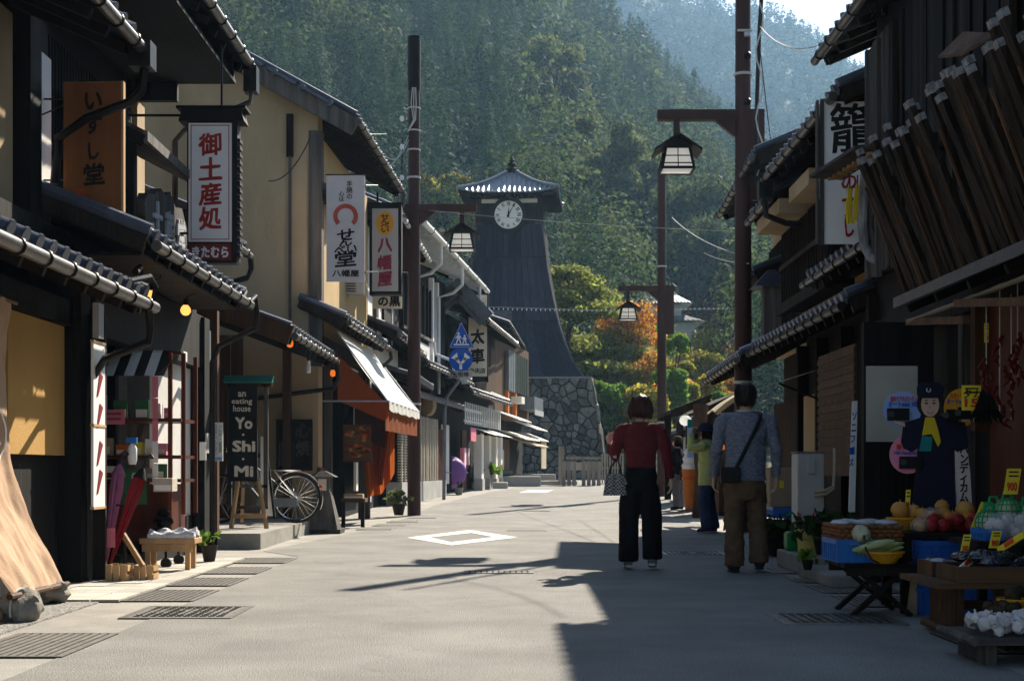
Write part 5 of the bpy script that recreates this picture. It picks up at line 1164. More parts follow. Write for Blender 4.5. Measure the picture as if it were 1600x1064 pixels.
Y = 26.9; sg = thing('noodle_sign', 'cream sign with black characters behind the cracker sign box', 'sign', (X(605,Y), Y, Z(480,Y))); MB().box(X(583,Y), X(628,Y), Y, Y+.04, Z(482,Y), Z(459,Y)).build('board', 'sign_cream', sg); text('の黒', .20, P(608,471,Y-.004), 'ink', sg, .04, wid=.42); pipe([P(606,459,Y+.02), P(606,452,Y+.02)], .02, 'black_pipe', sg, 'hanger')
f = Fr((-2.55,32.7), (-1.75,40.0), -1)
L5 = thing('lattice_house', 'long two-storey house with a pale wooden lattice and white gutters', 'building', f(3.5, 2, 0))
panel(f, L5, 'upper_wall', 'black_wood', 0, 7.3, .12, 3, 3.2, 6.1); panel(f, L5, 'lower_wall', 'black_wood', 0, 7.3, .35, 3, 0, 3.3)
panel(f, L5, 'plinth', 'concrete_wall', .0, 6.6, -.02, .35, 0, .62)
zp = .62
for k, (a, b) in enumerate(((.1,1.5),(1.6,3.6),(3.7,5.35))):
    fr_ = panel(f, L5, 'lattice_frame', 'lattice_wood', a, b, .12, .15, zp, 2.25)
    MAT and None
    n = 25; src = None
    for i in range(n):
        z = zp+.03+i*(1.60/n)
        if src is None: src = f.box(a, b, .04, .10, z, z+.034).build('slat', 'lattice_wood', fr_); zz0 = z
        else: piece('slat', src, worldloc(src)+V((0,0,z-zz0)), fr_)
    fr_.data.materials[0] = MAT['dark_wood']
    slats(f, fr_, a+.05, b-.05, .005, zp, 2.25, .33, .035, 'lattice_wood', 'upright')
panel(f, L5, 'red_door', 'red_wood', 5.5, 6.5, .05, .1, .5, 2.0)
for i in range(5): panel(f, L5, 'door_bar', 'brick_red', 5.55+i*.2, 5.6+i*.2, .02, .05, .5, 2.0)
eave(f, L5, -.1, 7.2, -.4, 2.62, .55, .42, name='pent_roof', rafters=None, gut=None); eave(f, L5, -.1, 7.3, -.6, 3.36, .9, .42, name='middle_roof', rafters=None)
panel(f, L5, 'white_band', 'white_plaster', .0, 4.5, .04, .14, 3.6, 4.1)
for i in range(4):
    wn = panel(f, L5, 'window', 'glass', .3+i*1.0, 1.2+i*1.0, .05, .1, 4.3, 5.5)
    for a in (.28, .72, 1.18): panel(f, wn, 'sash', 'dark_wood', a+i*1.0, a+.06+i*1.0, .0, .05, 4.25, 5.55)
    panel(f, wn, 'rail', 'grey_wood', .28+i*1.0, 1.24+i*1.0, -.02, .04, 4.2, 4.28)
panel(f, L5, 'white_post', 'white', 4.35, 4.55, -.02, .1, 3.6, 5.9); panel(f, L5, 'white_post', 'white', 5.3, 5.45, .0, .1, 4.0, 5.9)
fe = Fr((-1.98,30.9), (-.80,42.9), -1)
eave(fe, L5, 0, 12.0, 0, 6.34, 2.4, .42, name='main_roof', gut='white_gutter', rafters=None, brackets=2.0, deck='white_gutter', gr=.07)
for a in (2.6, 6.4, 10.2): pipe([fe(a,-.05,6.26), fe(a,-.05,5.75), fe(a+.1,.2,5.55), fe(a+.2,.6,5.45)] + ([fe(a+.2,.6,2.9)] if a < 7 else []), .045, 'white_gutter', L5)
for i in range(14): MB().bar(fe(.4+i*.85,.1,6.22), fe(.4+i*.85,.9,6.55), .05, .08).build('rafter', 'white_gutter', L5)
pipe([f(4.0,-.1,4.2), f(4.2,-.1,3.9), f(4.5,-.5,3.75), f(4.6,-.55,3.4)], .04, 'white_gutter', L5)
f = Fr((-1.72,40.2), (-.52,48.6), -1)
L6 = thing('gabled_house', 'two-storey timber house with a tiled gable facing along the street', 'building', f(4, 2, .3))
panel(f, L6, 'upper_wall', 'black_wood', .1, 8.4, .1, 3, 2.9, 5.3); panel(f, L6, 'lower_wall', 'black_wood', .1, 8.4, .5, 3, .2, 3.0); panel(f, L6, 'brown_wall', 'brown_wood', 4.6, 8.4, .05, .12, 3.2, 5.0)
gb = MB(); gb.prism([V((X(690,40.5),40.5,5.5)), V((X(757,40.5),40.5,5.2)), V((X(716,40.5),40.5,5.95))], (0,.1,0)); gb.build('gable', 'brown_wood', L6)
Yg = 40.1; a_, b_, c_ = P(686,477,Yg), P(716,452,Yg), P(760,500,Yg)
for p, q in ((a_,b_),(b_,c_)):
    MB().bar(p, q, .5, .14, up=(0,1,0)).build('verge', 'tile', L6); MB().bar(p+V((0,-.3,-.16)), q+V((0,-.3,-.16)), .06, .2, up=(0,1,0)).build('bargeboard', 'grey_wood', L6)
m = MB(); m.tube([b_+V((0,-.35,.12)), b_+V((.8,8,.12))], .14, 10); m.build('ridge', 'tile', L6, True)
fe = Fr((c_.x,Yg), (X(808,48.2),48.2), -1); eave(fe, L6, 0, fe.len, 0, c_.z, 1.5, .55, name='main_roof', rafters=.6, gut='gutter')
slats(f, L6, .3, 7, -.02, 4.3, 5.0, .3, .05, 'dark_wood')
eave(f, L6, .0, 7.6, -.55, 3.15, .8, .42, name='pent_roof', rafters=None)
panel(f, L6, 'fascia_rail', 'white_plaster', .5, 3.6, -.30, -.27, 2.6, 2.68); panel(f, L6, 'fascia_rail', 'white_plaster', .5, 3.6, -.30, -.27, 2.28, 2.34)
slats(f, L6, .6, 7.2, -.32, 2.22, 2.85, .36, .09, 'white_gutter', 'picket')
aw2 = MB(); aw2.add([f(a,d,z) for a in (3.6,8.0) for d,z in ((0,2.2),(-.65,1.98))], [(0,1,3,2)]); aw2.build('hood', 'canvas_white', L6)
for a in (4.1, 5.6, 7.0, 8.1):
    c = f.box(a, a+.42, -.2, .05, .62, 2.0).build('column', 'white_plaster', L6); f.box(a-.03, a+.45, -.23, .05, .25, .62).build('column_base', 'concrete_wall', L6)
panel(f, L6, 'door', 'red_wood', 2.9, 3.7, .2, .25, .3, 2.1); panel(f, L6, 'door', 'brown_wood', 6.2, 7.0, .2, .25, .3, 2.1)
panel(f, L6, 'white_panel', 'white_plaster', .3, 1.3, .3, .35, .5, 2.2); panel(f, L6, 'pink_notice', 'pink_paper', 1.7, 2.6, -.28, -.25, 1.75, 2.15)
for i in range(5): panel(f, L6, 'garment', ['pink_paper','white','umbrella_pink','maroon','white'][i], 1.7+i*.22, 1.9+i*.22, -.05, .05, 1.05-.1*(i%2), 1.55)
Y = 41.2; sg = thing('shop_sign', 'cream vertical sign with large black characters beside the blue road signs', 'sign', (X(748,Y), Y, Z(590,Y)))
MB().box(X(730,Y), X(763,Y), Y+.02, Y+.3, Z(597,Y), Z(458,Y)).build('case', 'black', sg); MB().box(X(732,Y), X(761,Y), Y, Y+.02, Z(588,Y), Z(461,Y)).build('face', 'sign_cream', sg)
for s, py in (('よ',480),('太',526),('車',556)): text(s, .44, P(746,py,Y-.005), 'ink', sg, .04, name='character', wid=.42)
text('中央店', .16, P(746,579,Y-.005), 'ink', sg, .03, wid=.46); pipe([P(729,520,Y+.15), P(716,520,Y+.6)], .03, 'black_pipe', sg, 'bracket')
f = Fr((-.5,48.8), (.78,57), -1)
L7 = thing('corner_house', 'corner house with green shutters and small awnings next to the tower', 'building', f(4, 2, .4))
panel(f, L7, 'upper_wall', 'brown_wood', .0, 8.2, .1, 4, 2.7, 5.6); panel(f, L7, 'lower_wall', 'black_wood', .0, 8.2, .35, 4, .3, 2.8)
for i in range(9): panel(f, L7, 'green_shutter', 'sign_pole' if i < 3 else 'shutter_green', 2.2+i*.55, 2.65+i*.55, -.05, .08, 3.75, 5.2)
fe = Fr((-.10,47.3), (.60,59.0), -1); eave(fe, L7, 0, 9.5, 0, 5.75, 1.6, .35, name='main_roof', rafters=None)
MB().bar(P(762,498,48.2), P(799,500,48.2), .6, .12, up=(0,1,0)).build('verge', 'tile', L7)
MB().bar(P(752,512,48.4), P(806,534,48.4), .4, .10, up=(0,1,0)).build('verge', 'grey_wood', L7)
for j, (a, b, z, o_, m_) in enumerate(((.2,3.4,2.95,.7,'canvas_white'),(1.0,5.0,2.30,.8,'canvas_white'),(3.0,6.6,2.1,.9,'canvas_beige'),(4.6,8.0,2.75,.7,'canvas_white'),(5.5,8.3,2.35,.7,'white_plaster'))):
    MB().add([f(q,d,zz) for q in (a,b) for d,zz in ((.1,z),(-o_,z-.3),(-o_,z-.34),(.1,z-.04))], [(0,1,5,4),(1,2,6,5),(2,3,7,6),(3,0,4,7),(0,3,2,1),(4,5,6,7)]).build('small_awning', m_, L7)
pb_ = panel(f, L7, 'planter_box', 'sign_pole', 5.6, 8.1, -.5, .05, 3.2, 3.7); panel(f, pb_, 'planter_band', 'grey_panel', 5.6, 8.1, -.52, -.5, 3.0, 3.2)
panel(f, L7, 'hanging_sheet', 'canvas_beige', 6.9, 8.3, -.6, -.57, .95, 2.05)
panel(f, L7, 'window', 'brown_wood', 1.5, 3.3, .1, .3, .9, 2.0); panel(f, L7, 'sill', 'grey_wood', 1.2, 3.8, .05, .3, .75, .88); panel(f, L7, 'white_post', 'white', 1.3, 1.4, .0, .2, .9, 1.6); panel(f, L7, 'window_box', 'canvas_white', 3.6, 4.4, -.3, .1, 3.35, 3.6)
panel(f, L7, 'orange_frame', 'terracotta', 2.2, 2.5, -.02, .1, 2.9, 3.8); panel(f, L7, 'orange_frame', 'terracotta', 4.0, 4.3, -.02, .1, 2.9, 3.8)
# steps and planter stones at the end of the row
for i, (px, py, Y, w_, h_) in enumerate(((800,757,49,2.0,.35),(835,752,53,1.6,.35),(765,762,46.5,1.2,.2),(850,756,51,2.4,.15))):
    x = X(px,Y); o = MB().box(x-w_/2, x+w_/2, Y, Y+1.0, gz(Y)-.1, gz(Y)+h_).build('stone_block', 'concrete_wall', bevel=.04)
    tag(o, ['long low stone block at the street bend before the tower','stone block nearest the tower base wall','low doorstep stone by the yellow flowers','flat kerb stone leading to the bridge posts'][i], 'stone')
Y = 40.8; um = thing('open_umbrella', 'open purple parasol standing on its side by the shop door', 'umbrella', (X(713,Y), Y, gz(Y)))
cc = P(706,738,Y)
m = MB()
prof = [(.0,.42),(.10,.41),(.22,.36),(.33,.26),(.42,.12),(.46,0)]
n = 8; vs = []; 
for k, (r_, h_) in enumerate(prof):
    for j in range(n*2): t = math.pi*j/n; rr = r_*(1-.10*(j % 2)*(k/5)); vs.append(cc+V((h_, rr*math.cos(t)*.7, rr*1.05*math.sin(t))))
m.add(vs, [(i*16+j, i*16+(j+1) % 16, (i+1)*16+(j+1) % 16, (i+1)*16+j) for i in range(5) for j in range(16)]); m.build('canopy', 'umbrella_purple', um, True)
pipe([cc+V((-.25,0,0)), cc+V((.47,0,0))], .012, 'galv', um, 'shaft')
potplant((X(762,46.5),46.0,gz(46)), .22, .45, 'concrete', 'stone tub of yellow flowers beside the dark shop door', 'leaf_green', 130, .13, 'petal_yellow', 1.6)
Y=40.2; potplant((X(717,Y),Y,gz(Y)), .14, .2, 'concrete', 'small stone pot under the purple parasol', 'leaf_dark', 10, .05)
# ================================================================ R1: greengrocer's house
f = fr_y(3.42, 4.6, 13.75, 1)
R1 = thing('greengrocer_house', 'dark timber greengrocer house with vertical weathered boards and bark-stake screen', 'building', f(4.5, 2, 0))
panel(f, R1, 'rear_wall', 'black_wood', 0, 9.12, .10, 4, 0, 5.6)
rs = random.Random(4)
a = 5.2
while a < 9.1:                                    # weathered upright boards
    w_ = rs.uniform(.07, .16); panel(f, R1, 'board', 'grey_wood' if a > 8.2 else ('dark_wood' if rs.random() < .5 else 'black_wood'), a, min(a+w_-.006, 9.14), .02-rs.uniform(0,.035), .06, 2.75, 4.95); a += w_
panel(f, R1, 'batten', 'grey_wood', 8.55, 8.62, -.05, .0, 2.7, 4.9); panel(f, R1, 'batten', 'dark_wood', 8.0, 8.05, -.05, .0, 2.7, 4.9); panel(f, R1, 'batten', 'dark_wood', 6.8, 8.1, -.045, .0, 3.55, 3.62)
eave(f, R1, -1.0, 10.05, -.22, 5.20, 2.4, .42, name='main_roof')
# eave over the stall: metal edge and boards
st = MB().add([f(a, d, z) for a in (-1.0, 6.05) for d, z in ((-.53,2.14),(.1,2.42),(.1,2.47),(-.53,2.19))], [(3,2,1,0),(4,5,6,7),(0,1,5,4),(1,2,6,5),(2,3,7,6),(3,0,4,7)]).build('stall_roof', 'black_wood', R1)
MB().bar(f(-1.0,-.55,2.165), f(6.07,-.55,2.165), .02, .075).build('metal_edge', 'tile', st)
for i in range(9): MB().bar(f(.3+i*.7,-.5,2.10), f(.3+i*.7,.1,2.36), .05, .06).build('rafter', 'black_wood', st)
# flared screen of bark stakes standing on the eave
n = 54
for i in range(n):
    a = -.2+i*(5.85+.2)/(n-1)+rs.uniform(-.03,.03); w_ = rs.uniform(.06,.10); ln = rs.uniform(-.10,.10)
    b0 = f(a, -.50, 2.20); t0 = f(a+rs.uniform(-.06,.06), -.86+rs.uniform(-.04,.04), 3.16+ln)
    sk = MB().bar(b0, t0, w_, .055, up=(0,1,0)) if False else MB()
    d = (t0-b0).normalized(); s1 = V((0,1,0))*w_/2; s2 = d.cross(V((0,1,0))).normalized()*.02
    sk.add([b0-s1-s2, b0+s1-s2, b0+s1+s2, b0-s1+s2, t0-s1-s2, t0+s1-s2, t0+s1+s2, t0-s1+s2], [(0,1,2,3),(0,4,5,1),(1,5,6,2),(2,6,7,3),(3,7,4,0)])
    so = sk.build('stake', 'bark_wood', st)
    MB().prism([t0-s1-s2, t0+s1-s2, t0+s1+s2, t0-s1+s2], d*.045).build('stake_end', 'cut_end', so)
    if i % 4 == 0: MB().bar(f(a+.1,-.54,2.2), f(a+.1,-.83,2.98), .016, .014).build('split_lath', 'brown_wood', st)
MB().bar(f(-.3,-.72,2.95), f(5.9,-.72,2.95), .03, .05).build('screen_rail', 'black_wood', st)
MB().prism([P(1466,92,10.6), P(1502,88,10.2), P(1560,56,9.9), P(1505,54,10.4)], (0,0,.02)).build('loose_board', 'brown_wood_h', R1)
# shop front under the eave
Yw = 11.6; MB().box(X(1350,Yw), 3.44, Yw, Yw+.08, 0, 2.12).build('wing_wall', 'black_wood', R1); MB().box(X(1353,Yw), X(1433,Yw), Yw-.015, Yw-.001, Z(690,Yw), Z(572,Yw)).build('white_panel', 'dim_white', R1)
for i in range(4): MB().box(X(1353+i*25,Yw), X(1375+i*25,Yw), Yw-.012, Yw-.001, .05, Z(693,Yw)).build('wing_board', 'black_wood', R1)
panel(f, R1, 'post', 'dark_wood', 9.04, 9.14, .0, .1, 0, 2.6); panel(f, R1, 'post', 'grey_wood', 6.2, 6.3, .0, .1, 0, 2.6); panel(f, R1, 'post', 'brown_wood', 5.75, 5.85, -.05, .1, 1.2, 2.2)
panel(f, R1, 'brown_wall', 'red_wood', 3.2, 5.7, .04, .09, .55, 2.1); panel(f, R1, 'lintel', 'black_wood', 3, 9.1, -.02, .1, 2.1, 2.3)
MB().bar(P(1420,503,10.3), P(1510,500,9.0), .05, .05).build('brown_bar', 'brown_wood_h', R1); MB().bar(P(1496,474,9.2), P(1640,470,7.6), .05, .05).build('brown_bar', 'brown_wood_h', R1)
m = MB(); q = [P(1420+(1640-1420)*t, 503+(419-503)*t, 10.2-2.5*t) for t in np.linspace(0,1,15)]; m.tube(q, [.016+.003*(i % 3 == 0) for i in range(15)], 8); tag(m.build('bamboo_pole', 'bamboo', None, True), 'long bamboo pole hung along the stall eave', 'pole')
pipe([P(1390,408,13.3), P(1372,408,13.4), P(1360,402,13.45), P(1350,384,13.5), P(1347,355,13.5), P(1349,300,13.5), P(1352,270,13.5)], .045, 'pipe_wrap', R1, 'wrapped_pipe')
for i in range(4): m = MB(); c = P(1380+i*4, 345+i*8, 13.3); m.tube([c+V((.10*math.cos(t), .03*math.sin(t*2), .16*math.sin(t))) for t in np.linspace(0,6.28,20)], .010, 5); m.build('cable_coil', 'wire', R1, True)
# hanging red pepper strings, price cards, brush
for i, (px, py0, py1) in enumerate(((1541,560,610),(1562,525,650),(1580,540,655),(1590,520,600))):
    Y = 9.2+.1*i; o = thing('pepper_string', 'string of dried red peppers, number %s counted along the eave from the cutout' % ('one','two','three','four')[i], 'peppers', P(px,py0,Y), 'dried peppers hung at the stall')
    pipe([P(px,py0-80,Y), P(px,py1,Y)], .004, 'wire_pale', o, 'string')
    for k in range(9): m = MB(); c = P(px+random.uniform(-8,8), py0+(py1-py0)*k/8, Y); m.tube([c, c+V((random.uniform(-.03,.03), -.01, -.03)), c+V((random.uniform(-.04,.04), 0, -.07))], [.014,.013,.003], 6); m.build('pepper', 'pepper', o, True)
def price(px0, px1, py0, py1, Y, s, lab, tilt=0, m='price_yellow', red=None, dx=0):
    o = thing('price_card', lab, 'price card', P((px0+px1)/2, py1, Y))
    MB().prism([P(px0+dx,py0,Y), P(px1+dx,py0,Y), P(px1,py1,Y), P(px0,py1,Y)], (0,.006,0)).build('card', m, o)
    h = (py1-py0)*Y/F; text(s, h*.34, P((px0+px1)/2+dx*.4, py0+(py1-py0)*.70, Y-.005), 'price_red', o, .04, wid=(px1-px0)*.72*Y/F)
    for k in range(2): MB().box(X(px0+(px1-px0)*.15+dx*.8,Y), X(px1-(px1-px0)*.15+dx*.8,Y), Y-.003, Y-.0008, Z(py0+(py1-py0)*(.16+.16*k),Y), Z(py0+(py1-py0)*(.10+.16*k),Y)).build('print', 'ink', o)
    return o
o = price(1503,1533,602,641, 9.3, '15', 'yellow price card reading 15 hung by the dark broom'); text('夕カ', .06, P(1519,615,9.294), 'ink', o, .02)
price(1538,1545,505,535, 9.6, '5', 'narrow yellow card hanging high beside the pepper strings')
br = thing('broom_head', 'dark bristle broom head hanging beside the price card', 'broom', P(1542,660,9.2))
m = MB()
for i in range(70): a = random.uniform(-1,1); m.tube([P(1541+a*4,602,9.2), P(1541+a*18,640,9.2+random.uniform(-.05,.05)), P(1541+a*26,655+random.uniform(-6,8),9.2)], .005, 3)
m.build('bristles', 'black_wood', br); pipe([P(1541,600,9.2), P(1541,570,9.2)], .012, 'brown_wood', br, 'handle')

# ================================================================ cardboard figure
Y = 9.9; cf = thing('cardboard_figure', 'life-size cardboard cutout of a uniformed saleswoman holding camcorders', 'cutout', (X(1455,Y), Y, .5))
def card(name, pts, m, dy, parent=cf, th=.006): return MB().prism([P(a, b, Y+dy) for a, b in pts], (0, th, 0)).build(name, m, parent)
card('body', [(1408,690),(1412,660),(1430,655),(1444,650),(1470,650),(1490,657),(1508,660),(1513,690),(1512,700),(1496,706),(1488,700),(1492,742),(1494,790),(1496,840),(1424,840),(1425,790),(1430,745),(1434,700),(1425,706),(1412,700)], 'uniform', 0)
def ell(cx, cy, a, b, n=28, t0=0, t1=2*math.pi): return [(cx+a*math.cos(t), cy+b*math.sin(t)) for t in np.linspace(t0, t1, n+1)[:-1]]
card('hair', ell(1454,630,21,24), 'hair_black', -.008); fc = card('face', ell(1453.5,632,14,19), 'skin_pale', -.016)
card('fringe', [(1440,622),(1441,613),(1466,613),(1468,622),(1462,618),(1448,618)], 'hair_black', -.021)
hat = card('cap', [(1433,616),(1433,604),(1439,598),(1454,596),(1468,598),(1475,604),(1474,617),(1468,622),(1441,622)], 'uniform', -.024); card('cap_brim_line', [(1434,616),(1474,616),(1474,618),(1434,618)], 'navy', -.028)
bg_ = MB(); c = P(1451,609,Y-.034); bg_.tube([c+V((.014*math.cos(t),0,.014*math.sin(t))) for t in np.linspace(-4.0,.85,14)], .0032, 5); bg_.build('cap_badge', 'sign_cream', hat, True)
for sx in (1447.5, 1459.5): card('eye', ell(sx,630,2.6,1.3,10), 'iris', -.022, fc); card('eyebrow', ell(sx,625.5,3.4,.8,10), 'hair_black', -.022, fc)
card('nose', [(1453,633),(1455,638),(1451.5,638)], 'skin', -.021, fc); card('mouth', ell(1453.5,643.5,4.4,2.0,12), 'lips', -.022, fc); card('teeth', ell(1453.5,643,3.4,.9,10), 'white', -.025, fc)
card('scarf', [(1446,652),(1460,652),(1466,672),(1470,690),(1466,698),(1456,678),(1441,680)], 'scarf_yellow', -.014); card('scarf_end', [(1441,681),(1457,682),(1455,705),(1436,705)], 'scarf_teal', -.012)
for a, b in (((1392,657),(1414,663)), ((1500,655),(1526,654))): card('hand', [(a[0],a[1]-2),(b[0],b[1]-2),(b[0],b[1]+4),(a[0]+4,a[1]+3)], 'skin_pale', -.016)
p1 = card('blue_disc', ell(1410,640,30,29), 'plate_blue', .010); p2 = card('pink_disc', ell(1419,710,29,30), 'plate_pink', .014); p3 = card('yellow_disc', ell(1502,637,27,30), 'amber', .010)
for cx, cy, pr in ((1402,647,p1),(1421,722,p2),(1506,645,p3),(1487,649,p3)):
    cam_ = MB().box(X(cx-16 if pr is not p3 else cx-9,Y), X(cx+17 if pr is not p3 else cx+9,Y), Y-.03, Y+.002, Z(cy+10,Y), Z(cy-9,Y)).build('camcorder', 'black', pr); m = MB(); c = P(cx-9,cy,Y-.032); m.tube([c, c+V((0,.01,0))], .022, 14); m.build('lens', 'glass', cam_, True)
text('初めてでもカンタン', .040, P(1412,623,Y+.004), 'stamp_red', p1, .03, wid=.185); text('オートmini 105', .042, P(1411,631,Y+.004), 'blue_print', p1, .035, wid=.205); text('カラーでのビ', .036, P(1500,618,Y+.004), 'stamp_red', p3, .03, wid=.14); text('オートmini', .042, P(1494,627,Y+.004), 'blue_print', p3, .035, wid=.13)
text('撮って', .04, P(1412,698,Y+.008), 'stamp_red', p2, .03, wid=.10); text('Hi8 Handycam', .034, P(1416,708,Y+.008), 'blue_print', p2, .03, wid=.17)
card('text_board', [(1492,690),(1508,668),(1516,740),(1522,840),(1494,840)], 'sign_pink_white', .012); text('ハンディカムは', .46, P(1506.5,747,Y+.008), 'ink', cf, .03, vertical=True, wid=.062, gap=.86)
card('prop_leg', [(1440,840),(1480,840),(1476,960),(1444,960)], 'cardboard', .01)
fl = thing('standing_banner', 'narrow white banner with blue writing leaning on the dark doorway', 'banner', P(1334,795,13.2)); Yb = 13.2
MB().prism([P(1332,627,Yb), P(1340,626,Yb), P(1336,800,Yb), P(1326,800,Yb)], (0,.02,0)).build('sheet', 'white', fl)
for i, s in enumerate('ソニフーズ'): text(s, .07, P(1335-i*1.2, 650+i*18, Yb-.004), 'blue_print', fl, .03, name='character', wid=.042)

# ================================================================ R2: house with the tall white sign
f = Fr((3.9,13.95), (3.95,19.6), 1)
R2 = thing('basket_shop_house', 'two-storey dark timber house with two tiled eaves and a tall white sign', 'building', f(3, 2, 0))
panel(f, R2, 'rear_wall', 'black_wood', 0, 5.6, .1, 4, 0, 4.8); panel(f, R2, 'plaster_band', 'ochre_plaster', .5, 5.5, .02, .1, 2.75, 3.12); panel(f, R2, 'beam', 'dark_wood', .0, 5.5, -.05, .08, 3.12, 3.26); panel(f, R2, 'ochre_panel', 'terracotta', .3, 1.2, .03, .1, 3.1, 3.7)
bw_ = panel(f, R2, 'bay_window', 'black_wood', 2.4, 5.4, -.25, .1, 3.05, 4.15)
slats(f, bw_, 2.45, 5.35, -.29, 3.15, 4.1, .16, .035, 'dark_wood'); panel(f, bw_, 'sill', 'dark_wood', 2.35, 5.45, -.34, -.25, 3.0, 3.14); panel(f, bw_, 'rail', 'dark_wood', 2.4, 5.4, -.32, -.29, 3.6, 3.66)
panel(f, R2, 'soffit_box', 'cream_plaster', 2.2, 3.4, -.55, .0, 4.16, 4.34); panel(f, R2, 'soffit_box', 'cream_plaster', 3.8, 5.5, -.6, .0, 4.12, 4.30)
eave(f, R2, -.1, 3.95, -.70, 4.62, 3.0, .42, name='main_roof'); eave(f, R2, 3.95, 5.7, -.62, 4.40, 2.4, .42, name='far_roof')
e = f(3.95,-.78,0); MB().box(e.x-.05, e.x+.12, e.y-.05, e.y+.12, 4.32, 4.56).build('rainwater_hopper', 'black_pipe', R2)
pipe([e+V((.03,.03,4.34)), e+V((.05,.03,4.12)), e+V((.3,.03,4.02)), e+V((.6,.03,4.0)), e+V((.72,.03,3.8))], .04, 'black_pipe', R2)
eave(f, R2, -.3, 2.8, -.42, 3.16, .55, .42, name='middle_roof'); eave(f, R2, -.1, 5.6, -.62, 2.58, 1.0, .40, name='pent_roof', gut='black_pipe')
for a in (0, 1.4, 2.8, 4.2, 5.45): panel(f, R2, 'post', 'black_wood', a, a+.12, -.05, .1, 0, 2.6)
bs = panel(f, R2, 'reed_blind', 'brown_wood', .5, 2.3, -.42, -.40, .85, 2.2)
for i in range(14): panel(f, bs, 'reed', 'brown_wood_h', .5, 2.3, -.43, -.42, .9+i*.092, .96+i*.092)
panel(f, R2, 'cream_wall', 'cream_plaster', 4.3, 5.3, .0, .09, .3, 1.9); panel(f, R2, 'door', 'dark_wood', 2.9, 4.1, .02, .09, 0, 2.0); panel(f, R2, 'step', 'concrete', .3, 5.2, -.62, -.1, 0, .20)
ap = MB(); ap.add([f(a,d,z) for a in (3.4,5.4) for d,z in ((0,2.2),(-.7,1.98))], [(0,1,3,2)]); ap.build('cloth_hood', 'canvas_white', R2); MB().bar(f(3.4,.0,1.7), f(3.4,-.68,1.97), .03).build('hood_stay', 'black_wood', R2)
# tall white sign
Y = 14.0; sg = thing('tall_white_sign', 'tall white sign board with heavy black and red characters on the right house', 'sign', (X(1316,Y), Y, Z(382,Y)))
MB().box(X(1287,Y), X(1358,Y), Y, Y+.04, Z(381,Y), Z(159,Y)).build('face', 'sign_white', sg)
for a, b in ((1283,1287),(1276,1279)): MB().box(X(a,Y), X(b,Y), Y-.02, Y+.06, Z(382,Y), Z(157,Y)).build('frame', 'grey_wood', sg)
text('籠', .48, P(1331,198,Y-.004), 'ink', sg, .016, name='character', wid=.44)
for s, py, h in (('の',285,.15),('す',322,.22),('し',355,.20)): text(s, h, P(1327,py,Y-.004), 'red_ink', sg, .03, name='character', wid=.15 if s!='し' else .09)
hd_ = thing('small_hood', 'small weathered board hood over the yellow hanging bundles', 'canopy', P(1320,275,13.6)); MB().bar(P(1290,278,13.7), P(1362,232,12.9), .35, .03, up=(0,0,1)).build('board', 'grey_wood_h', hd_)
for i in range(9): p = P(1294+i*7.6, 280-i*4.9, 13.65-i*.09); MB().bar(p, p+V((.14,.02,.02)), .03, .03).build('rafter_end', 'pale_wood', hd_)
for i, (px, py0, py1) in enumerate(((1328,295,348),(1340,290,345))):
    o = thing('straw_bundle', 'yellow straw bundle hanging under the hood, %s' % ('the longer one clear of the wall', 'the one against the board wall')[i], 'bundle', P(px,py1,13.55), 'straw bundles by the white sign'); m = MB()
    for k in range(16): m.tube([P(px+random.uniform(-4,4),py0,13.55), P(px+random.uniform(-6,6),(py0+py1)/2,13.5), P(px+random.uniform(-5,5),py1+random.uniform(-4,2),13.55)], .010, 4)
    m.build('straw', 'scarf_yellow', o); pipe([P(px,py0,13.55), P(px,py0-16,13.55)], .006, 'wire', o, 'tie')
# ================================================================ R3 and the stalls beyond
f = Fr((4.15,19.8), (4.35,24.4), 1)
R3 = thing('far_timber_house', 'timber house with pale gable wall half hidden by the tall right pole', 'building', f(2, 2, 0))
panel(f, R3, 'upper_wall', 'cream_plaster', 0, 4.5, .1, 3, 2.8, 5.4); panel(f, R3, 'lower_wall', 'black_wood', 0, 4.5, .3, 3, 0, 2.8); slats(f, R3, .2, 4.3, .02, 3.0, 4.6, .2, .06, 'dark_wood')
eave(f, R3, -.1, 4.5, -.75, 5.30, 2.4, .42, name='main_roof'); eave(f, R3, -.1, 4.8, -.95, 2.50, 1.3, .40, name='pent_roof'); eave(f, R3, 2.5, 4.4, -.45, 4.0, .6, .42, name='window_hood', rafters=None)
panel(f, R3, 'shop_front', 'dark_wood', .2, 4.3, .1, .3, .2, 2.0)
pk = panel(f, R3, 'carved_post', 'grey_wood', .3, .55, -.6, -.35, 2.7, 3.5); frust(MB(), worldloc(pk).x, worldloc(pk).y, 3.5, 3.75, .28, .05).build('post_cap', 'tile', pk)
p = P(1100,640,31)
def stall(px0, px1, Y, zr, lab, m='dark_wood', dep=2.6):
    g = gz(Y); x0, x1 = X(px0,Y), X(px1,Y); o = thing('market_stall', lab, 'stall', ((x0+x1)/2, Y, g))
    MB().prism([V((x0-.25,Y-.3,zr-.30)), V((x0-.25,Y-.3,zr-.2)), V((x1,Y-.3,zr+.18)), V((x1,Y-.3,zr+.08))], (0,dep+.6,0)).build('roof', m, o)
    for i in range(3): MB().bar((x0-.2,Y+dep*i/2,zr-.34), (x1,Y+dep*i/2,zr+.04), .06, .07).build('rafter', 'dark_wood', o)
    for x, y in ((x0,Y),(x1,Y),(x0,Y+dep)): MB().box(x-.08, x+.08, y-.08, y+.08, g, zr-.2).build('post', 'dark_wood', o)
    MB().box(x0+.3, x1, Y+.4, Y+dep, g, g+.75).build('counter', 'brown_wood', o); MB().box(x1-.05, x1, Y, Y+dep, g, zr).build('rear_wall', 'black_wood', o); return o
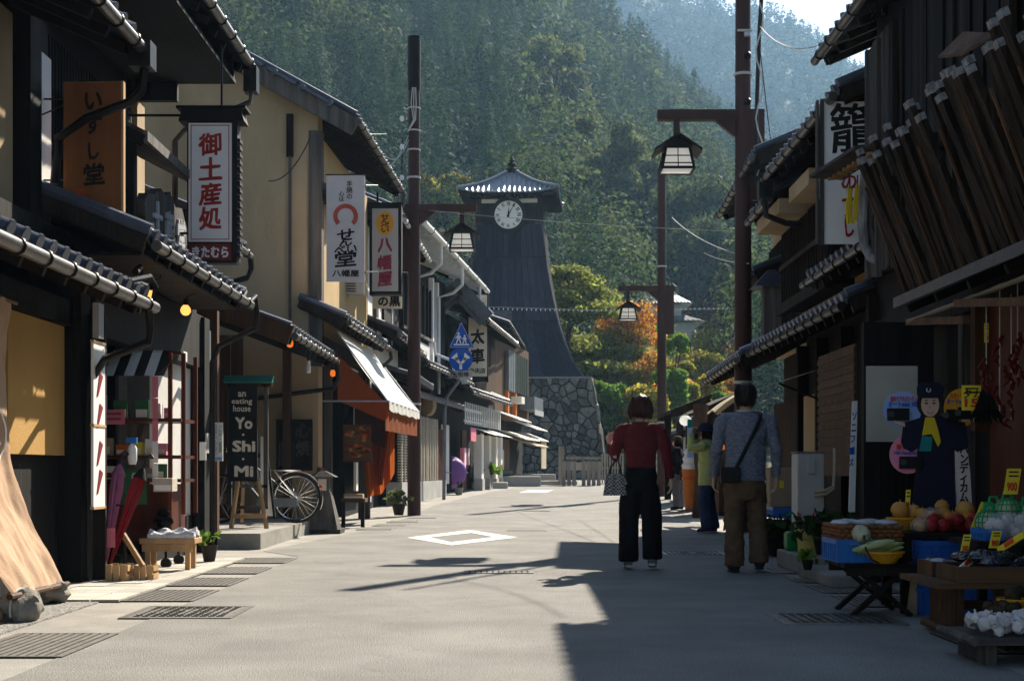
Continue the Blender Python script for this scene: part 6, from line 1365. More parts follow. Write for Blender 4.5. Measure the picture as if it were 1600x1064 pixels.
stall(1104,1150,27.5,Z(628,27.5),'dark timber stall with a thick rough post beside the parasol stand'); stall(1062,1110,34,Z(628,34),'farther low stall roof left of the rough post'); stall(1050,1090,43,Z(668,43),'small distant stall roof beyond the woman with the cap', 'tile')
m = MB(); m.tube([V((X(1095,27),27,0)), V((X(1098,27),27.05,.8)), V((X(1092,27),27,1.4)), V((X(1096,27),27.05,Z(632,27)))], [.17,.13,.12,.15], 9); tag(m.build('rough_post', 'bark', None, True), 'thick crooked bark-covered post holding up the stall', 'post')
wb = thing('white_shed', 'pale walled shed behind the far stalls', 'building', (X(1060,46), 46, .3)); MB().box(X(1042,46), X(1075,46), 46, 49, .2, Z(680,46)).build('wall', 'white_plaster', wb); MB().box(X(1056,46), X(1066,46), 45.94, 46, .3, 1.4).build('door', 'grey_panel', wb); MB().prism([V((X(1036,46),45.6,Z(683,46))), V((X(1080,46),45.6,Z(683,46))), V((X(1080,46),45.6,Z(672,46))), V((X(1042,46),45.6,Z(676,46)))], (0,4,0)).build('roof', 'tile', wb)
ic = thing('ice_cream_model', 'giant white soft ice cream model standing in an orange cone pot', 'model', (X(1081,30), 30, 0)); xx = X(1081,30)
m = MB(); m.lathe([(.14,.06),(.17,.5),(.21,.92)], (xx,30,-.0), 16); m.build('cone', 'terracotta', ic, True); m = MB(); m.lathe([(.20,.92),(.22,1.0),(.17,1.07),(.2,1.14),(.15,1.22),(.17,1.28),(.10,1.37),(.11,1.42),(.02,1.56)], (xx,30,0), 16); m.build('swirl', 'white', ic, True)
m = MB(); m.lathe([(.215,.70),(.22,.73),(.215,.76)], (xx,30,0), 16, False); m.build('band', 'orange_box', ic, True); MB().box(xx-.3, xx+.35, 29.8, 30.3, -.05, .07).build('plinth', 'concrete', ic)
bf = thing('blue_banner', 'tall sky-blue and white vertical banner hanging by the rough post', 'banner', (X(1079,27.2), 27.2, 1)); MB().box(X(1074,27.2), X(1083,27.2), 27.2, 27.23, Z(715,27.2), Z(655,27.2)).build('sheet', 'plate_blue', bf); MB().box(X(1074,27.2), X(1083,27.2), 27.19, 27.2, Z(668,27.2), Z(655,27.2)).build('print', 'scarf_teal', bf); pipe([P(1078,652,27.2), P(1095,650,27.2)], .012, 'galv', bf, 'arm')
m = MB(); c = P(1071,657,27.3); m.sph(c, (.12,.12,.10), 12, 8); lt = thing('paper_lantern', 'round white paper lantern under the stall roof', 'lantern', c); m.build('shade', 'lamp_paper', lt, True); pipe([c+V((0,0,.09)), c+V((0,0,.28))], .006, 'wire', lt, 'cord')
aw = thing('stall_awning', 'rounded cream awning with a ragged fringe left of the tall pole', 'awning', P(1130,640,24)); m = MB(); m.sheet(lambda u, v: V((X(1120,24)+.55*u, 24+1.2*v, Z(640,24)+.30*math.sin(u*1.5)-.02*math.sin(v*9))), 10, 8, (0,0,-.02)); m.build('canopy', 'canvas_beige', aw, True); m = MB(); m.sheet(lambda u, v: V((X(1120,24)+.55*u, 23.99, Z(640,24)+.30*math.sin(u*1.5)-v*(.07+.04*abs(math.sin(u*40))))), 40, 2); m.build('fringe', 'canvas_beige', aw, True)
oc = thing('orange_cloth', 'orange cloth draped under the rounded awning', 'cloth', P(1130,680,24.4)); m = MB(); m.sheet(lambda u, v: V((X(1122,24.4)+.35*u, 24.4+.06*math.sin(u*12), Z(648,24.4)-v*(.62-.3*u)-.08*math.sin(u*3.1))), 24, 10); m.build('drape', 'rust_cloth', oc, True); pipe([P(1118,646,24.4), P(1160,645,24.4)], .012, 'galv', oc, 'rail')
# air conditioner, buckets, boxes by the right wall
Y = 13.9; ac = thing('outdoor_unit', 'cream outdoor air conditioner standing on end by the dark wall', 'air conditioner', (X(1266,Y), Y, .2))
MB().box(X(1246,Y), X(1288,Y), Y, Y+.3, .22, Z(708,Y)).build('body', 'ac_white', ac, bevel=.012); MB().box(X(1262,Y), X(1273,Y), Y-.02, Y, Z(740,Y), Z(715,Y)).build('valve_cover', 'ac_white', ac, bevel=.005); MB().box(X(1245,Y), X(1289,Y), Y-.005, Y+.31, Z(708,Y), Z(705,Y)).build('lid', 'concrete', ac)
for k in range(2): pipe([P(1273,768+6*k,Y-.02), P(1290,766+6*k,Y-.05), P(1302,760+4*k,Y-.05), P(1304,735,Y+.05), P(1304,700,Y+.1)], .016, 'canvas_beige', ac, 'pipe')
MB().box(X(1240,Y), X(1292,Y), Y-.05, Y+.4, .18, .22).build('stand', 'black', ac)
stp = tag(MB().box(X(1226,13.2), X(1290,13.2), 12.3, 13.6, 0, .16).build('stone_step', 'concrete', bevel=.015), 'worn concrete doorstep on the right under the buckets', 'step')
tag(MB().box(X(1268,11.7), X(1330,11.7), 11.0, 12.25, 0, .10).build('stone_step', 'concrete', bevel=.015), 'low concrete doorstep nearer the vegetable tables', 'step')
def bucket(cx, cy, z, r, h, m, lab, lid=None):
    o = thing('bucket', lab, 'bucket', (cx,cy,z)); mb = MB(); mb.lathe([(r*.8,z),(r,z+h),(r*1.06,z+h),(r*1.06,z+h-.02),(r*.96,z+h-.02),(r*.78,z+.01)], (cx,cy,0), 18); mb.build('pail', m, o, True)
    mb = MB(); mb.tube([(cx+r*math.cos(t), cy, z+h-.05+r*.35*math.sin(t)) for t in np.linspace(0,math.pi,11)], .006, 5); mb.build('handle', 'galv', o, True); return o
bucket(X(1262,13.2), 13.15, .16, .125, .24, 'pale_yellow', 'pale yellow bucket on the doorstep below the air conditioner')
g_ = thing('watering_can', 'green plastic watering can beside the yellow bucket', 'watering can', (X(1237,13.3), 13.3, .16)); MB().box(X(1227,13.3), X(1245,13.3), 13.2, 13.4, .16, .34).build('tank', 'green_plastic', g_, bevel=.03); m = MB(); m.tube([P(1230,806,13.3), P(1237,800,13.3), P(1243,806,13.3)], .012, 6); m.build('handle', 'green_plastic', g_, True)
cb = goods('carton', 'tan cardboard carton behind the man beside the blue crate', 'cardboard', X(1224,15.3), 15.3, .52, .34, .3, .42, 'box', None); MB().box(X(1219,15.1), X(1226,15.1), 15.14, 15.148, .72, .80).build('print', 'price_yellow', cb)
potplant((X(1290,12.6),12.7,.16), .10, .18, 'black', 'leafy pot with pink flowers beside the vegetable tables', 'leaf_dark', 260, .05, 'petal_pink', 2.2); potplant((X(1262,11.6),11.6,.10), .05, .08, 'black', 'tiny weed tuft in the corner of the doorstep', 'leaf_green', 30, .04); potplant((X(1207,15),15,.02), .12, .2, 'black', 'dark green plant on the ground behind the walking man', 'leaf_dark', 140, .045)
# ================================================================ poles, lanterns, wires, signs
def lantern_parts(o, c, s=1.0):
    """hanging roofed street lantern; c is the apex"""
    x, y, z = c; w0, w1, h = .20*s, .27*s, .36*s; zt = z-.22*s
    def fr4(z0, a0, z1, a1, mb): return frust(mb, x, y, z0, z1, a0, a1)
    fr4(zt-h, w1, zt, w0, MB()).build('paper_box', 'lamp_paper', o)
    cg = []
    for sx in (-1,1):
        for sy in (-1,1): MB().bar((x+sx*w1,y+sy*w1,zt-h), (x+sx*w0,y+sy*w0,zt), .035*s).build('corner_bar', 'pole_dark', o)
        for t in (0,): MB().bar((x+sx*(w1+.004),y,zt-h), (x+sx*(w0+.004),y,zt), .016*s).build('glazing_bar', 'pole_dark', o); MB().bar((x,y+sx*(w1+.004),zt-h), (x,y+sx*(w0+.004),zt), .016*s).build('glazing_bar', 'pole_dark', o)
    for k, zz in ((0,zt-h),(.22,zt-h*.78),(.62,zt-h*.42),(1,zt)):
        a = w1+(w0-w1)*k+.004; th = .04*s if k in (0,1) else .018*s
        for p, q in (((-a,-a),(a,-a)),((a,-a),(a,a)),((a,a),(-a,a)),((-a,a),(-a,-a))): MB().bar((x+p[0],y+p[1],zz), (x+q[0],y+q[1],zz), th).build('cross_bar', 'pole_dark', o)
    # gable roof, ridge along the street
    e = .40*s; ov = .36*s
    for sg_ in (-1,1): MB().prism([V((x,y-ov,z)), V((x+sg_*e,y-ov,z-.27*s)), V((x+sg_*e,y-ov,z-.31*s)), V((x,y-ov,z-.045*s))], (0,2*ov,0)).build('roof_side', 'pole_dark', o)
    MB().prism([V((x-w0*1.15,y-ov*.7,zt-.0)), V((x+w0*1.15,y-ov*.7,zt)), V((x,y-ov*.7,z-.05*s))], (0,ov*1.4,0)).build('gable', 'pole_dark', o)
def lamp_pole(px, Y, ptop, parm, arm_px, plamp, lab, r=.125, back=.18, xoff=0):
    g = gz(Y); x = X(px,Y); zt = Z(ptop,Y); za = Z(parm,Y)
    o = thing('lamp_pole', lab, 'street lamp', (x, Y, g), 'brown lantern poles along the street')
    m = MB(); m.tube([(x,Y,g-.05), (x,Y,g+2), (x,Y,zt*.6), (x,Y,zt)], [r*1.06,r*1.03,r*.96,r*.88], 18); m.build('shaft', 'pole_brown', o, True)
    xa = X(arm_px,Y); sg_ = 1 if xa > x else -1; xb = x-sg_*(r+back)
    MB().box(min(xa,xb), max(xa,xb), Y-.07, Y+.07, za-.075, za+.075).build('arm', 'pole_brown', o)
    MB().prism([V((x+sg_*r,Y-.05,za-.07)), V((x+sg_*(r+.3),Y-.05,za-.07)), V((x+sg_*r,Y-.05,za-.32))], (0,.1,0)).build('gusset', 'pole_brown', o)
    MB().box(min(xb,xb+sg_*.22), max(xb,xb+sg_*.22), Y-.075, Y+.075, za-1.25, za+.08).build('rear_plate', 'pole_brown', o)
    xl = X(plamp[0],Y); zl = Z(plamp[1],Y); MB().box(xl-.045, xl+.045, Y-.045, Y+.045, zl-.05, za-.07).build('drop_post', 'pole_brown', o)
    lantern_parts(o, (xl,Y,zl), .86)
    for zz in (2.2, za+.6): m = MB(); m.lathe([(r*1.07,zz-.02),(r*1.07,zz+.02)], (x,Y,0), 18, False); m.build('strap', 'wire_pale', o, True)
    return o, x, zt
pl1, x1_, zt1 = lamp_pole(647, 28, 60, 326, 745, (722,351), 'brown lantern pole before the white awning on the left row', back=.18)
m = MB(); m.tube([(x1_,28,zt1-1.05),(x1_,28,zt1+.02)], .128, 18); m.build('sleeve', 'pole_dark', pl1, True)
pl2, x2_, zt2 = lamp_pole(1161, 21, -60, 181, 1027, (1057,214), 'tall brown lantern pole behind the man on the right', back=.18)
pl3, x3_, zt3 = lamp_pole(1034, 39, 275, 451, 966, (981,471), 'thin distant brown lantern pole behind the woman in maroon', back=.2)
for i, py in enumerate((55,88,160)):
    p = P(1168,py,20.85); m = MB(); m.lathe([(.05,-.03),(.055,.03),(.03,.06)], p, 10); m.build('clamp', 'galv' if i == 0 else 'pole_dark', pl2, True)
MB().box(X(1153,20.8), X(1175,20.8), 20.83, 20.86, Z(48,20.8), Z(45,20.8)).build('strap', 'wire_pale', pl2)
for py in (170, 205, 235): m = MB(); zz = Z(py,28); m.lathe([(.126,zz-.015),(.126,zz+.015)], (x1_,28,0), 18, False); m.build('strap', 'wire_pale', pl1, True)
for k in range(3): pipe([(x1_+.03*k-.02, 27.86, Z(140,28)), (x1_+.05*k-.05, 27.86, Z(165,28)), (x1_+.02*k, 27.86, Z(190,28)), (x1_-.11, 27.87, Z(208,28))], .010, 'wire_pale', pl1, 'cable')
def wire(name, pts, lab, r=.012, m='wire', sag=.0, n=16):
    a, b = V(pts[0]), V(pts[-1]); q = [a.lerp(b, i/n)-V((0,0,sag*4*(i/n)*(1-i/n))) for i in range(n+1)] if len(pts) == 2 else pts
    mb = MB(); mb.tube(q, r, 5); return tag(mb.build(name, m, None, True), lab, 'wire')
tw_ = thing('twisted_cable', 'thick twisted cable rising past the top of the tall right pole', 'cable', P(1185,300,20.6)); pipe([P(1192,-40,20.6), P(1186,60,20.6), P(1182,180,20.6), P(1181,260,20.6), P(1185,300,20.6), P(1190,318,20.2)], .03, 'wire', tw_, 'bundle'); m = MB(); m.tube([P(1187+6*math.sin(i*1.1),5+i*18,20.55) for i in range(16)], .012, 5); m.build('wrap_wire', 'wire_pale', tw_, True)
wire('power_line', [P(1186,40,20.7), P(1283,70,15.5)], 'drooping pale cable from the tall pole to the right roof edge', .007, 'wire_pale', .16); wire('power_line', [P(1186,60,20.7), P(1205,225,20)], 'thin dark cable hanging down to the far gable', .008, 'wire', .05)
wire('power_line', [P(1050,340,39), P(1160,400,20.9)], 'pale cable running from the thin pole to the tall pole', .007, 'wire_pale', .12); wire('power_line', [P(1100,395,33), P(1170,412,20.5)], 'short pale cable below the longer one by the tall pole', .006, 'wire_pale', .05)
wire('power_line', [P(640,208,28), P(560,255,26.5)], 'drooping pale cable from the left pole to the eave', .008, 'wire_pale', .45); wire('power_line', [P(640,215,28), P(600,240,27)], 'second looped cable under the left pole straps', .008, 'wire_pale', .25); wire('power_line', [P(640,210,28), P(545,210,25)], 'thin straight cable left of the brown pole', .006)
wire('span_wire', [P(655,327,28.2), P(1155,362,21.2)], 'thin wire spanning the street in front of the clock', .004, 'wire_pale', .05); wire('span_wire', [P(655,335,46), P(1120,350,46)], 'faint wire across the tower just above the clock', .004, 'wire', .02)
wire('service_cable', [P(420,283,20.8), P(485,215,21.6)], 'thin cable drooping across the cream gable wall', .009, 'wire', .18)
fl_ = thing('flag_string', 'string of tiny white pennants across the tower face', 'bunting', P(820,480,45)); pipe([P(700,478,45), P(820,481,45), P(960,486,45), P(1145,482,45)], .005, 'wire_pale', fl_, 'string'); m = MB()
for i in range(60): p = P(705+i*7.3, 479+5*math.sin(i/60*3), 45); m.prism([p, p+V((.05,0,0)), p+V((.02,0,-.07))], (0,.004,0))
stuff(m.build('pennants', 'white', fl_))
ins = thing('insulator_string', 'dark cable ladder with white insulators left of the brown pole', 'insulator', P(629,300,27.8)); pipe([P(629,215,27.8), P(627,320,27.8)], .012, 'wire', ins, 'rod')
for py in (186, 230, 278): m = MB(); m.lathe([(.03,-.05),(.05,0),(.03,.05)], P(628,py,27.8), 10); m.build('insulator', 'white', ins, True)
# ---- road signs
Y = 36.5; g = gz(Y); sp = thing('road_sign', 'blue road signs for crossing and split traffic on a bent grey post', 'road sign', (X(694,Y), Y, g))
pipe([(X(693.5,Y),Y,g-.05), (X(695,Y),Y,Z(640,Y)), (X(698,Y),Y,Z(620,Y)), (X(716,Y),Y,Z(596,Y)), (X(720,Y),Y,Z(575,Y)), (X(720,Y),Y,Z(505,Y))], .045, 'sign_pole', sp, 'post')
def plate(pts, m, dy, nm, pr=sp): return MB().prism([P(a,b,Y-.06+dy) for a, b in pts], (0,.012,0)).build(nm, m, pr)
tri = plate([(721,503),(740,541),(739,544),(703,544),(702,541)], 'sign_blue', 0, 'crossing_plate'); 
for a, b in (((721,504.5),(703.5,541.5)),((721,504.5),(738.5,541.5)),((703.5,542.5),(738.5,542.5))): MB().bar(P(*a,Y-.065), P(*b,Y-.065), .022, .006).build('border', 'white', tri)
def fig(cx, by, h, pr):
    k = h/20.
    for pts in (ell(cx,by-h*.88,2.0*k,2.2*k,10), [(cx-2.4*k,by-h*.75),(cx+2.2*k,by-h*.75),(cx+2.6*k,by-h*.4),(cx-2.4*k,by-h*.4)], [(cx-2.2*k,by-h*.42),(cx+.2*k,by-h*.42),(cx-2.8*k,by),(cx-5*k,by)], [(cx,by-h*.42),(cx+2.4*k,by-h*.42),(cx+5*k,by),(cx+3*k,by)], [(cx-2.4*k,by-h*.73),(cx-1.2*k,by-h*.6),(cx-5*k,by-h*.42),(cx-5.6*k,by-h*.5)], [(cx+2.2*k,by-h*.73),(cx+5.4*k,by-h*.5),(cx+4.6*k,by-h*.44),(cx+1.4*k,by-h*.62)]): plate(pts, 'white', -.006, 'figure', pr)
fig(716.5,537,18,tri); fig(726,537,14,tri); plate([(709,537.5),(733,537.5),(733,539.5),(709,539.5)], 'white', -.005, 'figure', tri)
dc = plate(ell(720,561.5,18.5,18.5), 'sign_blue', 0, 'direction_plate')
for pts in ([(718,577),(722,577),(722,567),(718,567)], [(718,569),(722,569),(714,558),(710,561)], [(722,569),(718,569),(726,558),(730,561)], [(705,559),(714,551),(716,564)], [(735,559),(726,551),(724,564)]): plate(pts, 'white', -.006, 'arrow', dc)
tx = plate([(701,579),(738,579),(738,591),(701,591)], 'grey_panel', 0, 'text_plate'); text('大型等', .13, P(719.5,585,Y-.07), 'ink', tx, .02, wid=.44); plate([(718,590),(731,590),(729,600),(722,600)], 'galv', .03, 'bracket')
Y = 34.8; mr_ = thing('convex_mirror', 'round orange-backed traffic mirror turned edge-on beside the lattice', 'mirror', P(671,634,Y)); m = MB(); c = P(671,634,Y); m.tube([c+V((-.05,-.05,0)), c+V((.0,0,0)), c+V((.05,.06,0))], [.22,.25,.16], 20); m.build('dish', 'cardboard', mr_, True); pipe([c+V((0,.0,0)), c+V((-.4,.3,.1))], .02, 'galv', mr_, 'arm')
# ---- bridge posts and rails before the tower
Y = 50; g = gz(Y)
for i, px in enumerate((881,889,897,912,920,927.5,935.5)):
    x = X(px,Y); o = thing('bridge_post', ['stubby wooden bridge post directly beside the tall end post','second stubby bridge post from the tall end post','third stubby bridge post from the tall end post','fourth stubby bridge post, after the wider gap','fifth stubby bridge post along the railing','sixth stubby bridge post along the railing','last stubby bridge post, closest to the picket rail'][i], 'post', (x,Y,g), 'wooden posts before the tower'); MB().box(x-.065, x+.065, Y-.065, Y+.065, g-.1, g+.86).build('shaft', 'rail_wood', o); frust(MB(), x, Y, g+.86, g+.92, .08, .03).build('cap', 'grey_wood', o)
x = X(877,51); o = thing('bridge_post', 'tall square wooden end post of the bridge railing', 'post', (x,51,g)); MB().box(x-.10, x+.10, 50.9, 51.1, g-.1, Z(697,51)).build('shaft', 'rail_wood', o); MB().box(x-.12, x+.12, 50.88, 51.12, Z(697,51), Z(695.5,51)).build('cap', 'grey_wood', o)
br_ = thing('bridge_railing', 'low weathered wooden bridge railing behind the stubby posts', 'railing', (X(912,52.5),52.5,g)); MB().bar(P(884,715,52.5), P(940,716,52.5), .14, .10).build('top_rail', 'rail_wood', br_); MB().bar(P(884,728,52.5), P(940,729,52.5), .04, .30).build('side_board', 'rail_wood', br_); MB().box(X(880,52.5), X(884,52.5), 52.4, 52.6, g, Z(710,52.5)).build('post', 'grey_wood', br_)
pk_ = thing('picket_rail', 'grey picket fence section at the bridge end behind the woman in maroon', 'fence', (X(950,53),53,g))
for a, b in ((709,712),(730,733)): MB().bar(P(939,(a+b)/2,53), P(975,(a+b)/2-1,53), .06, (b-a)*53/F).build('rail', 'rail_wood', pk_)
for i in range(9): MB().box(X(940+i*4,53), X(942+i*4,53), 52.95, 53.0, g-.1, Z(709,53)).build('picket', 'rail_wood', pk_)
# ---- road paint, drain covers
rm = MB(); zz = .004; T = [(636,840),(734,828),(809,839.5),(706,852)]; I = [(672,839.5),(736,832.5),(772,839),(704,847)]
def G(px, py): Yg = EYE*F/(py-HOR); return V((X(px,Yg), Yg, .004))
o_ = [G(*p) for p in T]; i_ = [G(*p) for p in I]
dm = rm.add(o_+i_, [(i, (i+1) % 4, 4+(i+1) % 4, 4+i) for i in range(4)]).build('road_marking', 'road_paint'); struct(dm)
for k, (a, b, y0, y1) in enumerate(((.2,1.0,42,44.5),(-.3,3.6,52,52.4))):
    q = [V((a,y0,gz(y0)+.006)), V((b,y0,gz(y0)+.006)), V((b+.3,y1,gz(y1)+.006)), V((a+.3,y1,gz(y1)+.006))]; struct(MB().add(q, [(0,1,2,3)]).build('road_marking', 'road_paint'))
def grate(cx, cy, w_, d_, lab, bars=12, across=True, m='iron', ang=0, base='dark_gap'):
    g = gz(cy); o = thing('drain_grate', lab, 'drain cover', (cx,cy,g), 'drain covers in the street'); Mx = Matrix.Translation((cx,cy,g)) @ Matrix.Rotation(R(ang),4,'Z')
    MB().box(-w_/2, w_/2, -d_/2, d_/2, -.03, .003).xf(Mx).build('pit', base, o); fm = MB()
    for a in ((-w_/2,w_/2,-d_/2,-d_/2+.025),(-w_/2,w_/2,d_/2-.025,d_/2),(-w_/2,-w_/2+.025,-d_/2+.025,d_/2-.025),(w_/2-.025,w_/2,-d_/2+.025,d_/2-.025)): fm.box(*a, -.02, .007)
    fm.xf(Mx).build('frame', m, o); bm_ = MB()
    for i in range(bars):
        t = (i+.5)/bars
        if across: bm_.box(-w_/2+.026, w_/2-.026, -d_/2+t*d_-.33*d_/bars, -d_/2+t*d_+.33*d_/bars, -.02, .0062)
        else: bm_.box(-w_/2+t*w_-.33*w_/bars, -w_/2+t*w_+.33*w_/bars, -d_/2+.026, d_/2-.026, -.02, .0062)
    stuff(bm_.xf(Mx).build('bars', m, o)); return o
def manhole(cx, cy, w_, d_, lab, m='iron', base='iron', ang=0):
    g = gz(cy); o = thing('manhole_cover', lab, 'manhole cover', (cx,cy,g), 'drain covers in the street'); Mx = Matrix.Translation((cx,cy,g)) @ Matrix.Rotation(R(ang),4,'Z')
    MB().box(-w_/2, w_/2, -d_/2, d_/2, -.02, .004).xf(Mx).build('plate', base, o); rl = MB(); rs = random.Random(int(cx*100+cy*7)); m = 'iron_dark'
    nx_, ny_ = 11, 10
    for i in range(nx_):
        for j in range(ny_):
            x, y = (i+.5)/nx_*w_*.92-w_*.46, (j+.5)/ny_*d_*.92-d_*.46; q = math.hypot(x/w_, y/d_); a = math.atan2(y, x)+(1.57 if q > .24 else 0)+rs.uniform(-.25,.25); l = .021
            dx, dy = math.cos(a)*l, math.sin(a)*l; rl.bar((x-dx, y-dy, .006), (x+dx, y+dy+.0005, .006), .014, .006)
    stuff(rl.xf(Mx).build('raised_pattern', m, o)); fm = MB()
    for a in ((-w_/2-.04,w_/2+.04,-d_/2-.04,-d_/2),(-w_/2-.04,w_/2+.04,d_/2,d_/2+.04),(-w_/2-.04,-w_/2,-d_/2,d_/2),(w_/2,w_/2+.04,-d_/2,d_/2)): fm.box(*a, -.02, .0055)
    fm.xf(Mx).build('frame', 'iron', o); return o
lg = [(-2.48,7.45,1.0),(-2.50,10.35,.9),(-2.5,11.6,.8),(-2.52,12.9,.8),(-2.5,14.3,.8)]
for i, (x, y, d_) in enumerate(lg): grate(x, y, .56, d_, ['iron slot grate in the near left gutter','slot grate beside the pale paving on the left','second slot grate along the pale paving','third slot grate along the pale paving','slot grate by the eating house kerb'][i], 12, across=False)
manhole(-2.08, 9.15, .62, .7, 'dark patterned manhole cover at the left road edge')
rg = [(2.66,7.55,.9),(2.62,9.9,.8),(2.62,10.9,.7),(2.62,11.75,.45),(2.62,12.9,.7)]
for i, (x, y, d_) in enumerate(rg): grate(x, y, .62, d_, ['slot grate below the near vegetable table','slot grate beside the crossed-leg stool','slot grate right behind the crossed-leg stool','short pale framed slot grate on the right','slot grate near the walking man feet'][i], 12, across=False)
manhole(1.98, 8.75, .66, .62, 'large patterned manhole cover at the right road edge'); manhole(1.98, 15.6, .66, .6, 'pale grey patterned manhole cover before the man', base='grey_panel')
grate(-.12, 12.7, .62, .32, 'pale iron cross grate in the middle of the road', 12, False, 'plate_paint'); grate(.22, 21.4, .62, .35, 'cross grate beyond the white diamond', 12, False); grate(.5, 30, .6, .4, 'distant cross grate in the road centre', 10, False)
for i, (x, y) in enumerate(((-2.1,22),(-2.0,23.5),(-1.9,25),(-1.7,27))): grate(x, y, .55, .8, ['slot grate before the bicycle porch','slot grate just past the wooden lantern post','slot grate before the awning','slot grate close to the brown pole'][i], 9, False)
# paving on the left, pebble strip
pv_ = struct(MB().box(-3.6, -2.72, 9.85, 14.3, -.02, .002).build('paving', 'dark_gap'))
y = 9.87; k = 0
while y < 14.25:
    x = -3.58-.2*(k % 2)
    while x < -2.95: xa = max(x, -3.58); xb = min(x+.42, -2.93); (MB().box(xa+.004, xb-.004, y+.004, y+.286, -.01, .012+.002*((k*7+int(x*10)) % 3)).build('paving_slab', 'paver', pv_) if xb-xa > .05 else None); x += .42
    MB().box(-2.925, -2.73, y+.004, y+.286, -.01, .016).build('kerb_stone', 'paver', pv_); y += .29; k += 1
struct(MB().box(-3.6, -2.85, -2, 9.8, -.02, .008).build('pebble_strip', 'pebble_ground'))
struct(MB().box(2.95, 3.55, -2, 11, -.02, .012).build('shop_apron', 'concrete'))
bp_ = struct(MB().box(2.45, 3.3, 9.6, 10.9, -.01, .006).build('brick_paving', 'concrete')) if False else None
# ================================================================ people
def hand(mb, wrist, d, nrm, thumb, curl=.5, s=1.0):
    """palm, four bent fingers and a thumb from the side of the palm"""
    w = V(wrist); d = V(d).normalized(); n = V(nrm); n = (n-d*n.dot(d)).normalized(); sd = d.cross(n).normalized()*thumb
    pm = w+d*.045*s
    mb.tube([w-d*.02*s, w+d*.02*s, w+d*.06*s, w+d*.092*s], [(.022*s,.020*s),(.016*s,.034*s),(.016*s,.042*s),(.013*s,.038*s)], 10, ref=n)
    for k, (off, ln) in enumerate(((.030,.068),(.010,.078),(-.011,.074),(-.031,.058))):
        b = w+d*.085*s+sd*off*s; d1 = (d*math.cos(curl*.5)-n*math.sin(curl*.5)); d2 = (d*math.cos(curl*1.3)-n*math.sin(curl*1.3)); d3 = (d*math.cos(curl*2)-n*math.sin(curl*2))
        p1 = b+d1*ln*.45*s; p2 = p1+d2*ln*.32*s; p3 = p2+d3*ln*.26*s; mb.tube([b-d*.02*s, b, p1, p2, p3], [.009*s,.0095*s,.009*s,.0082*s,.0065*s], 7)
    b = w+d*.025*s+sd*.030*s; t1 = b+(d*.6+sd*.75-n*.25).normalized()*.04*s; t2 = t1+(d*.9+sd*.2-n*.35).normalized()*.032*s; mb.tube([w+d*.015*s+sd*.012*s, b, t1, t2], [.014*s,.013*s,.011*s,.008*s], 7)
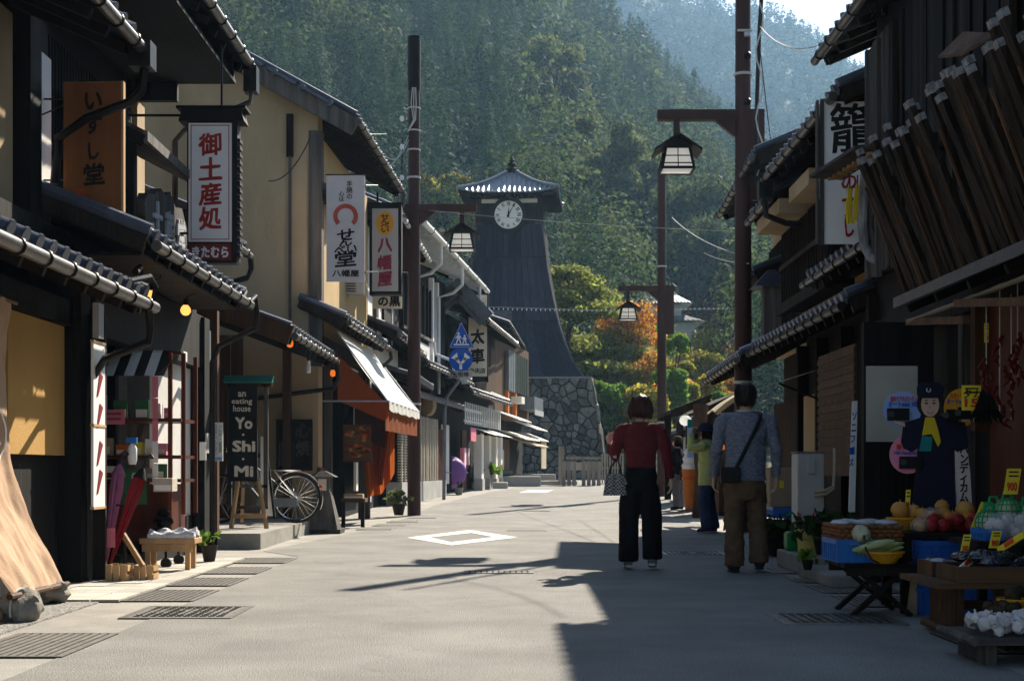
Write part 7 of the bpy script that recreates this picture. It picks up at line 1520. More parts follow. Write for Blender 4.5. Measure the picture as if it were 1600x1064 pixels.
def person(label, loc, heading, s, legs, arms, top, mats, hat=None, hair='bob', wide=.095, face=None, hem=.93, lean=0, folds=(.006,.006), coat=0):
    """legs: [(hip, knee, ankle, toe)] ; arms: [(shoulder, elbow, wrist, hand_dir, palm_normal, thumb, curl)] in local metres (x right, y ahead, z up)"""
    o = thing('person', label, 'person', loc); MX = Matrix.Translation(loc) @ Matrix.Rotation(heading, 4, 'Z') @ Matrix.Scale(s, 4); W = lambda m: m.xf(MX)
    b = MB(); hz_ = 1.528; hc = V((0, .015+lean*.5, hz_))
    b.tube([(0,lean*.1,.80),(0,lean*.2,.95),(0,lean*.3,1.15),(0,lean*.35,1.3),(0,lean*.4,1.38)], [(.12,.08),(.12,.085),(.13,.09),(.14,.08),(.06,.055)], 14, ref=(1,0,0))
    b.tube([(0,lean*.4-.01,1.34),(0,lean*.45,1.42),(0,lean*.5,1.50)], [(.062,.058),(.052,.054),(.056,.06)], 12, ref=(1,0,0))
    b.sph(hc+V((0,0,.02)), (.074,.095,.098), 18, 14); b.sph(hc+V((0,.025,-.055)), (.056,.068,.062), 14, 10)
    b.tube([hc+V((0,.095,.02)), hc+V((0,.112,-.012)), hc+V((0,.118,-.03)), hc+V((0,.10,-.038))], [.008,.012,.015,.010], 8)
    for sx in (-1,1): b.sph(hc+V((sx*.077,-.005,-.005)), (.010,.020,.031), 8, 6)
    b.tube([hc+V((-.022,.093,-.064)), hc+V((0,.1,-.062)), hc+V((.022,.093,-.064))], [.004,.007,.004], 6)
    for h, k, a, t in legs: b.tube([h, V(h).lerp(V(k),.5), k, V(k).lerp(V(a),.4), a], [.075,.065,.05,.05,.033], 10); b.tube([a, V(a).lerp(V(t),.5)+V((0,0,-.02)), t], [.033,.035,.025], 8)
    for sh, el, wr, hd_, pn, th, cu in arms: b.tube([sh, V(sh).lerp(V(el),.5), el, V(el).lerp(V(wr),.4), wr], [.045,.042,.034,.034,.023], 9); hand(b, wr, hd_, pn, th, cu)
    fuse('body', W(b), mats['skin'], o, .0062*s, 3)
    for sx in (-1,1): m = MB(); m.sph(hc+V((sx*.031,.083,.006)), (.012,.007,.0065), 8, 6); e_ = W(m).build('eye', 'eye_white', o, True); m = MB(); m.sph(hc+V((sx*.031,.0885,.006)), (.006,.003,.006), 8, 6); W(m).build('iris', 'iris', e_, True)
    m = MB(); m.sph(hc+V((0,.098,-.064)), (.022,.006,.007), 10, 6); W(m).build('mouth', 'lips', o, True)
    # upper garment
    t = MB(); t.tube([V(p) for p, r in top], [r for p, r in top], 18, ref=(1,0,0))
    for sh, el, wr, hd_, pn, th, cu in arms:
        sh, el, wr = V(sh), V(el), V(wr); c = coat
        t.tube([V((sh.x*.45, sh.y, sh.z+.022)), V((sh.x*.85, sh.y, sh.z-.004)), sh.lerp(el,.12), sh.lerp(el,.4), sh.lerp(el,.75), el, el.lerp(wr,.35), el.lerp(wr,.8), wr+(wr-el).normalized()*-.005], [.040+c,.056+c,.063+c,.060+c,.054+c,.051+c,.048+c,.041+c,.040+c], 12)
    fuse('upper_garment', W(t), mats['top'], o, .0095*s, 7, folds[0], 11, seed=loc[0]*5, stretch=(1,1,1.6))
    if mats.get('trim'):
        cz = top[-1][0]; m = MB(); m.tube([V(cz)+V((top[-1][1][0]*1.02*math.cos(q), top[-1][1][1]*1.04*math.sin(q), -.004)) for q in np.linspace(0, 2*math.pi, 25)], .010, 7); W(m).build('collar', mats['trim'], o, True)
        cz = top[0][0]; m = MB(); m.tube([V(cz)+V((top[0][1][0]*.985*math.cos(q), top[0][1][1]*.985*math.sin(q), .012)) for q in np.linspace(0, 2*math.pi, 33)], [(.012,.020)]*33, 7); W(m).build('hem_band', mats['top'], o, True)
        for a_ in arms: e_, w_ = V(a_[1]), V(a_[2]); d_ = (w_-e_).normalized(); m = MB(); m.tube([w_-d_*.05, w_-d_*.03, w_-d_*.006], [.038,.041,.036], 12); W(m).build('cuff', mats['top'], o, True)
    tr = MB()
    tr.tube([(0,lean*.15,hem+.09),(0,.0,hem),(0,-.01,hem-.09),(0,-.005,hem-.17),(0,-.005,hem-.23)], [(.112,.085),(.132,.10),(.156,.120),(.152,.112),(.125,.095)], 16, ref=(1,0,0))
    for h, k, a, tt in legs:
        h, k, a = V(h), V(k), V(a); w2 = wide
        tr.tube([V((h.x*.7,h.y,h.z-.03)), h.lerp(k,.3), h.lerp(k,.7), k, k.lerp(a,.45), k.lerp(a,.85), a+V((0,0,.02)), a+V((0,0,-.025))], [(.072,.09),(.086,.100),(.088*wide/.085,.095),(.084*wide/.085,.088*wide/.085),(wide*.97,wide*.98),(wide,wide),(wide*1.0,wide*1.02),(wide,wide)], 14, ref=(1,0,0))
    fuse('trousers', W(tr), mats['legs'], o, .0095*s, 9, folds[1], 12, seed=loc[0]*9, stretch=(1,1,mats.get('fz',.55)))
    for h, k, a, tt in legs:
        a, tt = V(a), V(tt); d = (tt-a); d.z = 0; d.normalize(); g = V((0,0,min(tt.z, a.z-.055)))
        m = MB(); hl = a-d*.06; m.tube([V((hl.x,hl.y,a.z-.03)), V((a.x,a.y,a.z-.018))+d*.02, V((tt.x,tt.y,tt.z+.02))-d*.07, V((tt.x,tt.y,tt.z+.012)), V((tt.x,tt.y,tt.z))+d*.025], [(.045,.040),(.046,.050),(.038,.046),(.028,.040),(.012,.022)], 12, ref=(0,0,1)); sh_ = fuse('shoe', W(m), mats['shoe'], o, .007*s, 3)
        m = MB(); m.tube([V((hl.x,hl.y,a.z-.071)), V((a.x,a.y,a.z-.074)), V((tt.x,tt.y,tt.z-.022)), V((tt.x,tt.y,tt.z-.02))+d*.03], [(.012,.036),(.012,.042),(.010,.042),(.008,.024)], 10, ref=(0,0,1)); W(m).build('sole', mats.get('sole','sole'), sh_, True)
    # hair
    m = MB()
    if hair == 'bob':
        m.sph(hc+V((0,-.012,.035)), (.094,.110,.090), 18, 14); m.tube([hc+V((0,-.02,.05)), hc+V((0,-.024,.01)), hc+V((0,-.026,-.035)), hc+V((0,-.028,-.075)), hc+V((0,-.026,-.095))], [(.088,.088),(.104,.098),(.110,.096),(.100,.082),(.07,.05)], 18, ref=(1,0,0))
    elif hair == 'short':
        m.sph(hc+V((0,-.012,.035)), (.086,.107,.090), 18, 14); m.tube([hc+V((0,-.03,.04)), hc+V((0,-.035,-.01)), hc+V((0,-.036,-.055)), hc+V((0,-.038,-.085))], [(.082,.075),(.084,.075),(.076,.066),(.055,.045)], 16, ref=(1,0,0))
    if hair:
        # clear the face
        m.v = [(x, min(y, hc.y+.062-(.05 if z < hc.z+.055 and abs(x) < .07 else 0)*1.0), z) for x, y, z in m.v]
        ho_ = fuse('hair', W(m), mats['hair'], o, .008*s, 3, .004, 30, stretch=(1,1,.25))
        m = MB(); rr = random.Random(11); bob = hair == 'bob'
        for i in range(420 if bob else 300):
            a = rr.uniform(math.pi*.92, math.pi*2.08) if not bob else rr.uniform(math.pi*.80, math.pi*2.20); ca, sa = math.cos(a), math.sin(a)
            prof = ((.03,.126),(.076,.094),(.098,.04),(.109,-.015),(.112,-.062),(.098,-.100-.016*rr.random())) if bob else ((.03,.125),(.07,.095),(.088,.045),(.090,.0),(.082,-.05),(.066,-.085-.015*rr.random()))
            j = rr.uniform(.97,1.06); st_ = rr.randrange(1, 3)
            m.tube([hc+V((ca*r_*j+rr.uniform(-.004,.004), -.02+sa*r_*j*.92, z_)) for r_, z_ in prof[st_:]], [.0016]*(len(prof)-st_-1)+[.0006], 3, False)
        W(m).build('hair_strands', mats['hair'], ho_)
    if hat:
        m = MB(); m.lathe([(.108,.045),(.112,.06),(.104,.11),(.075,.142),(.02,.152)], hc+V((0,-.008,-.005)), 20); ho = W(m).build('hat', hat[0], o, True)
        m = MB()
        if hat[1] == 'cap': m.sheet(lambda u, v: hc+V((.105*math.cos(math.pi*u)*(1-.25*v), .08*math.sin(math.pi*u)+.085*v*math.sin(math.pi*u), .045-.02*v)), 14, 4, (0,0,.008))
        else: m.lathe([(.10,.055),(.135,.03),(.165,.005),(.168,.010),(.11,.065)], hc+V((0,-.008,0)), 24)
        W(m).build('brim', hat[0], ho, True)
    return o, MX
# woman in maroon, walking away
wl = (X(1001,13.1), 13.1, 0); s = .975
o, MX = person('woman with brown bobbed hair in a maroon sweater and wide black trousers, walking away', wl, R(-2), s,
    [((-.088,0,.86),(-.106,.03,.48),(-.116,-.02,.105),(-.12,.10,.035)), ((.088,0,.86),(.104,-.02,.48),(.104,-.07,.125),(.115,.05,.045))],
    [((-.185,0,1.325),(-.245,-.02,1.06),(-.275,.16,1.17),(-.05,.3,.35),(-.6,.3,-.6),1,.9), ((.185,0,1.325),(.245,-.02,1.08),(.285,.03,.86),(.06,.06,-1),(.95,0,.1),-1,.55)],
    [((0,.0,.965),(.136,.104)),((0,0,1.0),(.142,.106)),((0,0,1.10),(.150,.108)),((0,0,1.22),(.176,.112)),((0,0,1.295),(.170,.098)),((0,-.005,1.35),(.118,.080)),((0,-.005,1.385),(.070,.066))],
    dict(skin='skin_pale', top='maroon_knit', legs='black_cloth', shoe='shoe_grey', hair='hair_brown', fz=.35, trim='maroon_knit'), wide=.098, hem=.975, folds=(.009,.010))
bg_o = thing('handbag', 'black and white checked handbag hanging from the bent arm of the woman in maroon', 'bag', MX @ V((-.29,-.03,.72)))
cbx = MX @ V((-.245,-.04,.80))
def bagp(u, v, y):  return cbx+V(((u-.5)*(.21-.06*v), y*(1-.45*v)+.008*math.sin(u*14), -.10+.20*v))
m = MB(); m.sheet(lambda u, v: bagp(u,v,-.055), 12, 8); m.sheet(lambda u, v: bagp(1-u,v,.055), 12, 8); m.sheet(lambda u, v: cbx+V((-.105+.03*v, -.055+.11*u*(1-.0*v)+(.025*v)*(1-2*u), -.10+.2*v)), 2, 8); m.sheet(lambda u, v: cbx+V((.105-.03*v, .055-.11*u-(.025*v)*(1-2*u), -.10+.2*v)), 2, 8); m.sheet(lambda u, v: cbx+V((-.105+.21*u, -.055+.11*v, -.10)), 2, 2)
mbag = m.build('bag_body', 'black_cloth', bg_o, True)
bm = MAT['bag_check'] = bpy.data.materials.new('bag_check'); bm.use_nodes = True; N = bm.node_tree.nodes; ck = N.new('ShaderNodeTexChecker'); ck.inputs['Scale'].default_value = 62; ck.inputs[1].default_value = (.012,.012,.013,1); ck.inputs[2].default_value = (.34,.33,.32,1); tcn = N.new('ShaderNodeTexCoord'); bm.node_tree.links.new(tcn.outputs['Object'], ck.inputs[0]); bm.node_tree.links.new(ck.outputs[0], N['Principled BSDF'].inputs['Base Color']); N['Principled BSDF'].inputs['Roughness'].default_value = .7
mbag.data.materials[0] = bm
for dy in (-.03,.03): pipe([cbx+V((-.05,dy,.095)), cbx+V((-.035,dy*.8,.17)), cbx+V((.02,dy*.5,.225)), cbx+V((.05,dy*.8,.17)), cbx+V((.055,dy,.095))], .008, 'leather_black', bg_o, 'handle')
# man in grey knit
ml = (X(1165,12.7), 12.7, 0); s = 1.03
o, MX = person('man with short black hair in a grey marled sweater and khaki trousers, walking away', ml, R(2), s,
    [((-.095,0,.86),(-.10,.02,.47),(-.095,.0,.085),(-.10,.13,.03)), ((.095,0,.86),(.11,.06,.48),(.125,.03,.105),(.16,.155,.045))],
    [((-.205,0,1.335),(-.26,-.02,1.06),(-.265,.08,.83),(.0,.12,-1),(-1,.1,.1),1,.7), ((.205,0,1.335),(.262,-.02,1.06),(.275,.04,.83),(.0,.08,-1),(1,0,.1),-1,.6)],
    [((0,.01,.80),(.172,.132)),((0,.01,.86),(.176,.132)),((0,0,1.0),(.174,.122)),((0,0,1.14),(.186,.120)),((0,0,1.23),(.20,.118)),((0,0,1.30),(.192,.102)),((0,-.005,1.36),(.128,.084)),((0,-.005,1.40),(.072,.068))],
    dict(skin='skin', top='grey_knit', legs='khaki', shoe='rubber', hair='hair_black', fz=1.5, sole='rubber', trim='sign_grey'), hair='short', wide=.086, hem=.86, folds=(.010,.013))
sb = thing('shoulder_bag', 'small black shoulder bag on the left hip of the walking man', 'bag', MX @ V((-.2,-.10,.80)))
cbx = MX @ V((-.165,-.15,.845)); MB().box(cbx.x-.085, cbx.x+.085, cbx.y-.05, cbx.y+.05, cbx.z-.07, cbx.z+.065).build('pouch', 'leather_black', sb, bevel=.015); MB().box(cbx.x-.086, cbx.x+.086, cbx.y-.056, cbx.y-.05, cbx.z+.0, cbx.z+.068).build('flap', 'leather_black', sb, bevel=.003)
m = MB(); m.tube([MX @ V(p) for p in ((-.11,-.135,.90),(-.06,-.135,1.0),(.0,-.133,1.12),(.06,-.130,1.24),(.105,-.105,1.335),(.115,-.05,1.385),(.11,.0,1.39))], [(.006,.017)]*7, 8, ref=(0,1,0)); m.build('strap', 'leather_black', sb, True)
# woman with cap, facing left
person('woman in a brown cap and black jacket looking up beside the ice cream model', (X(1059,30.6), 30.6, gz(30.6)), R(62), .945,
    [((-.085,0,.86),(-.09,.01,.48),(-.09,-.02,.09),(-.1,.11,.03)), ((.085,0,.86),(.09,.0,.48),(.09,-.03,.09),(.1,.1,.03))],
    [((-.19,0,1.32),(-.24,-.04,1.07),(-.14,.16,.98),(.5,.6,-.3),(0,-.2,1),-1,.7), ((.19,0,1.32),(.25,-.05,1.08),(.16,.15,.94),(-.6,.5,-.3),(0,0,1),1,.7)],
    [((0,0,.78),(.155,.12)),((0,0,.9),(.165,.125)),((0,0,1.1),(.175,.122)),((0,0,1.25),(.19,.115)),((0,0,1.33),(.18,.095)),((0,0,1.40),(.07,.065))],
    dict(skin='skin_pale', top='black_cloth', legs='grey_trousers', shoe='rubber', hair='hair_black', sole='rubber'), hat=('hat_brown','cap'), wide=.092, hem=.86)
hb = thing('dark_handbag', 'dark handbag carried by the woman with the brown cap', 'bag', P(1072,750,30.5)); MB().box(X(1062,30.4), X(1078,30.4), 30.3, 30.42, Z(750,30.4), Z(735,30.4)).build('pouch', 'leather_black', hb, bevel=.02); pipe([P(1064,735,30.36), P(1069,722,30.36), P(1076,735,30.36)], .01, 'leather_black', hb, 'handle')
# person in the green coat taking a photo
person('person in an olive green coat and navy hat holding a camera up to the face', (X(1106,20.6), 20.6, 0), R(75), .955,
    [((-.085,0,.84),(-.09,.03,.47),(-.09,-.01,.09),(-.1,.13,.03)), ((.085,0,.84),(.09,.0,.47),(.09,-.07,.09),(.1,.07,.03))],
    [((-.19,.03,1.31),(-.26,.22,1.26),(-.09,.24,1.49),(.35,-.1,.55),(0,1,0),1,.8), ((.19,.03,1.31),(.26,.22,1.26),(.09,.24,1.49),(-.35,-.1,.55),(0,1,0),-1,.8)],
    [((0,0,.72),(.195,.15)),((0,0,.85),(.19,.15)),((0,.0,1.05),(.19,.145)),((0,.01,1.24),(.20,.13)),((0,.02,1.33),(.185,.11)),((0,.02,1.41),(.085,.08))],
    dict(skin='skin_pale', top='green_coat', legs='denim', shoe='shoe_purple', hair='hair_black', sole='sole'), hat=('navy','bucket'), wide=.10, hem=.82, coat=.012, folds=(.01,.008), lean=.05)
cm_ = thing('compact_camera', 'small black camera held at the face of the person in the green coat', 'camera', P(1096,684,20.6)); MB().box(X(1085,20.6), X(1090,20.6), 20.52, 20.68, Z(686,20.6), Z(677,20.6)).build('body', 'black', cm_, bevel=.004); m = MB(); m.tube([(X(1085,20.6),20.6,Z(682,20.6)), (X(1082,20.6),20.6,Z(682,20.6))], .026, 12); m.build('lens', 'glass', cm_, True)
ck_ = thing('walking_cane', 'orange walking cane touching the ground behind the green coat', 'cane', (X(1133,20.4), 20.4, 0)); pipe([P(1131,829,20.4), P(1137,785,20.4), P(1138,765,20.4)], .014, 'terracotta', ck_, 'shaft'); pipe([P(1138,766,20.4), P(1134,760,20.4), P(1130,764,20.4)], .014, 'terracotta', ck_, 'grip')

# ================================================================ greengrocer's display
def crate(x0, x1, y0, y1, z0, z1, m, lab, grp='plastic crates at the greengrocer', name='plastic_crate'):
    o = thing(name, lab, 'crate', ((x0+x1)/2,(y0+y1)/2,z0), grp); t = .012
    MB().box(x0, x1, y0, y1, z0, z0+.015).build('floor', m, o)
    for nm, a in (('side',(x0,x1,y0,y0+t)),('side',(x0,x1,y1-t,y1)),('side',(x0,x0+t,y0+t,y1-t)),('side',(x1-t,x1,y0+t,y1-t))): MB().box(*a, z0+.015, z1-.03).build(nm, m, o)
    r = MB()
    for a in ((x0-.006,x1+.006,y0-.008,y0+t),(x0-.006,x1+.006,y1-t,y1+.008),(x0-.008,x0+t,y0+t,y1-t),(x1-t,x1+.008,y0+t,y1-t)): r.box(*a, z1-.03, z1)
    r.build('rim', m, o); rb = MB(); n = max(int((x1-x0)/.055), 3)
    for i in range(n+1): x = x0+(x1-x0)*i/n; rb.box(x-.006, x+.006, y0-.007, y0, z0+.01, z1-.031)
    n = max(int((y1-y0)/.055), 3)
    for i in range(n+1): y = y0+(y1-y0)*i/n; rb.box(x0-.007, x0, y-.006, y+.006, z0+.01, z1-.031)
    rb.box(x0-.004, x1+.004, y0-.004, y0-.0005, z0+.05, z0+.06); rb.build('ribs', m, o); return o
def fruit(mb_name, m, c, r, parent=None, q=None): mb = MB(); mb.lathe([(.002,-.82*r),(.35*r,-.88*r),(.75*r,-.62*r),(.98*r,-.1*r),(.97*r,.2*r),(.72*r,.66*r),(.36*r,.86*r),(.12*r,.80*r),(.002,.72*r)], c, 14, False); mb.tube([V(c)+V((0,0,.72*r)), V(c)+V((.05*r,0,1.1*r))], .07*r, 5); return mb.build(mb_name, m, parent, True)
def bowl(c, r, h, m, lab, name='bowl'):
    o = thing(name, lab, 'bowl', c); mb = MB(); mb.lathe([(r*.6,0),(r*.8,h*.45),(r,h),(r*1.06,h),(r*1.06,h-.012),(r*.96,h-.012),(r*.76,h*.45),(r*.58,.012),(.001,.012)], c, 22, False); mb.build('shell', m, o, True)
    sl = MB()
    for i in range(22): t = 2*math.pi*i/22; sl.bar(V(c)+V((r*.845*math.cos(t), r*.845*math.sin(t), h*.5)), V(c)+V((r*.975*math.cos(t), r*.975*math.sin(t), h*.85)), .007, .005)
    sl.build('ribs', m, o); return o
# crossed-leg stool
Y = 9.15; x0, x1 = X(1303,Y), X(1420,Y); zt_ = .33; y0, y1 = 8.85, 9.42
cs_ = thing('crossed_leg_stool', 'dark folding stool table with crossed legs carrying crate and corn bowl', 'stool', ((x0+x1)/2, Y, 0))
for i in range(4): MB().box(x0, x1, y0+(y1-y0)*i/4+.004, y0+(y1-y0)*(i+1)/4-.004, zt_-.025, zt_).build('top_slat', 'dark_wood', cs_)
MB().box(x0+.02, x1-.02, y0+.02, y0+.05, zt_-.075, zt_-.026).build('apron', 'dark_wood', cs_); MB().box(x0+.02, x1-.02, y1-.05, y1-.02, zt_-.075, zt_-.026).build('apron', 'dark_wood', cs_)
for y in (y0+.07, y1-.07):
    MB().bar((x0+.06,y,0), (x1-.08,y,zt_-.026), .03, .045, up=(0,1,0)).build('leg', 'dark_wood', cs_); MB().bar((x1-.04,y+.032,0), (x0+.08,y+.032,zt_-.026), .03, .045, up=(0,1,0)).build('leg', 'dark_wood', cs_)
pipe([((x0+x1)/2,y0+.07,.155), ((x0+x1)/2,y1-.07,.155)], .012, 'dark_wood', cs_, 'hinge_bar')
# stool's crate, tray, bowl
crate(X(1299,Y), X(1368,Y), 8.98, 9.40, zt_, zt_+.145, 'crate_blue', 'light blue plastic crate on the crossed-leg stool beneath the wicker tray')
tr = thing('wicker_tray', 'shallow brown wicker tray of wrapped packets on the light blue crate', 'tray', (X(1345,9.4), 9.4, .48)); mb = MB(); q = [(X(1298,9.3),9.05),(X(1392,9.3),9.05),(X(1396,9.3),9.55),(X(1300,9.3),9.55)]
for k in range(4):
    z = .476+k*.026
    for i in range(4):
        a, b = q[i], q[(i+1) % 4]; n = 16
        MB_ = mb; MB_.tube([V((a[0]+(b[0]-a[0])*t/n+(.005 if (t+k) % 2 else -.005)*(i % 2), a[1]+(b[1]-a[1])*t/n+(.005 if (t+k) % 2 else -.005)*(1-i % 2), z)) for t in range(n+1)], .014, 5)
mb.build('wickerwork', 'wicker', tr, True); MB().box(q[0][0], q[1][0], 9.05, 9.55, .476, .484).build('base', 'wicker', tr)
rs = random.Random(3)
def packet(c, a, b, h, m, lab, grp, nm='wrapped_packet'):
    mb = MB(); mb.sph((0,0,0), 1, 12, 8); k = rs.random()*50; mb.v = [tuple(V(c)+V((p[0]*a, p[1]*b, p[2]*h))*(1+.22*mnoise.noise(V(p)*2.6+V((k,k,k))))) for p in mb.v]; return tag(mb.build(nm, m, None, True), lab, 'packet', grp)
for i in range(5): packet((X(1313+i*17,9.25), 9.2+.12*(i % 2), .575), .075, .10, .022, 'white_bag', 'grey plastic packet lying in the wicker tray', 'packets in the wicker tray')
bo = bowl((X(1382,8.95), 8.95, zt_), .118, .075, 'yellow_plastic', 'yellow plastic bowl of corn on the crossed-leg stool')
for i in range(7):
    a = rs.uniform(-.5,.5); c = V((X(1376,8.95)+rs.uniform(-.07,.05), 8.95+rs.uniform(-.06,.06), zt_+.085+.018*(i//3))); d = V((math.cos(a), math.sin(a)*.5, .10+.1*rs.random()))*.13
    o = thing('corn_cob', 'green husked corn cob in the yellow bowl', 'corn', c, 'corn cobs in the yellow bowl'); mb = MB(); mb.tube([c-d, c-d*.6, c, c+d*.6, c+d], [.010,.024,.027,.020,.006], 9); mb.build('husk', 'corn_leaf' if i % 3 else 'corn_pale', o, True)
    for k in range(3): mb = MB(); e_ = c-d*.7+V((rs.uniform(-.05,.03), rs.uniform(-.05,.05), rs.uniform(.01,.07))); mb.sheet(lambda u, v: (c-d*.3).lerp(e_, u)+V((0,(v-.5)*.03*(1-u),.012*math.sin(u*3))), 5, 2, (0,0,.002)); mb.build('leaf', 'corn_leaf', o, True)
mb = MB(); mb.sph((X(1346,9.0), 9.0, zt_+.13+.05), (.062,.065,.055), 20, 14); mb.v = [tuple(V(p)+V((0,0,1))*.0+(V(p)-V((X(1346,9.0),9.0,zt_+.18)))*.28*mnoise.noise(V(p)*30)) for p in mb.v]; tag(mb.build('cabbage', 'cabbage', None, True), 'pale round vegetable beside the corn bowl', 'vegetable')
hp = thing('bowl_rim_cord', 'dark carrying cord arching from the corn bowl', 'cord', P(1362,880,8.85)); pipe([P(1349,832,8.95), P(1353,858,8.85), P(1362,874,8.83), P(1373,880,8.85)], .007, 'wire', hp, 'loop')
# fruit table
ft = thing('fruit_table', 'dark board table with pears and apples before the cardboard figure', 'table', (X(1455,9.35), 9.35, 0)); x0, x1 = X(1392,9.3), X(1530,9.3); zf = .515
MB().box(x0, x1+.5, 9.08, 9.65, zf-.035, zf).build('top', 'dark_wood', ft)
for x in (x0+.05, x1+.4):
    for y in (9.13, 9.6): MB().box(x-.03, x+.03, y-.03, y+.03, 0, zf-.035).build('leg', 'black_wood', ft)
bowl((X(1411,9.5), 9.5, zf), .105, .085, 'yellow_plastic', 'yellow plastic basket of pears at the end of the fruit table')
bowl((X(1505,9.55), 9.5, zf), .105, .085, 'yellow_plastic', 'yellow plastic basket of pears in front of the text board')
pr = [(1406,9.46,.65,.062),(1427,9.5,.64,.05),(1441,9.42,.62,.05),(1457,9.4,.60,.055),(1475,9.45,.62,.052),(1472,9.6,.67,.05),(1488,9.42,.595,.052),(1508,9.48,.65,.066),(1420,9.62,.62,.05)]
for i, (px, y, z, r) in enumerate(pr): tag(fruit('pear', 'pear', (X(px,y), y, z if z > .63 or True else z), r), ['large single pear on top of the end basket','russet pear beside the biggest end pear','russet pear third from the basket end','wrapped russet pear in the middle of the table','russet pear in front of the upright price card','upper russet pear of the middle heap','russet pear next to the red apples','big pear crowning the basket by the text board','russet pear half hidden in the end basket'][i], 'pear', 'pears on the fruit table')
for i in range(8): tag(fruit('apple', 'apple', (X(1452+i*10.5,9.22)+rs.uniform(-.01,.01), 9.2+.06*(i % 2), zf+.043+.035*(i % 3 == 1)), .046), '%s dark red apple along the fruit table edge, counted from the onion bag' % ('first','second','third','fourth','fifth','sixth','seventh','eighth')[i], 'apple', 'apples on the fruit table')
for i in range(11): tag(fruit('persimmon', 'terracotta' if i % 3 else 'pear', (X(1440+i*8.5,9.4)+rs.uniform(-.012,.012), 9.34+.05*(i % 2), zf+.04+.05*(i % 3 == 2)), .042), '%s persimmon in the rear row behind the apples' % ('first','second','third','fourth','fifth','sixth','seventh','eighth','ninth','tenth','last')[i], 'persimmon', 'persimmons on the fruit table')
packet((X(1437,9.18), 9.18, zf+.045), .062, .055, .05, 'clear_plastic', 'clear bag of onions at the fruit table edge', 'clear bags', 'clear_bag'); tag(fruit('onion', 'pear', (X(1437,9.19), 9.19, zf+.04), .042), 'tan onion inside the clear bag', 'onion')
packet((X(1455,9.36), 9.36, .61), .066, .06, .06, 'clear_plastic', 'clear wrap around the middle pear', 'clear bags', 'clear_bag')
# blue crates below
for k, (px0, px1, Yc_, z0, lab) in enumerate(((1440,1497,8.95,0,'deep blue crate at the bottom of the front stack under the fruit table'),(1440,1497,8.95,.172,'deep blue crate, middle of the front stack'),(1440,1497,8.95,.344,'deep blue crate, topmost of the front stack under the apples'),(1500,1560,8.9,0,'deep blue crate on the ground behind the trestle leg'),(1500,1560,8.9,.172,'deep blue crate second up behind the trestle leg'))):
    crate(X(px0,Yc_), X(px1,Yc_), Yc_, Yc_+.36 if k > 2 else Yc_+.36, z0, z0+.17 if k != 2 else z0+.125, 'crate_deep', lab)
cb = thing('leaning_board', 'tan board leaning against the blue crates', 'board', (X(1425,9.2), 9.2, 0)); MB().prism([P(1424,905,9.05), P(1440,880,9.05), P(1440,968,9.05), P(1416,968,9.05)], (0,.02,0)).build('sheet', 'cardboard', cb)
# trestle with wooden trays of dark bags
tx = thing('trestle_table', 'low brown trestle table with shaped feet carrying wooden trays', 'table', (2.6, 7.9, 0)); zt_ = .315
for i in range(3): MB().box(2.26, 3.1, 7.55+i*.25, 7.79+i*.25, zt_-.03, zt_).build('top_plank', 'brown_wood_h', tx)
for x in (2.42, 2.78): MB().box(x-.035, x+.035, 7.72, 8.12, .06, zt_-.03).build('leg', 'brown_wood', tx); m = MB(); m.box(x-.045, x+.045, 7.55, 8.3, .012, .06); m.build('foot', 'brown_wood_h', tx, bevel=.02)
MB().box(2.38, 2.85, 7.90, 7.94, .14, .19).build('stretcher', 'brown_wood_h', tx)
def tray(x0, x1, y0, y1, z, h, lab):
    o = thing('wooden_tray', lab, 'tray', ((x0+x1)/2,(y0+y1)/2,z), 'wooden trays of the greengrocer'); MB().box(x0+.02, x1-.02, y0+.02, y1-.02, z+.002, z+.012).build('base', 'brown_wood', o)
    for a in ((x0,x1,y0,y0+.02),(x0,x1,y1-.02,y1),(x0,x0+.02,y0+.02,y1-.02),(x1-.02,x1,y0+.02,y1-.02)): MB().box(*a, z, z+h).build('side', 'brown_wood_h' if a[1]-a[0] > .1 else 'brown_wood', o)
    return o
tray(X(1449,8.1), X(1510,8.1)+.1, 8.0, 8.30, zt_, .085, 'grey wooden tray at the back of the trestle'); tray(X(1485,7.7), 3.1, 7.58, 7.97, zt_, .085, 'wooden tray heaped with shiny dark bags at the front of the trestle')
for i in range(26): packet((2.46+rs.random()*.62, 7.62+rs.random()*.32, zt_+.075+rs.random()*.11*(.3+.7*rs.random())), .085, .06, .03, 'dark_bag', 'shiny dark plastic bag heaped in the front tray', 'dark bags in the tray', 'dark_bag')
for i in range(6): packet((2.42+rs.random()*.3, 8.05+rs.random()*.2, zt_+.07), .07, .05, .025, 'white_bag' if i % 2 else 'dark_bag', 'flat packet lying in the grey back tray', 'packets in the back tray')
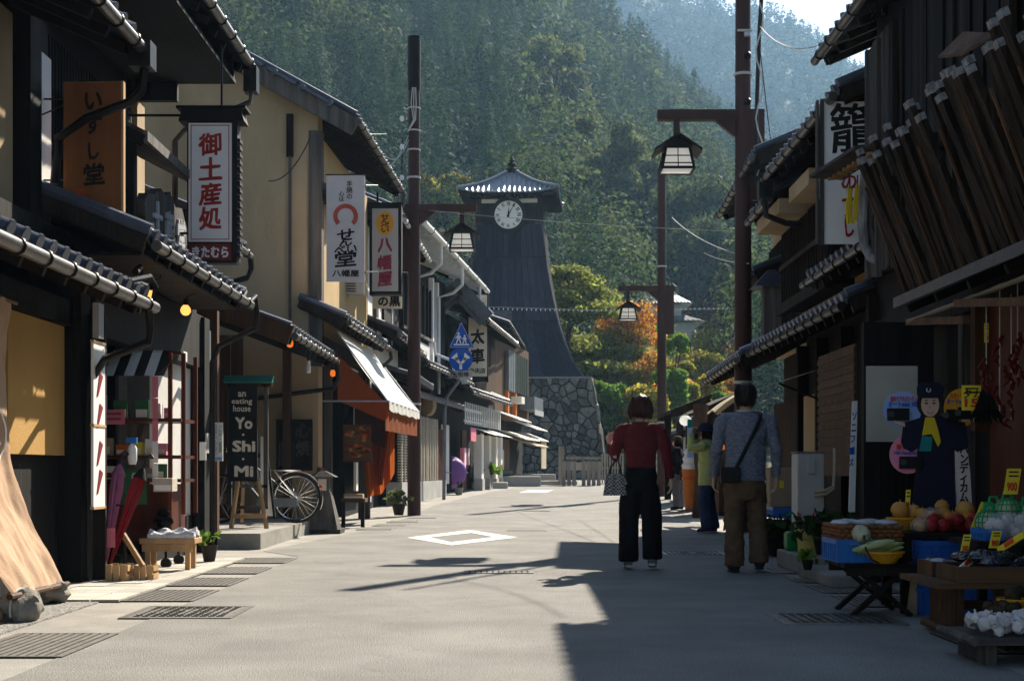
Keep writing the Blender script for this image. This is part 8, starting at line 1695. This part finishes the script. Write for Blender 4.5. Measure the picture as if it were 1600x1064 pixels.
# net bags and garlic on the rear bench
rbn = thing('rear_bench', 'dark bench behind the trestle holding green nets and garlic', 'bench', (3.0, 8.6, 0)); MB().box(2.72, 3.38, 8.32, 8.88, .47, .50).build('top', 'dark_wood', rbn)
for x in (2.76, 3.3): MB().box(x, x+.05, 8.4, 8.45, 0, .47).build('leg', 'dark_wood', rbn)
for i in range(6):
    c = V((X(1546+i*15,8.6), 8.62+.08*(i % 2), .60+.035*(i % 3))); o = thing('net_bag', '%s green net bag of vegetables, counted along the rear bench from the street' % ('first','second','third','fourth','fifth','sixth')[i], 'net bag', c, 'green net bags'); mb = MB(); mb.sph(c, (.075,.07,.07), 14, 10); mb.v = [tuple(V(p)+V((p[0]-c.x,p[1]-c.y,p[2]-c.z)).normalized()*.012*mnoise.noise(V(p)*26)) for p in mb.v]; mb.build('contents', 'cabbage', o, True)
    nm = MB()
    for k in range(8): t = math.pi*k/8; nm.tube([c+V((.079*math.cos(t)*math.cos(a), .074*math.sin(t)*math.cos(a), .074*math.sin(a))) for a in np.linspace(0, 6.28, 17)], .0042, 4, False)
    for k in range(1, 6): a = math.pi*k/6; nm.tube([c+V((.080*math.sin(a)*math.cos(t), .075*math.sin(a)*math.sin(t), .075*math.cos(a))) for t in np.linspace(0, 6.28, 15)], .0042, 4, False)
    nm.build('netting', 'net_green', o); mb = MB(); mb.tube([c+V((-.03,0,.07)), c+V((-.02,0,.115)), c+V((.02,0,.115)), c+V((.03,0,.07))], .009, 6); mb.build('loop', 'net_green', o, True)
crate(X(1537,8.38), X(1566,8.38), 8.35, 8.6, .50, .57, 'crate_blue', 'small light blue tray holding clear garlic bags', name='plastic_tray')
for i in range(22): tag(fruit('garlic_bulb', 'garlic', (X(1550+rs.random()*55,8.42), 8.36+rs.random()*.14, .535+rs.random()*.10), .034), 'pinkish white garlic bulb in the clear bags', 'garlic', 'garlic on the rear bench')
for i in range(4): packet((X(1556+i*16,8.4), 8.37, .585), .085, .07, .085, 'clear_plastic', '%s clear bag of pinkish garlic along the rear bench' % ('first','second','third','fourth')[i], 'clear garlic bags', 'clear_bag')
# near tray of garlic, bowls of taro
nb = thing('near_stand', 'weathered board stand holding white garlic at the picture corner', 'stand', (2.65, 6.9, 0)); MB().box(2.16, 3.0, 6.62, 7.12, .10, .135).build('top', 'grey_wood_h', nb); m = MB(); m.tube([(2.15,6.6,.12),(2.15,7.14,.12)], .022, 8); m.build('log_edge', 'grey_wood', nb, True)
for x in (2.22, 2.9): MB().box(x, x+.05, 6.66, 7.08, 0, .10).build('leg', 'grey_wood', nb)
garl = MB(); prof_ = [(.05,-.72),(.55,-.78),(.95,-.30),(.98,.05),(.70,.50),(.30,.85),(.17,1.15),(.13,1.6)]
for k_, (r_, z_) in enumerate(prof_): garl.v += [(.029*r_*(1+.10*math.cos(5*t))*math.cos(t), .029*r_*(1+.10*math.cos(5*t))*math.sin(t), .029*z_) for t in np.linspace(0, 2*math.pi, 21)[:-1]]
garl.f = [(i*20+j, i*20+(j+1) % 20, (i+1)*20+(j+1) % 20, (i+1)*20+j) for i in range(7) for j in range(20)]+[tuple(range(140,160))]
gsrc = garl.build('garlic_source', 'garlic', None, True, at=(0,0,0)); COL.objects.unlink(gsrc)
def garlic(c, lab, grp, k=1.0):
    o = bpy.data.objects.new('garlic_bulb', gsrc.data); COL.objects.link(o); o.location = c; o.rotation_euler = (rs.uniform(-1.3,1.3), rs.uniform(-1.3,1.3), rs.uniform(0,6)); o.scale = (k,)*3; return tag(o, lab, 'garlic', grp)
for i in range(60): c = V((2.2+rs.random()*.5, 6.66+rs.random()*.4, .155+rs.random()*.06)); garlic(c, 'white garlic bulb heaped on the near stand', 'garlic on the near stand', rs.uniform(.9,1.25))
ts = thing('taro_stand', 'low dark plank stand under the yellow taro bowls', 'stand', (2.7, 7.35, 0)); MB().box(2.42, 3.1, 7.18, 7.5, .10, .125).build('top', 'dark_wood', ts); MB().box(2.5, 2.56, 7.2, 7.48, 0, .1).build('leg', 'dark_wood', ts); MB().box(2.95, 3.01, 7.2, 7.48, 0, .1).build('leg', 'dark_wood', ts)
for i, (px, y, z) in enumerate(((1556,7.3,.125),(1575,7.22,.125),(1585,7.45,.185))):
    c = V((X(px,y), y, z)); bowl(c, .085, .06, 'yellow_plastic', ['yellow bowl of taro beside the trestle foot','yellow bowl of taro nearest the garlic heap','yellow bowl of taro lifted above the other two'][i])
    for k in range(5): packet(c+V((rs.uniform(-.04,.04), rs.uniform(-.04,.04), .06+rs.random()*.04)), .032, .03, .028, 'taro', 'hairy brown taro root in a yellow bowl', 'taro roots', 'taro_root')
for i in range(12): packet((X(1560+rs.random()*50,7.6), 7.52+rs.random()*.1, .18+rs.random()*.10), .045, .04, .035, 'taro', 'dark taro root piled behind the yellow bowls', 'taro pile', 'taro_root')
crate(2.55, 3.0, 6.3, 6.58, 0, .12, 'teal_crate', 'teal crate at the very bottom corner under the garlic stand')
# price cards standing in the goods
for a in ((1414,1421,765,800,9.5,'98','narrow yellow card behind the end pear basket'),(1568,1590,732,772,8.55,'900','yellow card reading 900 above the green nets'),(1500,1512,835,866,8.15,'100','yellow card standing in the grey back tray'),(1545,1560,829,856,8.2,'80','yellow card slanting over the dark bags')): price(*a, dx=6 if a[0] != 1414 else 2)
for k, (p, q, lab) in enumerate(((P(1520,828,8.9),P(1538,785,8.9),'long slanting yellow card between the apples and the nets'),(P(1560,860,7.9),P(1600,835,7.7),'long yellow card lying across the dark bags'),(P(1500,890,7.75),P(1532,862,7.85),'cream card lying against the front tray'))):
    o = thing('price_strip', lab, 'price card', p); MB().bar(p, q, .012, .036, up=(0,0,1)).build('card', 'price_yellow' if k < 2 else 'sign_cream', o); MB().bar(p.lerp(q,.25)+V((-.004,-.010,.006)), p.lerp(q,.6)+V((-.004,-.010,.006)), .004, .025).build('print', 'price_red', o)
# boxes behind the man
crate(X(1203,15.2), X(1240,15.2), 15.0, 15.4, .40, .52, 'crate_blue', 'blue crate with printed lettering below the tan carton'); crate(X(1203,15.2), X(1240,15.2), 15.0, 15.4, .0, .38, 'black', 'dark crate on the ground under the blue lettered crate')
bp2 = struct(MB().box(2.95, 3.4, 9.7, 10.7, .008, .016).build('brick_paving', 'dark_gap'))
for j in range(9):
    for i in range(2): MB().box(2.96+i*.22+.11*(j % 2)*(1 if i == 0 else .0), 3.17+i*.22, 9.71+j*.11, 9.81+j*.11, .01, .022).build('brick', 'brick_red', bp2)
# ================================================================ haze
hz = MB().box(-900, 900, -60, 1300, -4, 470).build('haze', 'white'); hz.data.materials.clear()
hm = bpy.data.materials.new('haze_air'); hm.use_nodes = True; n_ = hm.node_tree; n_.nodes.remove(n_.nodes['Principled BSDF'])
pv = n_.nodes.new('ShaderNodeVolumePrincipled'); pv.inputs['Color'].default_value = (.40,.68,1.0,1); pv.inputs['Density'].default_value = HAZE; pv.inputs['Anisotropy'].default_value = .25
n_.links.new(pv.outputs[0], n_.nodes['Material Output'].inputs['Volume']); hz.data.materials.append(hm); stuff(hz); hz['label'] = 'thin bluish morning haze in the valley air'; hz['category'] = 'haze'
bpy.data.scenes.remove(WORK)
